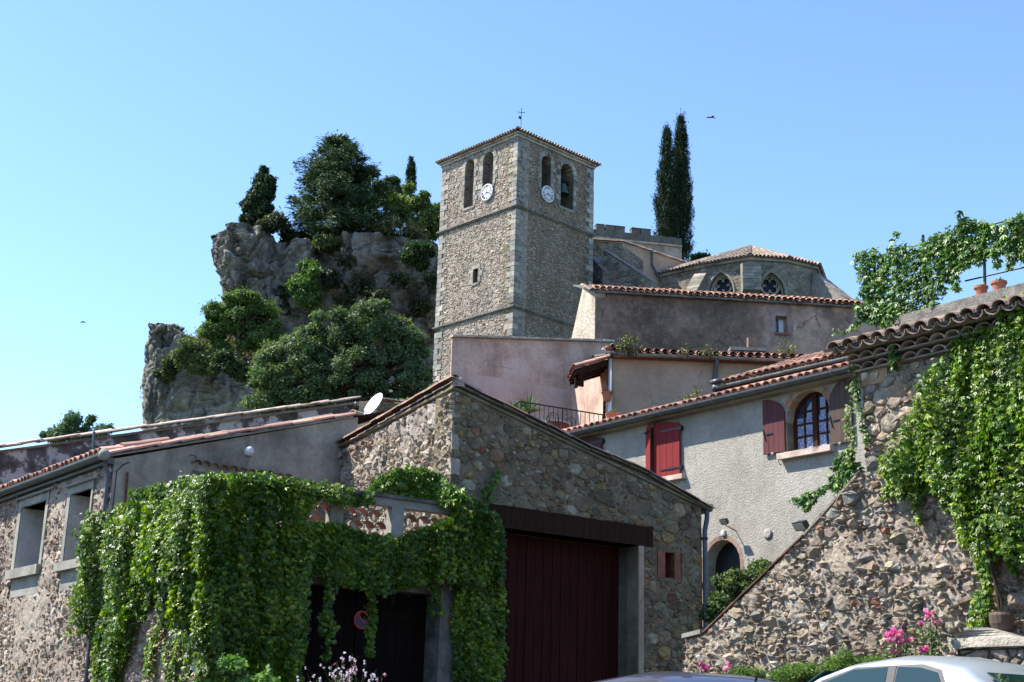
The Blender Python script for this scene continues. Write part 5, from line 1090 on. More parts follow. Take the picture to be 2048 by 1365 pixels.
# ------------------------------------------------------------------ left house
def build_left_house():
    root = thing('left_house', 'stone house with two deep concrete-framed windows and a tiled gable at the far left', 'house', tuple(LL.P(uH, 1.3)))
    ze = LL.uz(225, 922)[1]; u9 = 9.2
    wins = []
    for outer, inner in (([(24, 1151), (87.5, 1138), (102, 990), (44.5, 1004.5)], [(31, 1141), (81.6, 1130), (98, 1001), (49, 1015)]),
                         ([(121.7, 1136), (175.5, 1122), (194, 961), (144, 976)], [(130.6, 1126), (173.6, 1117), (188.5, 976), (146, 990)])):
        a = LL.rect(outer); b = LL.rect(inner); wins.append((a, b))
    holes = [[(b[0], b[2]), (b[1], b[2]), (b[1], b[3]), (b[0], b[3])] for a, b in wins]
    u8 = uH+u9
    slab('wall', LL, [(uH, .8), (u8, .8), (u8, ze), (uH, ze)], holes, 0, .62, M['mortar'], root)
    ho = [[(a[0]-.02, a[2]-.42), (a[1]+.02, a[2]-.42), (a[1]+.02, a[3]), (a[0]-.02, a[3])] for a, b in wins]
    zt = ze-.07
    masonry(root, LL, [(uH+.02, 1.6), (u8, 1.6), (u8, zt), (uH+.02, zt)], ho, [(.10, 160), (.07, 900), (.048, 3500), (.033, 5000)], 1.05, .010, (.02, .065), PAL_H, M['rubble_rough'], 91, -.012, 290, .5)
    rough_skin(root, LL, [(uH+.02, 1.8), (u8-2.4, 1.8), (u8-2.4, zt), (uH+.02, zt)], [[(x_, z_-.005) for x_, z_ in q_] for q_ in ho], .032, .05, M['mortar_right'], 8, .03, .5)
    for i, (a, b) in enumerate(wins):
        for u0, u1, z0, z1 in ((a[0], b[0], a[2], a[3]), (b[1], a[1], a[2], a[3])):
            mb = MB(); mb.pbox(LL, u0, u1, z0+.003, z1, -.55, .05); mb.build('window_jamb', M['cement'], root)
        for u0, u1 in ((b[0]-.0, b[0]+.012), (b[1]-.012, b[1])): mb = MB(); mb.pbox(LL, u0, u1, b[2]+.01, b[3]-.003, -.47, .03); mb.build('reveal', M['cement_bounce'], root)  # thin added lining, its pale colour stands in for bounced light
        mb = MB(); mb.pbox(LL, a[0]+.002, a[1]-.002, b[3], a[3]+.03, -.55, .052); mb.build('window_lintel', M['cement'], root)
        mb = MB(); mb.pbox(LL, a[0]-.02, a[1]+.04, a[2]-.09, b[2], -.5, .13); mb.build('window_sill', M['cement'], root)
        mb = MB(); mb.pbox(LL, a[0]+.05, a[1]-.05, a[2]-.42, a[2]-.091, -.1, .015); mb.build('apron', M['cement'], root)
        f = MB(); o = -.50; w_ = .045
        for q in ((b[0], b[0]+w_, b[2], b[3]), (b[1]-w_, b[1], b[2], b[3]), (b[0]+w_, b[1]-w_, b[2], b[2]+w_), (b[0]+w_, b[1]-w_, b[3]-w_, b[3]), ((b[0]+b[1])/2-.03, (b[0]+b[1])/2+.03, b[2]+w_, b[3]-w_)): f.pbox(LL, *q, o-.04, o+.02)
        fr = f.build('window_frame', M['red_wood'], root); g = MB(); g.pbox(LL, b[0]+w_, b[1]-w_, b[2]+w_, b[3]-w_, o-.025, o-.015); g.build('pane', M['glass'], fr)
    # gable wall
    zg = [LR.uz(x, y) for x, y in ((225, 912), (700, 832))]; s = (zg[1][1]-zg[0][1])/(zg[1][0]-zg[0][0]); uR = 4.55
    slab('gable_wall', LR, [(0, .8), (uR, .8), (uR, zg[0][1]+s*(uR-zg[0][0])-.05), (0, zg[0][1]-s*zg[0][0]-.05)], [], .006, .5, M['grey_render'], root)
    a = LR.P(zg[0][0]-.12, zg[0][1]+.0, .02); b = LR.P(zg[1][0]+.05, zg[1][1]+.01, .02); tile_row(root, 'tile_pink', a, b, (0, 0, 1), 21, .44, (1.0, 1, .8)); tile_row(root, 'tile_old', a-LR.n*.2+[0, 0, .03], b-LR.n*.2+[0, 0, .03], (0, 0, 1), 22, .44, (1.0, 1, .8))
    mb = MB(); mb.box(a+LR.n*.03-[0, 0, .04], b-a, LR.n*-.45, (0, 0, .035)); mb.build('verge_mortar', M['cement'], root)
    # end tile cap
    rs = np.random.RandomState(5); lay(root, 'tile_old', b-LR.n*.05+[0, 0, .03], LR.d, (0, 0, 1), rs, (1.25, .4, 1.1), 'ridge_tile')
    # main roof slope rising behind the gutter
    e0 = LL.P(uH, ze+.12, .16); sl = (b-a)/np.linalg.norm(b-a); tile_field(root, 'tile_pink', e0, LL.d, sl, u9, 1.2, 23, .22, .37, 1); mb = MB(); q = e0-[0, 0, .06]; mb.box(q, LL.d*u9, sl*6.0, (0, 0, -.05)); mb.build('roof_deck', M['beam'], root)
    # gutter
    g = MB(); n = 8; L0, L1 = uH-.10, u8; r = .085; co = .22; zc = ze+.07; vs = []
    for u in (L0, L1):
        for k in range(n+1): t = pi+pi*k/n; vs.append(LL.P(u, zc+r*sin(t), co+r*cos(t)))
        for k in range(n+1): t = pi+pi*(n-k)/n; vs.append(LL.P(u, zc+(r-.008)*sin(t), co+(r-.008)*cos(t)))
    m = 2*(n+1); g.add(vs, [(k, (k+1) % m, m+(k+1) % m, m+k) for k in range(m)]+[tuple(range(n+1))]); g.build('gutter', M['zinc'], root)
    mb = MB(); mb.pbox(LL, uH-.02, u8, ze-.06, ze+.04, .002, .12); mb.build('fascia', M['zinc'], root)
    mb = MB(); mb.ball(LL.P(L0-.02, zc-.02, co), .10, 10); mb.build('gutter_end', M['cement'], root, smooth=True)
    mb = MB(); z1 = ze-.05; mb.tube([LL.P(uH+.02, z1, .15), LL.P(uH+.0, z1-.2, .07), LL.P(uH+.0, 1.2, .07)], .035, 8, False); mb.build('downpipe', M['zinc'], root, smooth=True)
    for (x0, y0, x1, y1) in ((30, 1000, 105, 980), (130, 973, 195, 950)):
        u0, z0 = LL.uz(x0, y0, .12); u1, _ = LL.uz(x1, y1, .12); mb = MB(); mb.tube([LL.P(u0, z0, .10), LL.P(u1, z0, .10)], .022, 6); mb.tube([LL.P(u0, z0-.03, .06), LL.P(u0, z0+.12, .12)], .012, 5); mb.tube([LL.P(u1, z0-.03, .06), LL.P(u1, z0+.12, .12)], .012, 5); mb.build('awning_rod', M['zinc_pale'], root)
    # arc of tile ends set in the gable wall
    pts = [(391, 926), (409, 928), (427, 932), (446, 935), (464, 938), (482, 940), (500, 943), (518, 946), (537, 948), (556, 951), (573, 954)]
    for x, y in pts: u, z = LR.uz(x, y); lay(root, 'tile', LR.P(u, z-.03, .09), -LR.n, (0, 0, 1), rs, (.92, .3, .9), 'hood_tile', .03)
    u, z = LR.uz(384, 911); lay(root, 'tile', LR.P(u, z-.03, .03), -LR.n, (0, 0, 1), rs, (.8, .2, .5), 'hood_tile', .03)
    u0, z0 = LR.uz(383, 938); u1, z1 = LR.uz(583, 962)
    mb = MB(); mb.pbox(LR, u0, u1, z0-.55, z0-.02, -.01, .006); mb.build('render_patch', M['cement'], root)
    u, z = LR.uz(253, 945); uu, zz = LR.uz(248, 1035); mb = MB(); mb.tube([LR.P(u, z, .05), LR.P(uu, zz-.5, .05)], .02, 6); mb.build('rusty_rod', M['rust'], root)
    mb = MB(); u, z = LR.uz(232, 938); u2, z2 = LR.uz(257, 925); mb.tube([LR.P(u2, z2, .04), LR.P((u+u2)/2, z+.08, .05), LR.P(u-.02, z-.05, .1), LR.P(u-.02, z-2.2, .08)], .012, 5, False); mb.build('cable', M['black'], root)
build_left_house()
def build_globe():
    u, z = LR.uz(487, 906); c = LR.P(u, z, .22); root = thing('globe_lamp', 'white globe wall lamp above the row of clay tiles on the grey gable', 'lamp', tuple(c))
    mb = MB(); mb.ball(c, .088, 20); mb.build('globe', m_plain('milk_glass', (.6, .58, .54), .25, 0, .5, .12, 12, 0), root, smooth=True)
    mb = MB(); mb.tube([LR.P(u, z-.30, .0), LR.P(u, z-.28, .12), c-[0, 0, .16], c-[0, 0, .07]], .016, 6); mb.lathe(LR.P(u, z-.30, 0), [(0, .02), (.05, .02), (.05, 0)], 10, LR.n); mb.lathe(c-[0, 0, .10], [(.02, -.01), (.05, 0), (.05, .04)], 10); mb.build('bracket', M['zinc_pale'], root)
build_globe()

# ------------------------------------------------------------------ long stained wall behind the left house
LB = Plane(LL.P(uH+9.3, 0), AR)
def build_back_house():
    root = thing('back_house', 'house with peeling black-stained pink gable wall behind the left house', 'house', tuple(LB.P(0, 3)))
    a = LB.uz(-60, 902); b = LB.uz(712, 798); s = (b[1]-a[1])/(b[0]-a[0]); u1 = b[0]; f = lambda u: a[1]+s*(u-a[0])
    slab('gable_wall', LB, [(a[0]-2, 2), (u1, 2), (u1, f(u1)-.1), (a[0]-2, f(a[0]-2)-.1)], [], 0, .5, M['stained'], root)
    p, q = LB.P(a[0]-1, f(a[0]-1)-.02, .05), LB.P(u1, f(u1)-.02, .05)
    tile_row(root, 'tile_old', p, q, (0, 0, 1), 41, .42, (1.1, 1, .7)); tile_row(root, 'tile_old', p-LB.n*.1-[0, 0, .10], q-LB.n*.1-[0, 0, .10], (0, 0, 1), 42, .55, (1.5, 1, .4)); tile_row(root, 'tile_pale', p-LB.n*.22+[0, 0, .03], q-LB.n*.22+[0, 0, .03], (0, 0, 1), 43, .42, (1, 1, .8))
    mb = MB(); back = LL.d*7; mb.box(p-[0, 0, .06], q-p, back, (0, 0, -.06)); mb.build('roof_deck', M['tile_old'], root)
    mb = MB(); mb.box(LB.P(u1, 2), back, LB.d*-.4, (0, 0, f(u1)-2.2)); mb.build('wall', M['stained'], root)
build_back_house()
def build_post():
    a = LB.P(*LB.uz(184, 985), .35) if False else None
    u, z = LB.uz(184, 950, .4); u2, z2 = LB.uz(188, 866, .4); root = thing('green_pole', 'thin green metal pole standing in front of the black-stained wall', 'pole', tuple(LB.P(u, z, .4)))
    mb = MB(); mb.tube([LB.P(u, z-.8, .4), LB.P(u2, z2, .4)], .03, 8); mb.build('pole', m_plain('green_paint', (.07, .13, .12), .5, 0, .4, .2), root)
    mb = MB(); mb.lathe(LB.P(u2, z2, .4), [(.035, 0), (.035, .03), (0, .05)], 8); mb.build('cap', M['zinc'], root)
build_post()
def build_stub():
    """little wall with coping behind the barn, right of the dish"""
    a = atd(762, 802, 27.5); b = atd(806, 806, 28.5); root = thing('low_wall', 'little rubble wall with stone coping right of the satellite dish', 'wall', tuple(a-[0, 0, 1.2]))
    az = math.degrees(math.atan2(b[0]-a[0], b[1]-a[1])); pl = Plane(a, az); L = float(np.linalg.norm((b-a)[:2])); 
    slab('wall', pl, [(-.2, 4.8), (L, 4.8), (L, b[2]-.03), (-.2, a[2]-.03)], [], 0, .4, M['mortar_dark'], root)
    masonry(root, pl, [(-.2, 6.4), (L, 6.4), (L, b[2]-.06), (-.2, a[2]-.06)], [], [(.07, 200), (.045, 400)], 1.3, .007, (.02, .04), PAL_B, M['rubble'], 5, 0, 60, .3)
    tile_row(root, 'tile_old', pl.P(-.2, a[2], 0), pl.P(L, b[2], 0), (0, 0, 1), 9, .3, (1, 1, .5))
build_stub()
def build_dish():
    c = atd(746, 808, 25.4); nrm = CAM+np.array([-9., 2, 11])-c; nrm = np.array([-.62, -.50, .42]); nrm /= np.linalg.norm(nrm); root = thing('satellite_dish', 'pale grey satellite dish mounted behind the barn eave', 'satellite dish', tuple(c-[0, 0, .5]))
    a = np.cross(nrm, (0, 0, 1.)); a /= np.linalg.norm(a); b = np.cross(a, nrm); b *= np.sign(b[2]); mb = MB(); vs = []; K = 24
    for th in (0, .012):
        for i in range(7):
            r = i/6
            for k in range(K): t = 2*pi*k/K; vs.append(c+a*r*.245*cos(t)+b*r*.27*sin(t)-nrm*(.05*(1-r*r)+th))
    fs = []
    for o in (0, 7*K):
        for i in range(6):
            for k in range(K): fs.append((o+i*K+k, o+i*K+(k+1) % K, o+(i+1)*K+(k+1) % K, o+(i+1)*K+k))
    for k in range(K): fs.append((6*K+k, 6*K+(k+1) % K, 13*K+(k+1) % K, 13*K+k))
    mb.add(vs, fs); mb.build('reflector', M['dish'], root, smooth=True)
    e = c+nrm*.28-b*.22; mb = MB(); mb.tube([c-b*.26, e], .01, 6); mb.build('feed_arm', M['zinc_pale'], root); mb = MB(); mb.tube([e-nrm*.03, e+nrm*.06], .022, 8); mb.build('receiver', M['zinc_pale'], root)
    mb = MB(); mb.tube([c-nrm*.06, c-nrm*.2, c-nrm*.2-[0, 0, .9]], .022, 8); q = c-nrm*.2; mb.tube([q-[0, 0, .3], q-[.25, -.05, .05], q-[.33, -.05, -.02]], .014, 6); mb.build('mount', M['zinc_pale'], root)
build_dish()

# ------------------------------------------------------------------ roughcast house with shutters
def build_H():
    root = thing('roughcast_house', 'grey roughcast house with arched window, plum shutters and long zinc gutter', 'house', tuple(H.P(-1, 3.5)))
    ze = 8.56; u0, u1 = -7.4, 4.6
    a = H.rect([(1574, 904), (1662, 889), (1662, 845), (1574, 858)]); ua, ub = sorted((H.uz(1574, 880)[0], H.uz(1663, 870)[0])); zs = H.uz(1620, 899)[1]; zt = H.uz(1624, 778)[1]
    win = arch(ua, ub, zs, zt, 12)
    dr = arch(*sorted((H.uz(1410, 1150)[0], H.uz(1481, 1150)[0])), 3.3, H.uz(1448, 1079)[1], 10)
    r0, r1 = sorted((H.uz(1292, 900)[0], H.uz(1358, 900)[0])); rz0 = H.uz(1340, 953)[1]; rz1 = H.uz(1330, 850)[1]; rw = [(r0, rz0), (r1, rz0), (r1, rz1), (r0, rz1)]
    slab('wall', H, [(u0, 1.5), (u1, 1.5), (u1, ze), (u0, ze)], [win, dr, rw], 0, .5, M['roughcast'], root)
    # arched window
    rs = np.random.RandomState(6); uc = (ua+ub)/2; r = (ub-ua)/2; zc = zt-r; n = 7
    for k in range(n):
        t0, t1 = pi*k/n+.02, pi*(k+1)/n-.02; R1 = r+.16; pr = [(uc+r*cos(t0), zc+r*sin(t0)), (uc+R1*cos(t0), zc+R1*sin(t0)), (uc+R1*cos(t1), zc+R1*sin(t1)), (uc+r*cos(t1), zc+r*sin(t1))]
        mb = MB(); mb.prism([H.P(x, y, .012) for x, y in pr], [H.P(x, y, -.32) for x, y in pr], pick(rs, [(2, (.34, .27, .18)), (1, (.36, .22, .14)), (1, (.38, .34, .28))])); mb.build('arch_stone', M['ashlar'], root)
    for u, s in ((ua, -1), (ub, 1)):
        z = zs
        while z < zc-.05: h = min(rs.uniform(.2, .32), zc-z); mb = MB(); x0, x1 = sorted((u, u+s*.12)); mb.pbox(H, x0, x1, z, z+h-.006, -.32, .010, pick(rs, [(2, (.33, .27, .18)), (1, (.36, .32, .25))])); mb.build('jamb_stone', M['ashlar'], root); z += h
    o = -.24; f = MB(); N = 16
    def arc(rr, w_, oo=o):
        for k in range(N):
            t0, t1 = pi*k/N, pi*(k+1)/N; f.box(H.P(uc+(rr-w_)*cos(t0), zc+(rr-w_)*sin(t0), oo-.04), H.d*(w_*cos(t0))+np.array([0, 0, w_*sin(t0)]), H.P(uc+(rr-w_)*cos(t1), zc+(rr-w_)*sin(t1))-H.P(uc+(rr-w_)*cos(t0), zc+(rr-w_)*sin(t0)), H.n*.07)
    arc(r, .075)
    for u in (ua, ub-.075): f.pbox(H, u, u+.075, zs, zc, o-.04, o+.03)
    f.pbox(H, uc-.065, uc+.065, zs, zt-.05, o-.04, o+.045); f.pbox(H, ua+.075, ub-.075, zs, zs+.09, o-.04, o+.03)
    fr = f.build('window_frame', M['frame_wood'], root)
    mb = MB(); mu = MB()
    for s in (-1, 1):
        um = uc+s*(r*.5+.0); zz = zc+math.sqrt(max(0, (r-.08)**2-(r*.5)**2)); mu.pbox(H, um-.018, um+.018, zs+.09, zz, o-.02, o+.02)
        for k in range(1, 4):
            z = zs+.09+(zt-zs-.1)*k/4.4; w_ = math.sqrt(max(.001, (r-.08)**2-max(0, z-zc)**2)); x0, x1 = sorted((uc+s*.06, uc+s*w_)); mu.pbox(H, x0, x1, z-.018, z+.018, o-.02, o+.018)
    mu.build('glazing_bars', M['frame_wood'], fr)
    g = MB(); ga = arch(ua+.02, ub-.02, zs+.02, zt-.02, 12); g.prism([H.P(x, y, o-.012) for x, y in ga], [H.P(x, y, o-.02) for x, y in ga]); g.build('pane', M['glass'], fr)
    b = NB('lace'); v = b.n('ShaderNodeTexVoronoi'); v.inputs['Scale'].default_value = 22; b.l(b.co.outputs['Object'], v.inputs['Vector']); c = b.ramp(v.outputs[0], [(.25, (.42, .48, .62)), (.5, (.16, .20, .32))]); lace = b.fin(c, .8, .2)
    for s in (-1, 1):
        x0, x1 = sorted((uc+s*.07, uc+s*(r-.085))); mb = MB(); n = 12
        for k in range(n): a_, b_ = x0+(x1-x0)*k/n, x0+(x1-x0)*(k+1)/n; q = [H.P(a_, zs+.1, o-.008+.004*(k % 2)), H.P(b_, zs+.1, o-.008+.004*((k+1) % 2)), H.P(b_, zs+.1+(zt-zs)*.52, o-.008+.004*((k+1) % 2)), H.P(a_, zs+.1+(zt-zs)*.52, o-.008+.004*(k % 2))]; mb.add(q, [(0, 1, 2, 3)])
        mb.build('lace_curtain', lace, root)
    su0, su1 = sorted((H.uz(1563, 905)[0], H.uz(1670, 890)[0])); mb = MB(); mb.pbox(H, su0, su1, zs-.13, zs-.002, -.3, .16, (.55, .43, .36)); mb.build('window_sill', M['ashlar'], root)
    mb = MB(); mb.pbox(H, uc+.1, uc+.5, zs, zs+.03, -.1, .02, (.8, .8, .78)); mb.build('sill_strip', M['white'], root)
    # shutters: boards, battens, hinges
    def shutter(x0, x1, yt, yb, high, mat, wood='plum_wood', curve=.42, off=.03, lab=None, hing=False):
        a_, b_ = H.uz(x0, (yt+yb)/2)[0], H.uz(x1, (yt+yb)/2)[0]; xm = (x0+x1)/2; z0, z1 = H.uz(xm, yb)[1], H.uz(xm, yt)[1]
        s = thing('window_shutter', lab, 'shutter', tuple(H.P((a_+b_)/2, z0, off))); n = 4; Wd_ = b_-a_
        for k in range(n):
            t0, t1 = k/n, (k+1)/n; q = []
            for t in (t0+.02/n, (t0+t1)/2, t1-.02/n):
                if high == 'L': zz = z1-curve*(1-math.sqrt(max(0, 1-t*t*.98)))
                elif high == 'R': zz = z1-curve*(1-math.sqrt(max(0, 1-(1-t)**2*.98)))
                else: zz = z1-curve*.45*((t-.5 if high == 'C' else (t if high == 'l' else 1-t))*(2 if high == 'C' else 1))**2
                q.append((a_+Wd_*t, zz))
            pr = [(q[0][0], z0), (q[2][0], z0), q[2], q[1], q[0]]
            mb = MB(); mb.prism([H.P(x, y, off+.03+rs.uniform(0, .003)) for x, y in pr], [H.P(x, y, off) for x, y in pr]); mb.build('board', M[wood], s)
        if hing:
            for t in (.14, .82): z = z0+(z1-z0)*t; mb = MB(); x_, y_ = sorted((a_+Wd_*.28, b_+(-.0))); mb.pbox(H, x_, y_, z-.02, z+.02, off+.034, off+.045); mb.pbox(H, *sorted((b_, b_+np.sign(Wd_)*.05)), z-.05, z+.05, .0, off+.04); mb.build('strap_hinge', M['black'], s)
        else:
            z = z0+(z1-z0)*.36; mb = MB(); x_, y_ = sorted((a_+Wd_*.15, a_+Wd_*.45)); mb.pbox(H, x_, y_, z-.012, z+.012, off+.034, off+.05); mb.build('latch_bar', M['black'], s)
            mb = MB(); mb.tube([H.P(a_+Wd_*.02, z+.12, off+.05), H.P(a_+Wd_*.14, z-.14, off+.05)], .013, 5); mb.build('latch_arm', M['black'], s)
            mb = MB(); mb.tube([H.P(a_+Wd_*.45, z0+.02, off), H.P(a_+Wd_*.45, z0-.04, off+.08), H.P(a_+Wd_*.5, z0-.0, off+.1)], .012, 5); mb.build('holdback', M['white'], s)
        return s
    shutter(1530, 1573, 797, 907, 'L', None, 'plum_wood', .42, .04, 'faded plum shutter folded back left of the arched window')
    shutter(1663, 1707, 757, 887, 'R', None, 'brown_wood', .50, .04, 'weathered brown shutter folded back right of the arched window')
    shutter(1312, 1364, 842, 956, 'l', None, 'red_wood', .3, .05, 'wide red leaf of the closed shutters on the roughcast wall', hing=True)
    shutter(1163, 1207, 872, 960, 'l', None, 'plum_wood', .25, .05, 'plum shutter whose top only shows above the barn roof', hing=True)
    # left red leaf stands a little open
    a_ = H.uz(1312, 900)[0]; z0, z1 = H.uz(1300, 962)[1], H.uz(1300, 848)[1]; s = thing('window_shutter', 'narrow red leaf standing slightly open beside the wide red leaf', 'shutter', tuple(H.P(a_, z0, .1)))
    for k in range(3):
        q0, q1 = H.P(a_, 0, .16)+(H.d*.30-H.n*.13)*(k/3), H.P(a_, 0, .16)+(H.d*.30-H.n*.13)*((k+.96)/3); t0, t1 = z1-.02-.10*(k/3)**2, z1-.02-.16*((k+1)/3)**2
        pr = [q0+[0, 0, z0], q1+[0, 0, z0], q1+[0, 0, t1], q0+[0, 0, t0]]; mb = MB(); mb.prism(pr, [p+H.n*.03 for p in pr]); mb.build('board', M['red_wood'], s)
    for t in (.14, .82): z = z0+(z1-z0)*t; mb = MB(); mb.box(H.P(a_, z, .16)+H.d*.08+H.n*.0, (H.d*.24-H.n*.10), H.n*.04, (0, 0, .04)); mb.build('strap_hinge', M['black'], s)
    mb = MB(); mb.pbox(H, r0, r1, rz0, rz1, -.3, -.25); mb.build('dark_opening', M['void'], root)
    x0, x1 = sorted((H.uz(1334, 955)[0], H.uz(1372, 955)[0])); zz = H.uz(1355, 951)[1]; mb = MB(); mb.pbox(H, x0, r1+.1, zz-.11, zz, -.1, .14, (.55, .42, .36)); mb.build('window_sill', M['ashlar'], root)
    # arched door
    u_ = [p[0] for p in dr]; z_ = [p[1] for p in dr]; d0, d1, dt = min(u_), max(u_), max(z_); r = (d1-d0)/2; c = (d0+d1)/2
    for k in range(10):
        t0, t1 = pi*k/10, pi*(k+1)/10-.01; pr = [(c+(r+.002)*cos(t0), dt-r+r*sin(t0)), (c+(r+.1)*cos(t0), dt-r+(r+.1)*sin(t0)), (c+(r+.1)*cos(t1), dt-r+(r+.1)*sin(t1)), (c+(r+.002)*cos(t1), dt-r+r*sin(t1))]
        mb = MB(); mb.prism([H.P(x, y, .004) for x, y in pr], [H.P(x, y, -.4) for x, y in pr], (.30, .2, .15)); mb.build('arch_brick', M['ashlar'], root)
    for x0, x1 in ((d0-.1, d0), (d1, d1+.1)): mb = MB(); mb.pbox(H, x0, x1, 3.3, dt-r, -.4, .004, (.30, .21, .16)); mb.build('door_jamb', M['ashlar'], root)
    n = 6
    for k in range(n): w_ = (d1-d0)/n; mb = MB(); mb.pbox(H, d0+k*w_+.004, d0+(k+1)*w_-.004, 3.3, dt, -.36, -.33); mb.build('door_board', M['black'], root)
    # roof: tiles, gutter, fascia
    up = np.array([0, 0, 1.]); sl = -H.n*.955+up*.296; tile_field(root, 'tile_pink', H.P(u0, ze+.13, .30), H.d, sl, u1-u0, 1.9, 61, .23, .38, 1, sag=.01)
    mb = MB(); mb.box(H.P(u0, ze+.07, .30), H.d*(u1-u0), sl*6.5, (0, 0, -.06)); mb.build('roof_deck', M['beam'], root)
    g = MB(); r = .10; co = .36; zc = ze+.085; n = 8; vs = []
    for u in (u0, u1+.1):
        for k in range(n+1): t = pi+pi*k/n; vs.append(H.P(u, zc+r*sin(t), co+r*cos(t)))
        for k in range(n+1): t = pi+pi*(n-k)/n; vs.append(H.P(u, zc+(r-.01)*sin(t), co+(r-.01)*cos(t)))
    m = 2*(n+1); g.add(vs, [(k, (k+1) % m, m+(k+1) % m, m+k) for k in range(m)]+[tuple(range(n+1)), tuple(range(m, m+n+1))]); g.build('gutter', M['zinc'], root, smooth=False)
    mb = MB(); mb.pbox(H, u0, u1, ze-.03, ze+.06, .0, .27); mb.build('eave_board', M['cement'], root)
    for k in range(14): mb = MB(); u = u0+.5+k*.85; mb.tube([H.P(u, zc+r*sin(pi+pi*j/8), co+(r+.008)*cos(pi+pi*j/8)) for j in range(9)], .009, 4); mb.build('gutter_bracket', M['zinc_pale'], root)
    mb = MB(); mb.box(H.P(u1, 1.5), H.n*-6, H.d*-.4, (0, 0, ze-1.6)); mb.box(H.P(u0, 1.5), H.n*-6, H.d*.4, (0, 0, ze-1.6)); mb.build('wall', M['roughcast'], root)
    u, z = H.uz(1537, 1068); mb = MB(); mb.lathe(H.P(u, z, .0), [(.10, 0), (.12, .02), (.07, .04), (0, .03)], 12, H.n); mb.build('wall_boss', M['roughcast'], root, smooth=True)
build_H()
def floodlight(x, y, pl, label, off=.35, box=True, yaw=0.):
    u, z = pl.uz(x, y, off); c = pl.P(u, z, off); root = thing('floodlight', label, 'floodlight', tuple(c), 'floodlights around the arched door')
    ax = pl.n*.75-np.array([0, 0, .62])+pl.d*yaw; ax /= np.linalg.norm(ax); s = pl.d; t = np.cross(ax, s); t *= np.sign(t[2]); mb = MB()
    f = [c+s*a*.10+t*b*.07+ax*.04 for a, b in ((-1, -1), (1, -1), (1, 1), (-1, 1))]; bk = [c+s*a*.07+t*b*.045-ax*.05 for a, b in ((-1, -1), (1, -1), (1, 1), (-1, 1))]; mb.prism(f, bk); mb.build('housing', M['black'], root)
    mb = MB(); f = [c+s*a*.085+t*b*.052+ax*.043 for a, b in ((-1, -1), (1, -1), (1, 1), (-1, 1))]; mb.prism(f, [p+ax*.004 for p in f]); mb.build('front_glass', m_plain('lamp_glass', (.35, .33, .26), .2, 0, .6, .1), root)
    mb = MB()
    if box: mb.tube([c-ax*.04, c-ax*.05-[0, 0, .12], pl.P(u, z-.18, .0)], .012, 6)
    else: mb.tube([c-ax*.05, c-ax*.05-[0, 0, .22]], .014, 6); mb.tube([c-ax*.05-[0, 0, .22], c-[0, 0, .42]], .03, 6)
    mb.build('arm', M['black'], root)
floodlight(1449, 1042, H, 'black floodlight above the arched door on the roughcast wall')
floodlight(1603, 1050, Plane(atd(1603, 1060, 17.9), AL), 'black floodlight on top of the sloping stone stair wall', 0.0, False, .3)
def build_box():
    u, z = H.uz(1448, 1066); root = thing('junction_box', 'small white sensor box just above the arched door', 'box', tuple(H.P(u, z-.04, 0))); mb = MB(); mb.pbox(H, u-.05, u+.05, z-.055, z+.055, 0, .05); mb.build('case', M['white'], root); mb = MB(); mb.pbox(H, u-.035, u+.035, z-.03, z+.02, .05, .06); mb.build('cover', M['dish'], root)
build_box()
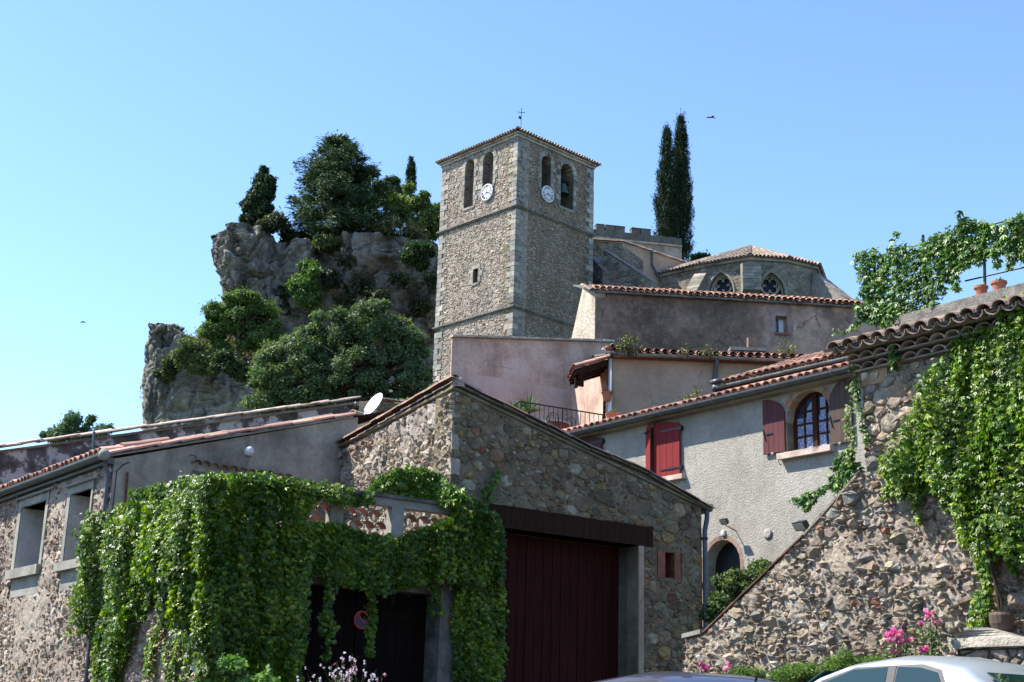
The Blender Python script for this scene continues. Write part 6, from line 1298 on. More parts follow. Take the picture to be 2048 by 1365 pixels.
# ================================================================== UPPER HOUSES
def gutter(mb, p, al, out, L, r=.09, th=.01):
    vs = []; n = 8; m = 2*(n+1)
    for t_ in (0, L):
        for k in range(n+1): t = pi+pi*k/n; vs.append(p+al*t_+out*(r*cos(t))+np.array([0, 0, r*sin(t)]))
        for k in range(n+1): t = pi+pi*(n-k)/n; vs.append(p+al*t_+out*((r-th)*cos(t))+np.array([0, 0, (r-th)*sin(t)]))
    mb.add(vs, [(k, (k+1) % m, m+(k+1) % m, m+k) for k in range(m)]+[tuple(range(n+1)), tuple(range(m, m+n+1))])
Y = Plane(atd(1225, 760, 38), 88.2); D = Plane(atd(1190, 640, 46), 84.65); Pk = Plane(atd(905, 672, 40.5), 60)
def build_dark_house():
    root = thing('dark_rendered_house', 'long house with dark stained render and one small window, below the apse', 'house', tuple(D.P(3, 11)))
    ze = 16.45; u1 = 11.5; w = D.rect([(1551, 632), (1575, 632), (1575, 666), (1551, 666)]); hole = [(w[0], w[2]), (w[1], w[2]), (w[1], w[3]), (w[0], w[3])]
    slab('wall', D, [(0, 8), (u1, 8), (u1, ze), (0, ze)], [hole], 0, .5, M['dark_render'], root)
    pale = m_plaster('pale_patch_render', [(.19, .135, .115), (.27, .19, .165), (.33, .24, .21)], 1.4, 14, .6, .02)
    mb = MB(); o = .008
    for pr in ([(w[0], w[2]-.2), (w[0]-.12, w[2]-.3), (w[0]-.26, w[2]+.1), (w[0]-.18, w[3]-.1), (w[0]-.3, w[3]+.3), (w[0], w[3]+.42)], [(w[1], w[2]-.1), (w[1]+.14, w[2]-.2), (w[1]+.24, w[2]+.4), (w[1]+.15, w[3]+.1), (w[1]+.2, w[3]+.36), (w[1], w[3]+.4)], [(w[0], w[3]), (w[1], w[3]), (w[1], w[3]+.4), (w[0], w[3]+.42)]): mb.prism([D.P(a, b, o) for a, b in pr], [D.P(a, b, -.02) for a, b in pr])
    mb.build('render_patch', pale, root)
    f = MB(); f.pbox(D, w[0], w[0]+.06, w[2], w[3], -.3, -.24); f.pbox(D, w[1]-.06, w[1], w[2], w[3], -.3, -.24); f.pbox(D, w[0], w[1], w[3]-.06, w[3], -.3, -.24); f.pbox(D, w[0]+.16, w[0]+.2, w[2], w[3], -.3, -.24); fr = f.build('window_frame', M['cement'], root)
    g = MB(); g.pbox(D, w[0]+.06, w[1]-.06, w[2], w[3]-.06, -.32, -.305); g.build('pane', M['glass'], fr); g = MB(); g.pbox(D, w[0]+.2, w[1]-.06, w[2], w[3]-.06, -.30, -.29); g.build('blind', M['dish'], fr)
    mb = MB(); mb.pbox(D, w[0]-.05, w[1]+.05, w[2]-.08, w[2], -.3, .07); mb.build('window_sill', M['clay_dim'], root)
    # sunlit battered left side
    c = D.P(0, 0); lp = [atd(1187, 580, 46), atd(1166, 573, 48.0), atd(1140, 690, 48.6), atd(1130, 760, 49), atd(1187, 760, 46.0)]
    lp[0] = D.P(.002, ze, -.03); lp[4] = D.P(.002, 10, -.03); mb = MB(); mb.prism(lp, [p+D.d*.8 for p in lp]); mb.build('side_wall', M['white_render'], root)
    sl = -D.n*.94+np.array([0, 0, .34]); tile_field(root, 'tile', D.P(-.1, ze+.06, .22), D.d, sl, u1+.1, 1.5, 63, .225, .36, 1, sag=.012); mb = MB(); mb.box(D.P(-.1, ze, .2), D.d*u1, sl*5.5, (0, 0, -.06)); mb.build('roof_deck', M['cement_dark'], root)
    # capping tiles of the left corner
    rs = np.random.RandomState(4); a = D.P(-.12, ze+.02, .12); b = lp[1]+[0, 0, .05]
    for k in range(6): lay(root, 'tile_old', a+(b-a)*(k/6), (b-a), (0, 0, 1), rs, (1.3, .8, 1.0), 'verge_tile'); 
    mb = MB(); mb.prism([D.P(-.02, ze+.0, .1), D.P(-.02, ze-.22, .02), lp[1]-[0, 0, .25], lp[1]+[0, 0, .0]], [D.P(.35, ze+.0, .1), D.P(.35, ze-.22, .02), lp[1]-[-.3, 0, .25], lp[1]+[.3, 0, 0]], (.4, .33, .25)); mb.build('verge_mortar', M['mortar'], root)
    mb = MB(); mb.box(D.P(.0, 8, -.5), D.n*-5, D.d*.4, (0, 0, ze-8.5)); mb.box(D.P(u1, 8), D.n*-5, D.d*-.4, (0, 0, ze-8.5)); mb.build('wall', M['dark_render'], root)
build_dark_house()
def build_yellow():
    root = thing('ochre_house', 'ochre rendered house with weedy clay tile roof and zinc gutter in the middle', 'house', tuple(Y.P(2, 8)))
    ze = 11.93; u1 = 7.2; slab('wall', Y, [(0, 5), (u1, 5), (u1, ze-.05), (0, ze-.05)], [], 0, .4, M['yellow'], root)
    side = Plane(Y.P(0, 0), -14); zs = 11.85; slab('side_wall', side, [(0.01, 5), (6, 5), (6, zs), (0.01, zs)], [], 0, .4, M['pink'], root)
    mb = MB(); mb.tube([Y.P(-.07, ze-.1, .05), Y.P(-.07, 7.2, .05)], .055, 8); mb.build('white_downpipe', M['white'], root, smooth=True)
    sl = -Y.n*.95+np.array([0, 0, .24]); tile_field(root, 'tile', Y.P(-.1, ze+.10, .24), Y.d, sl, u1+.2, 1.9, 64, .24, .37, 1, sag=.02); mb = MB(); mb.box(Y.P(-.1, ze+.04, .24), Y.d*(u1+.2), sl*6.5, (0, 0, -.06)); mb.build('roof_deck', M['cement_dark'], root)
    g = MB(); u9 = Y.uz(1565, 722)[0]; gutter(g, Y.P(.25, ze+.0, .30), Y.d, Y.n, u9-.25, .085); g.build('gutter', M['zinc_pale'], root)
    mb = MB(); mb.pbox(Y, 0, u1, ze-.09, ze+.03, 0, .2); mb.build('eave_board', M['clay_dim'], root)
    u, z = Y.uz(1430, 728); u2, z2 = Y.uz(1427, 768); mb = MB(); mb.tube([Y.P(u, ze-.08, .3), Y.P(u, z-.15, .12), Y.P(u2, z2, .12), Y.P(u2+.1, z2-.12, .3)], .07, 8); mb.build('downpipe', M['zinc'], root, smooth=True)
    # corner capping
    rs = np.random.RandomState(8); a = Y.P(-.15, ze+.14, .2)
    for k in range(4):
        for j in range(4): lay(root, 'tile_old', a+Y.d*(.03+.12*j)-Y.n*(.38*k)+[0, 0, .09*k+.1*math.sin(j)], -Y.n+[0, 0, .25], (0, 0, 1), rs, (1, 1, 1), 'verge_tile', .1)
    # wing running towards the stair wall
    p0, p1 = atd(1448, 772, 36), None; p1 = atz(1712, 712, p0[2]); az = math.degrees(math.atan2(p1[0]-p0[0], p1[1]-p0[1])); W2 = Plane(p0, az); L = float(np.linalg.norm((p1-p0)[:2])); zw = p0[2]
    slab('wing_wall', W2, [(-.2, 5), (L+.6, 5), (L+.6, zw-.03), (-.2, zw-.03)], [], -.3, .4, M['yellow'], root)
    sl2 = -W2.n*.94+np.array([0, 0, .36]); tile_field(root, 'tile', W2.P(-.2, zw+.1, .0), W2.d, sl2, L+.8, 3.9, 65, .235, .37, 2, sag=.015); mb = MB(); mb.box(W2.P(-.2, zw+.04, 0), W2.d*(L+.8), sl2*4.5, (0, 0, -.06)); mb.build('roof_deck', M['cement_dark'], root)
    g = MB(); gutter(g, W2.P(-.25, zw-.0, .07), W2.d, W2.n, L+.9, .085); g.build('gutter', M['zinc_pale'], root)
    mb = MB(); mb.pbox(W2, -.2, L+.6, zw-.16, zw+.03, -.3, -.02); mb.build('eave_board', M['clay_dim'], root)
    mb = MB(); mb.box(p0+[-.25, 0, .02], W2.d*.3, W2.n*.2, (0, 0, .1)); mb.ball(W2.P(-.25, zw-.03, .07), .12, 8); mb.build('gutter_end', M['zinc'], root, smooth=True)
    for (x, y, w_) in ((1482, 704, .5),): u, z = Y.uz(x, y, -1.4); mb = MB(); mb.box(Y.P(u-.4, z-.05, -1.4), Y.d*1.1, Y.n*.4, (0, 0, .1)); mb.build('roof_sheet', M['zinc_pale'], root); mb = MB(); mb.box(Y.P(u+.2, z, -1.5), Y.d*.25, Y.n*.25, (0, 0, .45)); mb.build('roof_vent', M['dark_render'], root)
build_yellow()
def build_pink():
    root = thing('pink_house', 'faded pink rendered house with stone coping, in front of the church tower', 'house', tuple(Pk.P(3, 9)))
    a, b = Pk.uz(905, 674), Pk.uz(1216, 684); s = (b[1]-a[1])/(b[0]-a[0])
    slab('wall', Pk, [(0, 5), (b[0]+.3, 5), (b[0]+.3, b[1]+s*.3-.02), (0, a[1]-.02)], [], 0, .06, M['pink'], root)
    lo = m_plaster('smooth_pink_render', [(.40, .30, .24), (.48, .38, .31), (.52, .42, .35)], .6, 25, .25, .01, grain=.1, streak=.25, streakcol=(.25, .13, .09))
    z1 = Pk.uz(1000, 757)[1]; mb = MB(); mb.pbox(Pk, .02, b[0]+.25, 8, z1, -.1, .02); mb.build('lower_render', lo, root)
    n = 14; rs = np.random.RandomState(2)
    for k in range(n):
        u0, u1_ = -.05+(b[0]+.25)*k/n, -.05+(b[0]+.25)*(k+1)/n-.02; z = a[1]+s*(u0+.05); mb = MB(); dz = s*(u1_-u0)
        f = [Pk.P(u0, z-.02+.012*rs.rand(), .13), Pk.P(u1_, z-.02+dz, .13), Pk.P(u1_, z+dz+.05, .13), Pk.P(u0, z+.045+.02*rs.rand(), .13)]; mb.prism(f, [q-Pk.n*.25 for q in f], tuple(np.array([.40, .37, .32])*rs.uniform(.8, 1.15))); mb.build('coping_stone', M['ashlar'], root)
    mb = MB(); mb.box(Pk.P(0.02, 5, -.06), (0, 7, 0), (.4, 0, 0), (0, 0, a[1]-5.1)); mb.build('wall', M['pink'], root)
    # terrace slab and parapet below the railing
    z0 = 9.02; T0 = atd(1040, 803, 36); az = 60.1; Rl = Plane(T0, az); Rs = Plane(T0, -18.4)
    dk = [Rl.P(0, z0, .05), Rl.P(3.7, z0, .05), Pk.P(b[0]+.2, z0, 0), Pk.P(1.2, z0, 0), Rs.P(3.2, z0, .0)]
    mb = MB(); mb.prism(dk, [q-np.array([0, 0, .3]) for q in dk]); mb.build('terrace_slab', M['clay_dim'], root)
    return T0, Rl, Rs, z0
T0, RL, RS, ZTER = build_pink()
def build_awning():
    root = thing('tiled_canopy', 'small red-tiled timber canopy over the terrace beside the ochre house', 'canopy', tuple(atd(1222, 735, 38.1)))
    Hn = atd(1223, 716, 38.05); N0 = atd(1147, 738, 37.2); F0 = atz(1137, 759, N0[2]); al = F0-N0; L = float(np.linalg.norm(al)); al /= L; sl = Hn-N0; S_ = float(np.linalg.norm(sl)); sl /= S_
    L = min(L, 2.6); rs = np.random.RandomState(3); n = max(5, int(L/.23)); st = MB()
    for k in range(n):
        for r in range(int(S_/.38)+1):
            o = N0+al*((k+.5)*L/n)+sl*(r*.38-.03)+[0, 0, .02+.012*(r % 2)]
            lay(root, 'tile_pink', o, sl, (0, 0, 1), rs, (1, 1.1, 1), 'tile', .01)
    for r in range(int(S_/.40)+1): lay(root, 'tile_pink', N0-al*.03+sl*(r*.42)+[0, 0, .05], sl, (0, 0, 1), rs, (1.1, 1.1, 1), 'verge_tile', .01)
    mb = MB(); mb.box(N0-[0, 0, .06], al*L, sl*S_, (0, 0, .05)); mb.build('roof_boards', M['beam'], root)
    for k in range(4): mb = MB(); mb.box(N0+al*(L*k/3.2)+sl*.05-[0, 0, .19], al*.09, sl*(S_-.1), (0, 0, .13)); mb.build('rafter', M['beam'], root)
    mb = MB(); mb.box(N0+sl*.25-[0, 0, .34], al*L, sl*.12, (0, 0, .15)); mb.build('beam', M['beam'], root)
    mb = MB(); q = N0+al*.15+sl*.1-[0, 0, .22]; mb.box(q, al*.14, sl*.35+np.array([0, 0, -.12]), (0, 0, -.22)); mb.build('bracket', M['beam'], root)
build_awning()
def build_railing():
    root = thing('iron_railing', 'black iron terrace railing in front of the pink wall', 'railing', tuple(T0*[1, 1, 0]+[0, 0, ZTER])); zt = T0[2]; L = RL.uz(1241, 836)[0]
    mb = MB(); mb.box(RL.P(0, zt-.02, 0), RL.d*L, RL.n*.04, (0, 0, .03)); mb.build('top_rail', M['iron'], root)
    mb = MB(); mb.box(RL.P(0, ZTER+.1, 0.01), RL.d*L, RL.n*.03, (0, 0, .02)); mb.build('bottom_rail', M['iron'], root)
    n = int(L/.145)
    for k in range(n+1): mb = MB(); r = .022 if k % 9 == 0 else .010; mb.tube([RL.P(.02+k*(L-.04)/n, ZTER if k % 9 == 0 else ZTER+.1, .02), RL.P(.02+k*(L-.04)/n, zt, .02)], r, 5); mb.build('post' if k % 9 == 0 else 'baluster', M['iron'], root)
    L2 = 2.2; mb = MB(); mb.box(RS.P(0, zt-.02, 0), RS.d*L2, RS.n*.04, (0, 0, .03)); mb.box(RS.P(0, ZTER+.1, 0), RS.d*L2, RS.n*.03, (0, 0, .02)); mb.build('side_rail', M['iron'], root)
    for k in range(1, 15): mb = MB(); mb.tube([RS.P(k*L2/15, ZTER+.1, .02), RS.P(k*L2/15, zt, .02)], .010, 5); mb.build('baluster', M['iron'], root)
build_railing()
def build_chair():
    root = thing('bistro_chair', 'left black metal bistro chair with tall looped back behind the railing', 'chair', (0, 0, 0), 'bistro chairs on the terrace')
    def part(nm, mb): me = mb.mesh(nm, M['iron'], True, False); o = bpy.data.objects.new(nm, me); COL.objects.link(o); o.parent = root
    def loop(w_, h0, h1, r): return [(-w_, 0, h0)]+[(-w_*cos(pi*k/10), .02+.06*(h1-h0), h1-w_+w_*sin(pi*k/10)) for k in range(11)]+[(w_, 0, h0)]
    mb = MB(); mb.tube(loop(.20, .44, .92, 0), .013, 6); part('back_hoop', mb); mb = MB(); mb.tube(loop(.10, .44, .86, 0), .009, 6); part('inner_hoop', mb)
    mb = MB(); mb.lathe((0, -.2, .44), [(0, .02), (.2, .02), (.21, .0), (.2, -.02), (0, -.02)], 18); part('seat', mb)
    for x in (-1, 1):
        for y in (-1, 1): mb = MB(); mb.tube([(x*.15, -.2+y*.15, .43), (x*.2, -.2+y*.22, 0)], .012, 6); part('leg', mb)
    return root
def place_chairs():
    c = build_chair(); spots = [(1107, 826, 36.9, None), (1139, 834, 37.6, 'right black metal bistro chair, its looped back lower behind the railing')]
    for i, (x, y, d, lab) in enumerate(spots):
        p = atd(x, y, d); o = c
        if i:
            o = c.copy(); COL.objects.link(o); o['label'] = lab
            for ch in list(c.children): q = ch.copy(); COL.objects.link(q); q.parent = o
        o.location = (p[0], p[1], ZTER); o.scale = (1, 1, (p[2]-ZTER)/.92) if .8 < (p[2]-ZTER)/.92 < 1.25 else (1, 1, 1); o.rotation_euler = (0, 0, radians([-35+180, -20+180][i]))
place_chairs()
def build_table():
    p = atd(1100, 847, 37.6); root = thing('round_table', 'round terrace table with pale edge behind the left bistro chair', 'table', (p[0], p[1], ZTER)); c = np.array([p[0], p[1], ZTER])
    h = min(.75, max(.5, p[2]-ZTER)); mb = MB(); mb.lathe(c+[0, 0, h], [(0, 0), (.55, 0), (.56, -.02), (.55, -.05), (0, -.05)], 28); mb.build('table_top', M['clay'], root); mb = MB(); mb.lathe(c+[0, 0, h], [(.555, .004), (.575, .004), (.575, -.03), (.555, -.03)], 28); mb.build('rim', M['white'], root)
    mb = MB(); mb.tube([c, c+[0, 0, h-.05]], .04, 8); mb.lathe(c, [(.25, 0), (.25, .03), (.04, .06)], 14); mb.build('pedestal', M['iron'], root)
build_table()
def pot(root, c, r, h, mat='clay'):
    mb = MB(); mb.lathe(c, [(0, 0), (r*.7, 0), (r*.95, h*.8), (r*1.08, h*.8), (r*1.1, h), (r*.9, h), (r*.85, h*.85), (0, h*.85)], 16); mb.build('pot', M[mat], root, smooth=False)
def blades(root, c, n, L, w_, col, seed, spread=1., name='foliage', fan=False, mat='leaf_tree'):
    rs = np.random.RandomState(seed); ls = []
    V = []; T = []; C = []
    for k in range(n):
        az = rs.uniform(0, 2*pi); el = rs.uniform(.25, 1.3)/spread; ln = L*rs.uniform(.7, 1.1); d = np.array([cos(az)*cos(el), sin(az)*cos(el), sin(el)]); s = np.cross(d, (0, 0, 1.)); s /= np.linalg.norm(s); b = len(V)
        for j in range(5): t = j/4; q = c+d*ln*t+np.array([0, 0, -.35*ln*t*t*cos(el)]); ww = w_*(1-t)**.6*(.5+t if t < .5 else 1); V += [q-s*ww, q+s*ww]
        for j in range(4): T += [(b+2*j, b+2*j+1, b+2*j+3), (b+2*j, b+2*j+3, b+2*j+2)]
        C += [np.array(col)*rs.uniform(.7, 1.3)]*10
    put(name, trimesh(name, np.array(V), np.array(T), np.array(C), M[mat]), root, kind='stuff')
def build_pots():
    for lab, x, y, d, L, n, w_, col, sp in (('potted fan palm with bright green leaves at the left end of the railing', 1032, 812, 36.6, .55, 40, .05, (.06, .14, .03), 1.2),
                             ('spiky grey-green yucca behind the railing corner', 1058, 812, 37.2, .75, 60, .03, (.05, .09, .055), .9), ('variegated leafy pot plant low behind the railing', 1055, 838, 36.5, .42, 80, .035, (.12, .15, .07), 1.1)):
        p = atd(x, y+8, d); c = np.array([p[0], p[1], ZTER]); root = thing('potted_plant', lab, 'potted plant', tuple(c)); pot(root, c, .18, .34); hh = max(.35, p[2]-ZTER-.1); mb = MB(); mb.tube([c+[0, 0, .3], c+[0, 0, hh+.05]], .03, 6); mb.build('stem', M['stem'], root); blades(root, c+[0, 0, hh], n, L, w_, col, int(x), sp)
    p = atd(1214, 802, 37.7); root = thing('hanging_pot', 'terracotta pot with trailing plant hanging at the corner of the ochre house', 'flower pot', tuple(p)); pot(root, p, .15, .26); blades(root, p+[0, 0, .24], 40, .32, .015, (.09, .11, .07), 7, 1.6)
    mb = MB(); mb.tube([p+[0, 0, .25], p+[0, 0, 1.1]], .008, 4); mb.tube([p+[.18, .1, .3], p+[0, 0, .26]], .012, 4); mb.build('wire', M['iron'], root)
    p = atd(1226, 842, 34.4); root = thing('flower_pot', 'small square terracotta pot standing on the tiles at the foot of the ochre wall', 'flower pot', tuple(p)); mb = MB(); mb.box(p+[-.17, -.1, 0], (.34, 0, 0), (0, .22, 0), (0, 0, .2)); mb.box(p+[-.19, -.12, .16], (.38, 0, 0), (0, .26, 0), (0, 0, .05)); mb.build('pot', M['clay'], root); blades(root, p+[0, 0, .2], 30, .16, .03, (.10, .14, .03), 8, 1.3)
    q = atd(1207, 838, 38.6); root = thing('louvred_door', 'dark narrow shutter door standing under the canopy against the pink wall', 'door', tuple(q)); mb = MB(); mb.box(q+[-.02, 0, -1.5], (.22, .05, 0), (.02, .05, 0), (0, 0, 2.3)); mb.build('leaf', M['brown_wood'], root); mb = MB()
    for k in range(12): mb.box(q+[.0, -.02, -1.3+k*.16], (.18, .04, 0), (0, -.02, 0), (0, 0, .08))
    mb.build('slat', M['black'], root)
build_pots()
def build_weeds():
    rs = np.random.RandomState(4)
    spots = [(1250, 700, 37.3, .5, 60), (1370, 705, 37.5, .35, 14), (1410, 706, 37.5, .3, 14), (1425, 708, 37.5, .25, 12), (1565, 702, 37, .3, 10), (1577, 700, 37, .35, 12), (1392, 797, 30.2, .35, 16), (1378, 802, 30.3, .25, 10), (1268, 700, 37.3, .35, 30)]
    for i, (x, y, d, h, n) in enumerate(spots):
        p = atd(x, y+6, d); V, T, C = [], [], []; mb = MB(); P = []
        for k in range(n//2+2):
            b = p+np.array([rs.normal(0, .12), rs.normal(0, .08), 0]); t = b+np.array([rs.normal(0, .08), rs.normal(0, .05), h*rs.uniform(.5, 1.1)]); mb.tube([b-[0, 0, .1], t], .006, 4, False); P += [b+(t-b)*q for q in rs.uniform(.2, 1, 7)]
        P = np.array(P); m = len(P); V, T, C = leaves(P, rs.normal(0, 1, (m, 3)), rs.normal(0, 1, (m, 3)), rs.uniform(.04, .09, m), leafcol(rs, P, (.10, .12, .05), (.3, .3, .14), .4, 3), TK)
        labs = ['largest clump of flowering weeds at the left corner of the ochre roof', 'thin yellow weed on the ochre roof below the dark wall', 'slim weed further right on the ochre roof gutter', 'short weed just right of the slim one on the gutter', 'left of two thin weeds near the roof valley', 'right of two thin weeds near the roof valley', 'yellow-flowered weed on the roughcast house eave', 'smaller weed beside the yellow-flowered one on the eave', 'loose weeds right of the corner clump on the ochre roof']
        root = thing('roof_weed', labs[i], 'weed', tuple(p), 'weeds growing on the roofs'); put('leaves', trimesh('leaves', V, T, C, M['leaf_tree']), root, kind='stuff'); mb.build('stems', M['stem'], root, kind='stuff')
build_weeds()
# ================================================================== RIGHT WALL AND HOUSE
def build_right():
    W = Wd; zE = 6.42; px = [(1371, 1400), (1371, 1277), (1408, 1268), (1500, 1180), (1610, 1072), (1672, 1000), (1722, 946)]
    low = [W.uz(x, y) for x, y in px]; uL = W.uz(1724, 946)[0]; uc = W.uz(1727, 800)[0]; uR = -9.0; uM = -4.4
    root = thing('stair_wall', 'rough pinkish rubble wall with slanting top rising to the right', 'wall', tuple(W.P(1.5, 1.3))); z0 = 1.0
    zs = low[-1][1]; outer = [(uR, z0), (low[0][0], z0)]+low[1:]+[(uc-.05, zs+.02), (uR, zs+.02)]
    outer = outer[::-1]
    slab('wall', W, outer, [], 0, .6, M['mortar_right'], root)
    masonry(root, W, [(uM, 1.9)]+[(low[0][0], 1.9)]+[(a, b-.03) for a, b in low[1:]]+[(uc-.05, zs), (uM, zs)], [], [(.15, 26), (.11, 240), (.075, 1200), (.048, 4500), (.032, 7000)], 1.4, .004, (.02, .085), PAL_W, M['rubble_rough'], 101, -.01, 290, .6)
    rough_skin(root, W, [(uM, 1.9), (low[0][0]-.02, 1.9)]+[(a-.01, b-.03) for a, b in low[1:]]+[(uc-.06, zs), (uM, zs)], [], .020, .075, M['mortar_right'], 9, .034, .47, sc=(6., 15.))
    # coping strips
    for a, b, nm, mt, w_ in ((1, 2, 'end_cap', 'cement', .0), ):
        p, q = W.P(*low[1], .08), W.P(*low[2], .08); mb = MB(); mb.box(p, q-p, W.n*-.6, (0, 0, .06)); mb.build('end_cap', M['cement'], root)
    p, q = W.P(*low[2], .05), W.P(*low[4], .05); d = q-p; n = 9; rs = np.random.RandomState(3)
    for k in range(n): mb = MB(); mb.box(p+d*(k/n), d*(1/n)*.98, W.n*-.5, np.array([0, 0, .020+.008*rs.rand()]), tuple(np.array([.15, .09, .065])*rs.uniform(.6, 1.1))); mb.build('coping_tile', M['ashlar'], root)
    p, q = W.P(*low[4], .03), W.P(*low[6], .03); mb = MB(); mb.box(p, q-p, W.n*-.5, (0, 0, .04), (.25, .22, .17)); mb.build('slope_cap', M['rubble_rough'], root)
    # house above
    hr = thing('right_house', 'stone house with scalloped tile eaves at the right, covered in creeper', 'house', tuple(W.P(-1.5, zs))); 
    slab('wall', W, [(uR, zs+.02), (uc, zs+.02), (uc, zE-.0), (uR, zE)], [], 0, .5, M['mortar_right'], hr)
    masonry(hr, W, [(uM, zs+.03), (uc-.01, zs+.03), (uc-.01, zE-.34), (uM, zE-.34)], [], [(.14, 90), (.10, 300), (.07, 900), (.042, 2500), (.03, 3000)], 1.25, .007, (.02, .07), PAL_W, M['rubble'], 102, -.012, 290, .35)
    rough_skin(hr, W, [(uM, zs+.03), (uc-.02, zs+.03), (uc-.02, zE-.36), (uM, zE-.36)], [], .024, .05, M['mortar_right'], 10, .02, .35)
    mb = MB(); mb.box(W.P(uc, zs), W.n*-5, W.d*-.5, (0, 0, zE-zs)); mb.build('side_wall', M['mortar_right'], hr)
    # corbel block and two rows of eave tiles
    mb = MB(); mb.pbox(W, uc-.42, uc+.02, zE-.52, zE-.33, -.05, .035, (.33, .22, .13)); mb.build('corner_block', M['ashlar'], hr)
    rs = np.random.RandomState(7); pit = .215; n = int((uc-uM+.3)/pit)
    for k in range(n):
        u = uc+.02-k*pit; lay(hr, 'tile_old', W.P(u, zE-.31+.0, .13), -W.n, (0, 0, 1), rs, (1.02, .9, .85), 'corbel_tile', .02); lay(hr, 'tile_old', W.P(u-pit/2+.06, zE-.19, .22), -W.n, (0, 0, 1), rs, (1.02, .9, .85), 'corbel_tile', .02)
    for zz, oo in ((zE-.325, .10), (zE-.205, .18), (zE-.085, .26)): mb = MB(); mb.pbox(W, uR, uc+.06, zz, zz+.022, -.2, oo); mb.build('eave_course', M['mortar_right'], hr)
    sl = -W.n*.955+np.array([0, 0, .30]); tile_field(hr, 'tile_old', W.P(uM, zE-.05, .36), W.d, sl, uc+.22-uM, 1.15, 66, pit, .37, 2, sag=.01); mb = MB(); mb.box(W.P(uR, zE-.06, .33), W.d*(uc+.2-uR), sl*1.3, (0, 0, .03)); mb.build('roof_deck', M['cement_dark'], hr)
    # parapet of the roof terrace: rough concrete
    Q = W.shift(-.85); a = Q.uz(1880, 612); b = Q.uz(2048, 566); u9 = Q.uz(1760, 640)[0]; zt = max(a[1], b[1])
    rough = m_plaster('pebbly_concrete', [(.13, .12, .10), (.22, .20, .17), (.30, .28, .24)], 6, 40, 1.0, .03, grain=.5)
    mb = MB(); mb.pbox(Q, uR, u9, zE-.1, Q.uz(1990, 580)[1], -.35, 0); mb.build('parapet', rough, hr)
    return low, zs, zE, Q
LOWP, ZS, ZE, Q = build_right()
def build_pergola():
    Z = Q.shift(-.2); root = thing('pergola_railing', 'thin iron railing and wires carrying the creeper above the right roof', 'railing', tuple(Z.P(*Z.uz(1968, 570))))
    def ln(x0, y0, x1, y1, r): mb = MB(); a, b = Z.uz(x0, y0), Z.uz(x1, y1); mb.tube([Z.P(*a), Z.P(*b)], r, 6); return mb
    for x0, y0, x1, y1 in ((1968, 470, 1970, 582), (1748, 505, 1752, 635), (1846, 470, 1850, 640)): ln(x0, y0, x1, y1, .02).build('post', M['iron'], root)
    for x0, y0, x1, y1 in ((1740, 517, 2060, 428), (1780, 518, 1860, 495), (1930, 562, 2060, 532), (1900, 530, 2060, 492)): ln(x0, y0, x1, y1, .011).build('rail', M['iron'], root)
build_pergola()
def rpots():
    Z = Q.shift(-.15)
    for x, y, r, lab, col in ((1962, 576, .085, 'terracotta pot of pale yellow flowers on the roof terrace parapet', (.35, .33, .16)), (1998, 571, .095, 'larger terracotta pot right of the flower pot on the parapet', (.04, .06, .04))):
        u, z = Z.uz(x, y); z = Q.uz(1990, 580)[1]; c = Z.P(u, z); root = thing('flower_pot', lab, 'flower pot', tuple(c), 'pots on the roof terrace parapet'); pot(root, c, r, .15); blades(root, c+[0, 0, .13], 50, .11, .018, col, int(x), 1.3)
rpots()
# ---- creepers at the right
creeper('wall_creeper', 'huge bright green creeper covering the right house and hanging down its wall', 'creeper',
    [(Wd, [(2060, 596), (1990, 622), (1955, 640), (1918, 690), (1890, 740), (1868, 800), (1835, 850), (1812, 900), (1800, 950), (1830, 975), (1880, 960), (1915, 985), (1935, 1030), (1950, 1080), (1985, 1110), (2010, 1130), (2030, 1100), (2060, 1130), (2140, 1130), (2320, 1100), (2320, 560)], .05, .42, 27500),
     (Wd, [(1800, 905), (1850, 850), (1900, 900), (1880, 985), (1810, 1000), (1780, 960)], .03, .16, 1300)],
    [(Wd, 1960, 1060, 40, 190, 420, .12), (Wd, 1975, 1180, -5, 70, 110, .10), (Wd, 1990, 1100, 15, 130, 260, .12), (Wd, 1965, 1240, 62, 70, 160, .14), (Wd, 2020, 1290, 25, 40, 60, .14), (Wd, 1855, 955, -10, 90, 90, .06), (Wd, 1890, 965, 8, 60, 90, .06), (Wd, 1925, 985, 20, 110, 220, .09), (Wd, 2030, 1090, 10, 60, 160, .1),
     (Wd, 1820, 920, -30, 60, 120, .05), (Wd, 1780, 910, -20, 40, 50, .05), (Wd, 1800, 960, -20, 40, 70, .05)], .066, 201, fy=.26, nleaf=280, base=(.080, .155, .009), young=(.23, .31, .022))
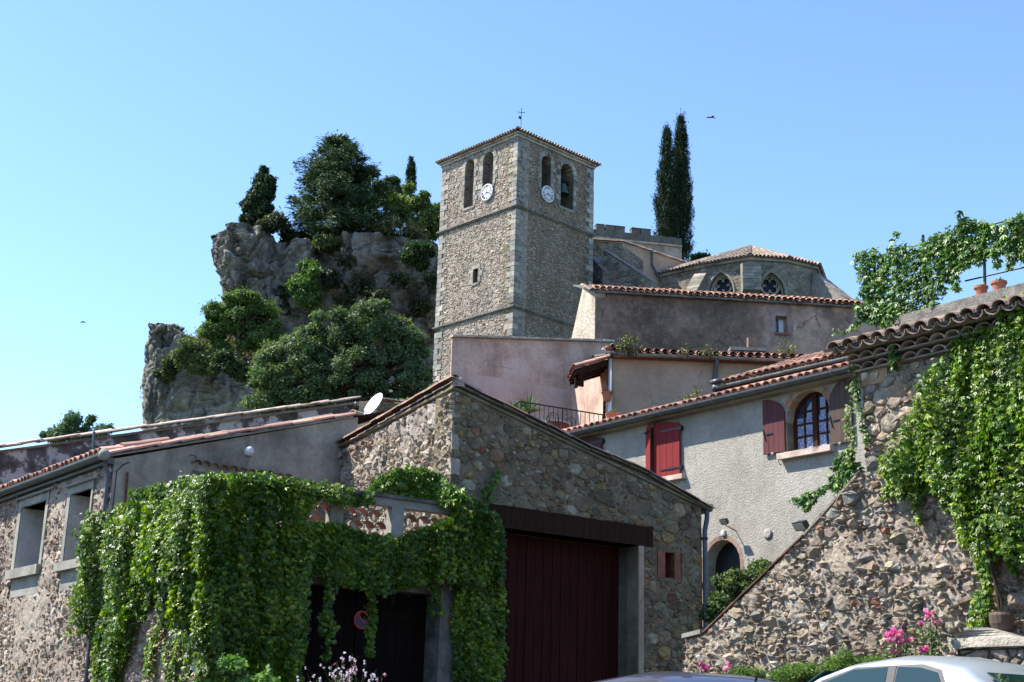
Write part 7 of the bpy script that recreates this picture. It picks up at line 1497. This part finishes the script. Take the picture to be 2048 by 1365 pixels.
creeper('pergola_creeper', 'green creeper trained along the iron railing above the right roof', 'creeper',
    [(Q.shift(-.2), [(1722, 512), (1750, 500), (1775, 512), (1800, 488), (1840, 500), (1860, 480), (1900, 470), (1935, 480), (1930, 530), (1900, 570), (1885, 620), (1840, 625), (1800, 640), (1760, 635), (1740, 600), (1735, 560)], .0, .25, 3300),
     (Q.shift(-.2), [(1880, 478), (1915, 450), (1950, 440), (1990, 450), (2048, 432), (2100, 425), (2100, 520), (2050, 520), (2020, 500), (1975, 515), (1930, 540), (1910, 520)], .0, .25, 1900),
     (Wd, [(1740, 625), (1800, 610), (1830, 630), (1810, 655), (1760, 650)], .25, .15, 380)],
    [(Q.shift(-.2), 1750, 500, -28, 30, 16, .1), (Q.shift(-.2), 1800, 490, 5, -22, 14, .1), (Q.shift(-.2), 1940, 445, -8, -18, 14, .1), (Q.shift(-.2), 1930, 530, -5, 60, 60, .1), (Q.shift(-.2), 2000, 500, 8, 40, 40, .1), (Q.shift(-.2), 2030, 510, 5, 30, 40, .1), (Wd, 1790, 640, 10, 100, 130, .12), (Wd, 1800, 640, -12, 60, 60, .12), (Wd, 1760, 640, -45, 30, 30, .2), (Wd, 1715, 660, -25, 16, 10, .2)],
    .066, 202, fy=.18, nleaf=120, base=(.06, .13, .018), tpl=TC)
creeper('corner_creeper', 'thin yellowing creeper hanging down the left corner of the right house', 'creeper', [], [(Wd, 1712, 690, -2, 200, 260, .04), (Wd, 1718, 760, -10, 120, 110, .03), (Wd, 1722, 850, 0, 80, 70, .05)], .06, 203, fy=.5, base=(.07, .14, .02), young=(.22, .26, .07))
for i, (x, y, r, n, lab, base) in enumerate([(1700, 930, 22, 420, 'leafy shrub growing at the top of the sloping stair wall', (.05, .11, .02))]):
    rs = np.random.RandomState(9); creeper('climbing_shrub', lab, 'shrub', [(Wd.shift(-.2), [(1690, 905), (1722, 900), (1728, 950), (1690, 985), (1672, 975), (1675, 930)], .0, .25, 420)], [(Wd.shift(-.2), 1680, 960, -60, 50, 80, .05), (Wd.shift(-.2), 1660, 975, -50, 45, 70, .05), (Wd.shift(-.2), 1640, 985, -46, 15, 50, .05)], .075, 204+i, fy=.3, base=base)
creeper('barn_creeper', 'small bright green creeper climbing the shaded barn wall beside the corner', 'creeper', [], [(B, 995, 940, -40, 50, 55, .06), (B, 985, 950, -20, 60, 45, .06)], .075, 205, fy=.15, base=(.07, .16, .02))

# ---- terrace creeper, the big one
FT = B.shift(.1)
creeper('terrace_creeper', 'huge glossy creeper draped over the terrace corner, its left side in full sun', 'creeper',
    [(LL, [(218, 1030), (265, 1010), (330, 975), (400, 955), (442, 950), (452, 1100), (445, 1330), (430, 1240), (400, 1260), (380, 1170), (350, 1250), (335, 1180), (300, 1230), (268, 1300), (250, 1390), (212, 1390), (196, 1260), (184, 1190), (200, 1100), (194, 1060)], .05, .40, 21000),
     (LL.shift(.1), [(200, 1060), (440, 960), (440, 1140), (330, 1170), (205, 1130)], .1, .35, 4200),
     (Plane(B.P(uT, 0), 98.6), [(425, 955), (458, 955), (462, 1100), (456, 1400), (430, 1400), (436, 1200)], .12, .4, 3000),
     (B, [(436, 955), (520, 958), (590, 975), (660, 990), (700, 1000), (690, 1012), (620, 1000), (585, 1040), (600, 1100), (592, 1180), (585, 1300), (570, 1400), (440, 1400), (430, 1150)], .1, .40, 11000),
     (B, [(590, 1050), (650, 1045), (700, 1060), (780, 1080), (850, 1050), (930, 1020), (975, 1030), (990, 1080), (985, 1160), (930, 1175), (870, 1160), (830, 1168), (780, 1178), (740, 1185), (700, 1175), (650, 1160), (600, 1150)], .08, .32, 11500),
     (B, [(895, 1110), (985, 1080), (996, 1180), (992, 1300), (975, 1400), (900, 1400), (900, 1250)], .06, .30, 6200),
     (B.shift(-.05), [(430, 955), (520, 950), (600, 968), (720, 985), (738, 1005), (700, 1010), (600, 990), (520, 985)], .05, .35, 2200)],
    [(LL, 220, 1180, -45, 90, 130, .08), (LL, 240, 1300, -30, 80, 140, .08), (LL, 300, 1230, -50, 110, 170, .08), (LL, 350, 1230, -25, 110, 180, .08), (LL, 390, 1240, -30, 120, 160, .08), (LL, 420, 1250, -15, 110, 160, .1), (LL, 290, 1150, -40, 140, 200, .1), (LL, 370, 1140, -20, 100, 150, .12), (LL, 180, 1220, -40, 60, 30, .06), (LL, 440, 1220, -16, 130, 180, .12), (LL, 330, 1250, -30, 130, 160, .1), (LL, 365, 1240, -25, 140, 160, .1), (LL, 410, 1200, -20, 180, 200, .12), (LL, 215, 1250, -25, 130, 160, .08), (LL, 270, 1290, -30, 90, 120, .08), (LL, 435, 1280, -10, 100, 120, .15), (LL, 195, 1150, -30, 120, 90, .06),
     (B, 655, 1130, -20, 190, 260, .1), (B, 668, 1150, -40, 120, 120, .1), (B, 725, 1160, 10, 150, 260, .1), (B, 735, 1200, 0, 110, 120, .1), (B, 845, 1140, 15, 90, 110, .1), (B, 858, 1170, 2, 60, 40, .1), (B, 620, 1120, -10, 60, 80, .1), (B, 770, 1150, -5, 40, 60, .1)],
    .066, 206, fy=.24, nleaf=290, base=(.066, .130, .008), young=(.20, .27, .018))
creeper('coping_creeper', 'glossy creeper mound lying on the terrace coping against the barn', 'creeper', [(Plane(B.P(B.uz(830, 980)[0], 0, -.45), 95), [(738, 985), (760, 955), (800, 942), (850, 935), (880, 952), (905, 975), (935, 995), (950, 1010), (900, 1012), (820, 1000)], .05, .45, 1900)], [(B, 930, 1000, 40, 20, 60, .15), (B, 900, 1010, 30, 40, 80, .15), (B, 940, 1030, 30, 60, 90, .15)], .085, 207, fy=.2, nleaf=60, base=(.07, .14, .010), young=(.18, .26, .02))

# ================================================================== PLANTS IN FRONT
tree('garden_bush', 'bushy green shrub growing against the arched door behind the slanting wall', 'bush', [(1470, 1175, 42, 40), (1510, 1148, 34, 28), (1440, 1200, 30, 45), (1435, 1235, 28, 30), (1480, 1215, 30, 30)], 22, 16000, .055, .13, (.045, .08, .022), (.13, .17, .06), .2, 301, (1450, 1290, 1470, 1180, .04))
tree('low_juniper', 'low feathery bright green juniper along the foot of the rubble wall', 'bush', [(1640, 1345, 60, 14), (1700, 1328, 40, 18), (1560, 1350, 60, 10), (1490, 1350, 40, 9), (1745, 1325, 30, 12), (1600, 1340, 30, 10)], 15.5, 13000, .05, .09, (.06, .12, .02), (.13, .2, .035), .3, 302, (1640, 1400, 1640, 1340, .03), TN)
def rose(label, heads, x, y, d, n, seed, col=(.80, .13, .38), pale=(.85, .42, .52), leafr=None):
    rs = np.random.RandomState(seed); b = atd(x, y, d); root = thing('rose_bush', label, 'rose bush', tuple(b), 'pink roses at the foot of the wall'); mb = MB(); ls = []
    for hx, hy, hr, m in heads:
        c = atd(hx, hy, d); k = d/FPX; r = hr*k; mb.tube([b+rs.normal(0, .03, 3), (b+c)/2+rs.normal(0, .05, 3), c], [.012, .008, .005], 5, False)
        fl = max(3, m//22); fc = c+unit(rs.normal(0, 1, (fl, 3)))*r*rs.uniform(.3, 1, (fl, 1))**.5
        for q in fc:
            mm = 22; dr = unit(rs.normal(0, 1, (mm, 3))); P = q+dr*.012*rs.uniform(.4, 1.6, (mm, 1)); cc = np.array(col if rs.rand() < .75 else pale)*rs.uniform(.75, 1.3)
            fm = MB(); V, T, C = leaves(P, dr, rs.normal(0, 1, (mm, 3)), np.full(mm, .028), np.tile(np.clip(cc, 0, .95), (mm, 1)), TW); put('bloom', trimesh('bloom', V, T, C, M['petal']), root)
    mb.build('stems', M['stem'], root, kind='stuff')
    m = n; P = np.concatenate([b+(atd(hx, hy+10, d)-b)*rs.rand(m//len(heads), 1)+rs.normal(0, .07, (m//len(heads), 3)) for hx, hy, hr, _ in heads])
    V, T, C = leaves(P, rs.normal(0, 1, P.shape)+[0, 0, .6], rs.normal(0, 1, P.shape), rs.uniform(.025, .05, len(P)), leafcol(rs, P, (.05, .11, .03), (.14, .2, .06), .2, 4), TK); put('foliage', trimesh('foliage', V, T, C, M['leaf_tree']), root, kind='stuff')
rose('large deep pink rose cluster low against the rubble wall', [(1793, 1275, 17, 420), (1815, 1278, 8, 120), (1780, 1268, 9, 120), (1795, 1302, 9, 120), (1848, 1298, 7, 120)], 1800, 1400, 14.5, 900, 401)
rose('paler pink rose cluster standing higher against the rubble wall', [(1860, 1232, 15, 200), (1842, 1248, 7, 60), (1875, 1248, 7, 80)], 1865, 1390, 15.5, 900, 402, (.82, .2, .42))
rose('small pink roses peeping over the dark car roof at the left end of the wall', [(1453, 1333, 8, 170), (1410, 1336, 7, 110), (1402, 1330, 5, 60)], 1430, 1400, 15.5, 260, 403)
def gaura():
    rs = np.random.RandomState(5); root = thing('white_flower_plant', 'tall airy plant with small white and pink flowers before the dark doors', 'flowers', tuple(atd(690, 1420, 13))); mb = MB(); P = []; F = []
    for k in range(34):
        x = 690+rs.normal(0, 42); b = atd(690+(x-690)*.4, 1430, 13); t = atd(x, rs.uniform(1303, 1356) if abs(x-690) < 50 else rs.uniform(1330, 1362), 13+rs.uniform(-.2, .2)); mid = (b+t)/2+rs.normal(0, .03, 3); mb.tube([b, mid, t], [.006, .004, .002], 4, False)
        for j in range(rs.randint(2, 6)): F.append(mid+(t-mid)*rs.uniform(.45, 1)+rs.normal(0, .012, 3))
        for j in range(6): P.append(b+(t-b)*rs.uniform(.1, .9)+rs.normal(0, .02, 3))
    F = np.array(F); P = np.array(P)
    for q in F: dr = unit(rs.normal(0, 1, (9, 3))); cc = np.array([.8, .72, .74] if rs.rand() < .8 else [.6, .15, .25]); V, T, C = leaves(q+dr*.006, dr, rs.normal(0, 1, (9, 3)), np.full(9, .014), np.tile(cc, (9, 1)), TW); put('blossom', trimesh('blossom', V, T, C, M['petal']), root)
    mb.build('stems', M['stem'], root, kind='stuff'); V, T, C = leaves(P, rs.normal(0, 1, P.shape), rs.normal(0, 1, P.shape), np.full(len(P), .045), leafcol(rs, P, (.06, .11, .04)), TN); put('leaves', trimesh('leaves', V, T, C, M['leaf_tree']), root, kind='stuff')
    tree('small_shrub', 'small light green shrub at the foot of the terrace creeper', 'shrub', [(475, 1330, 28, 14), (455, 1325, 14, 10), (530, 1355, 20, 14), (510, 1362, 30, 12)], 14, 650, .06, .08, (.07, .15, .03), (.14, .24, .05), .3, 303, (490, 1430, 485, 1335, .01))
gaura()
def build_ledge():
    a = atd(1895, 1285, 15.6); root = thing('stone_bench', 'thick rough stone slab on a rubble base under the creeper trunk', 'bench', tuple(a-[0, 0, .6])); P_ = Plane(a, 143.6); rs = np.random.RandomState(6)
    us = np.linspace(0, 1.9, 26); top = [(u, a[2]+.04+.035*math.sin(u*5)+.02*rs.rand()+.08*math.exp(-((u-.5)/.3)**2)) for u in us]; bot = [(u, a[2]-.06-.025*rs.rand()) for u in us[::-1]]; f = [P_.P(u, z, .05*math.sin(u*7)) for u, z in top+bot]
    mb = MB(); mb.prism(f, [p-P_.n*.45 for p in f], (.46, .42, .36)); mb.build('slab', M['rubble_rough'], root)
    mb = MB(); mb.pbox(P_, .08, 1.9, .8, a[2]-.075, -.45, -.06, (.14, .13, .115)); mb.build('base', M['rubble_rough'], root); masonry(root, P_, [(.06, 1.2), (1.9, 1.2), (1.9, a[2]-.09), (.06, a[2]-.09)], [], [(.09, 60), (.055, 200)], 1.4, .008, (.02, .05), PAL_W, M['rubble'], 12, -.05, 30, .3)
    c = atd(2005, 1262, 15.3); t = thing('clay_jar', 'weathered brown clay pot standing on the stone slab below the creeper', 'pot', tuple(c)); mb = MB(); mb.lathe(c, [(0, 0), (.10, 0), (.13, .08), (.135, .17), (.12, .2), (.11, .2), (.11, .15), (0, .15)], 16); mb.build('jar', M['jar'], t)
    root = thing('creeper_trunk', 'bare dark creeper trunk rising from the pot on the stone slab', 'trunk', tuple(c)); mb = MB(); pts = [atd(x, y, 15.3) for x, y in ((2003, 1240), (1996, 1200), (1988, 1150), (1975, 1090), (1968, 1040), (1975, 980))]; mb.tube(pts, [.022, .018, .018, .016, .015, .01], 7); mb.tube([p+np.array([.03*math.sin(i*2), -.02, 0]) for i, p in enumerate(pts)], [.012]*6, 6); mb.build('stem', M['stem'], root)
build_ledge()

# unseen plane trees added to shade the street and mirror in car windows
for i, (x, y, r) in enumerate(((15., -5.5, 4.0), (7.5, -8.5, 4.0), (-2.5, -9.5, 4.0), (-9.5, .5, 3.8), (-13.5, -5., 4.2))):
    rs = np.random.RandomState(500+i); root = thing('added_plane_tree', ['added unseen plane tree shading the street from the far right', 'added unseen plane tree shading the street, behind the camera at right', 'added unseen plane tree for shade and reflections, behind the camera at left', 'added unseen plane tree for car window reflections, out of view at left', 'added unseen plane tree for car window reflections, farther back at left'][i], 'tree', (x, y, gz(y)), 'plane trees added out of view')
    P, N = crown([(np.array([x, y, 6.6]), np.array([r, r, 3.4]))], 16000, .8, rs, .4); n_ = len(P); V, T, C = leaves(P, N+rs.normal(0, .6, (n_, 3)), rs.normal(0, 1, (n_, 3)), .26*rs.uniform(.6, 1.2, n_), leafcol(rs, P, (.035, .075, .02), None, 0, .5, 3), TW)
    mb = MB(); mb.tube([(x, y, gz(y)-.2), (x+.1, y, 2.4), (x, y+.1, 5.5)], [.28, .22, .12], 10); mb.build('trunk', M['bark'], root, smooth=True); put('crown', trimesh('crown', V, T, C, M['leaf_tree']), root, kind='stuff')

# ================================================================== CARS
def car(name, label, loc, head, paint, roofh=1.42, seed=0):
    """hatchback, nose along +x in its own frame"""
    root = thing(name, label, 'car', (0, 0, 0)); R_ = Matrix.Rotation(head, 4, 'Z'); root.location = loc; root.rotation_euler = (0, 0, head)
    pm = NB(name+'_paint'); pm.fin(paint[0], paint[1], .5, paint[2]); pm.b.inputs['Coat Weight'].default_value = .6; pm.b.inputs['Coat Roughness'].default_value = .06; pmat = pm.m
    def part(nm, mb, mat, smooth=False, par=None, recalc=True):
        o = bpy.data.objects.new(nm, mb.mesh(nm, mat, smooth, recalc)); COL.objects.link(o); o.parent = par or root
        if smooth:
            for p in o.data.polygons: p.use_smooth = True
        return o
    def loft(secs, nm, mat, smooth=True, caps=True):
        mb = MB(); n = len(secs[0]); vs = [v for s in secs for v in s]; fs = []
        for i in range(len(secs)-1):
            for k in range(n-1): fs.append((i*n+k, i*n+k+1, (i+1)*n+k+1, (i+1)*n+k))
        if caps: fs += [tuple(range(n)), tuple((len(secs)-1)*n+k for k in range(n))]
        mb.add(vs, fs); return part(nm, mb, mat, smooth)
    # lower body: rounded sections from nose to tail
    bx = [(2.05, .50, .62, .55), (1.95, .42, .72, .72), (1.6, .36, .80, .80), (1.0, .33, .86, .85), (.7, .3, .90, .86), (-.4, .3, .93, .87), (-1.3, .32, .96, .86), (-1.85, .36, .98, .82), (-2.0, .42, .92, .76), (-2.06, .5, .8, .6)]
    secs = []
    for x, z0, z1, w_ in bx:
        s = []
        for k in range(17):
            t = pi*k/16; cx = cos(t); sx = sin(t); y = w_*np.sign(cx)*abs(cx)**.35; z = z0+(z1-z0)*(sx**.45 if sx > 0 else 0); s.append((x, y, z))
        s = [(x, w_*.95, z0-.08)]+s+[(x, -w_*.95, z0-.08)]; secs.append(s)
    loft(secs, 'body', pmat)
    # greenhouse: side glass line leaning in, crowned roof
    zr = roofh; prof = [(.95, .90), (.35, zr-.13), (.1, zr-.05), (-.35, zr), (-.75, zr-.018), (-1.08, zr-.075), (-1.2, zr-.15), (-1.68, .98)]
    def wd(z): return .80-.20*max(0, (z-.9)/(zr-.9))**1.15
    secs = []
    for x, z in prof:
        s = []; wt = wd(z)
        for k in range(19):
            t = k/18; a = -1+2*t; y = -a*wt; s.append((x, y, z-(.055*abs(a)**3.2+.02*a*a)*(1 if z > 1.1 else .3)))
        secs.append([(x, .80, .86)]+s+[(x, -.80, .86)])
    loft(secs, 'roof', pmat)
    gl = M['carglass']
    def side(pts, nm, mat, sgn, out=.006, th=.004):
        mb = MB(); f = []
        for x, z in pts: y = (.80-(.80-wd(np.interp(-x, [-p[0] for p in prof], [p[1] for p in prof])))*min(1, max(0, (z-.86)/(np.interp(-x, [-p[0] for p in prof], [p[1] for p in prof])-.075-.86))))+out; f.append((x, sgn*y, z))
        mb.prism([np.array(p) for p in f], [np.array(p)-np.array([0, sgn*th, 0]) for p in f]); return part(nm, mb, mat)
    for sgn in (1, -1):
        side([(.62, .92), (.30, 1.17), (-.0, 1.28), (-.36, 1.30), (-.36, .92)], 'front_window', gl, sgn, .012)
        side([(-.46, .92), (-.46, 1.30), (-.70, 1.29), (-.86, 1.25), (-1.04, .95)], 'rear_window', gl, sgn, .012)
        side([(-.375, .9), (-.36, 1.31), (-.44, 1.31), (-.455, .9)], 'door_pillar', M['black'], sgn, .010)
        side([(.64, .92), (.33, 1.19), (-.02, 1.30), (-.70, 1.318), (-.89, 1.27), (-1.09, .93)], 'window_seal', M['black'], sgn, .004)
        mb = MB(); mb.box((.45, sgn*.88, .90), (.12, 0, 0), (0, sgn*.16, 0), (0, 0, .11)); part('mirror', mb, pmat)
        for x in (.05, -.95): mb = MB(); mb.box((x-.08, sgn*.868, .78), (.16, 0, 0), (0, sgn*.025, 0), (0, 0, .03)); part('door_handle', mb, pmat)
        for x in (1.3, -1.28):
            wh = MB(); wh.lathe((x, sgn*.70, .31), [(.19, -.02), (.30, -.02), (.31, .02), (.31, .14), (.29, .17), (.2, .17)], 24, (0, sgn, 0)); w_ = part('wheel', wh, M['tyre'], False)
            rm = MB(); rm.lathe((x, sgn*.70, .31), [(.0, .14), (.06, .15), (.12, .13), (.19, .165), (.2, .16)], 16, (0, sgn, 0)); part('rim', rm, M['zinc_pale'], False, w_)
        mb = MB(); mb.box((1.86, sgn*.45, .60), (.14, 0, 0), (0, sgn*.25, 0), (0, 0, .12)); part('headlight', mb, M['dish'])
        mb = MB(); mb.box((-2.06, sgn*.60, .70), (.1, 0, 0), (0, sgn*.2, 0), (0, 0, .2)); part('tail_light', mb, bpy.data.materials['sign_red'])
    mb = MB(); f = [(.90, .70, .93), (.90, -.70, .93), (.37, -.57, zr-.15), (.37, .57, zr-.15)]; nn = np.array([.6, 0, .8]); mb.prism([np.array(p)+nn*.02 for p in f], [np.array(p)+nn*.012 for p in f]); part('windscreen', mb, gl)
    mb = MB(); f = [(-1.235, .55, zr-.185), (-1.235, -.55, zr-.185), (-1.63, -.68, 1.02), (-1.63, .68, 1.02)]; nn = np.array([-.85, 0, .5]); mb.prism([np.array(p)+nn*.03 for p in f], [np.array(p)+nn*.015 for p in f]); part('rear_screen', mb, gl)
    mb = MB(); mb.tube([(-1.02, 0, zr-.07), (-1.04, 0, zr-.03)], .009, 6); mb.tube([(-1.04, 0, zr-.04), (-1.3, 0, zr+.05)], .003, 4); part('aerial', mb, M['black'])
    mb = MB(); mb.box((2.0, -.26, .42), (.09, 0, 0), (0, .52, 0), (0, 0, .11)); mb.box((-2.1, -.26, .55), (.05, 0, 0), (0, .52, 0), (0, 0, .11)); part('number_plate', mb, M['white'])
    return root
M['carglass'] = m_glass('car_glass', (.012, .03, .025), .03); M['tyre'] = m_plain('tyre_rubber', (.02, .02, .02), .85, 0, .2, .1)
hd = radians(90+36.4)
def put_car(name, label, px, py, d, lx, paint, rh, hh=hd):
    p = atd(px, py, d); ax = np.array([cos(hh), sin(hh), 0]); o = p-ax*lx; car(name, label, (o[0], o[1], p[2]-rh), hh, paint, rh)
put_car('parked_car', 'silver-white hatchback parked at the lower right, only its cabin in view', 1872, 1312, 12, -.38, ((.46, .49, .53), .3, .45), 1.42)
put_car('parked_car', 'dark grey car left of the silver one, only the top of its roof in view', 1420, 1343, 9.6, -.60, ((.055, .045, .05), .35, .5), 1.40)

# ================================================================== BIRDS AND WIRES
for x, y, d, s, lab in ((1422, 234, 60, .30, 'dark swift gliding high in the sky right of the cypresses'), (165, 644, 70, .22, 'tiny bird in the empty sky at the far left')):
    p = atd(x, y, d); root = thing('bird', lab, 'bird', tuple(p)); mb = MB(); mb.tube([p+[-.10, .1, -.01], p+[-.03, 0, 0], p+[.05, -.05, .01], p+[.14, -.14, 0]], [.008, .035, .04, .01], 7); mb.build('body', M['black'], root, smooth=True)
    for sg in (-1, 1):
        mb = MB(); f = [p+np.array(q)*[s/.42, 1, s/.42] for q in ((0, 0, .01), (sg*.18, .03, .05), (sg*.36, .12, -.03), (sg*.2, .1, .01), (0, .09, 0))]; mb.prism(f, [q-np.array([0, 0, .008]) for q in f]); mb.build('wing', M['black'], root)
def wire(pts, d, lab):
    root = thing('overhead_wire', lab, 'wire', tuple(atd(*pts[0], d))); mb = MB(); q = [atd(x, y, d) for x, y in pts]; mb.tube(q, .006, 4, False); mb.build('wire', m_plain('pale_wire', (.35, .38, .40), .5, 0, .3, .1) if 'pale_wire' not in bpy.data.materials else bpy.data.materials['pale_wire'], root)
wire([(-20, 868), (60, 830), (128, 797)], 40, 'thin overhead wire at the far left above the stained wall')
wire([(180, 778), (230, 790), (290, 806)], 60, 'thin wire in the sky just left of the cliff')
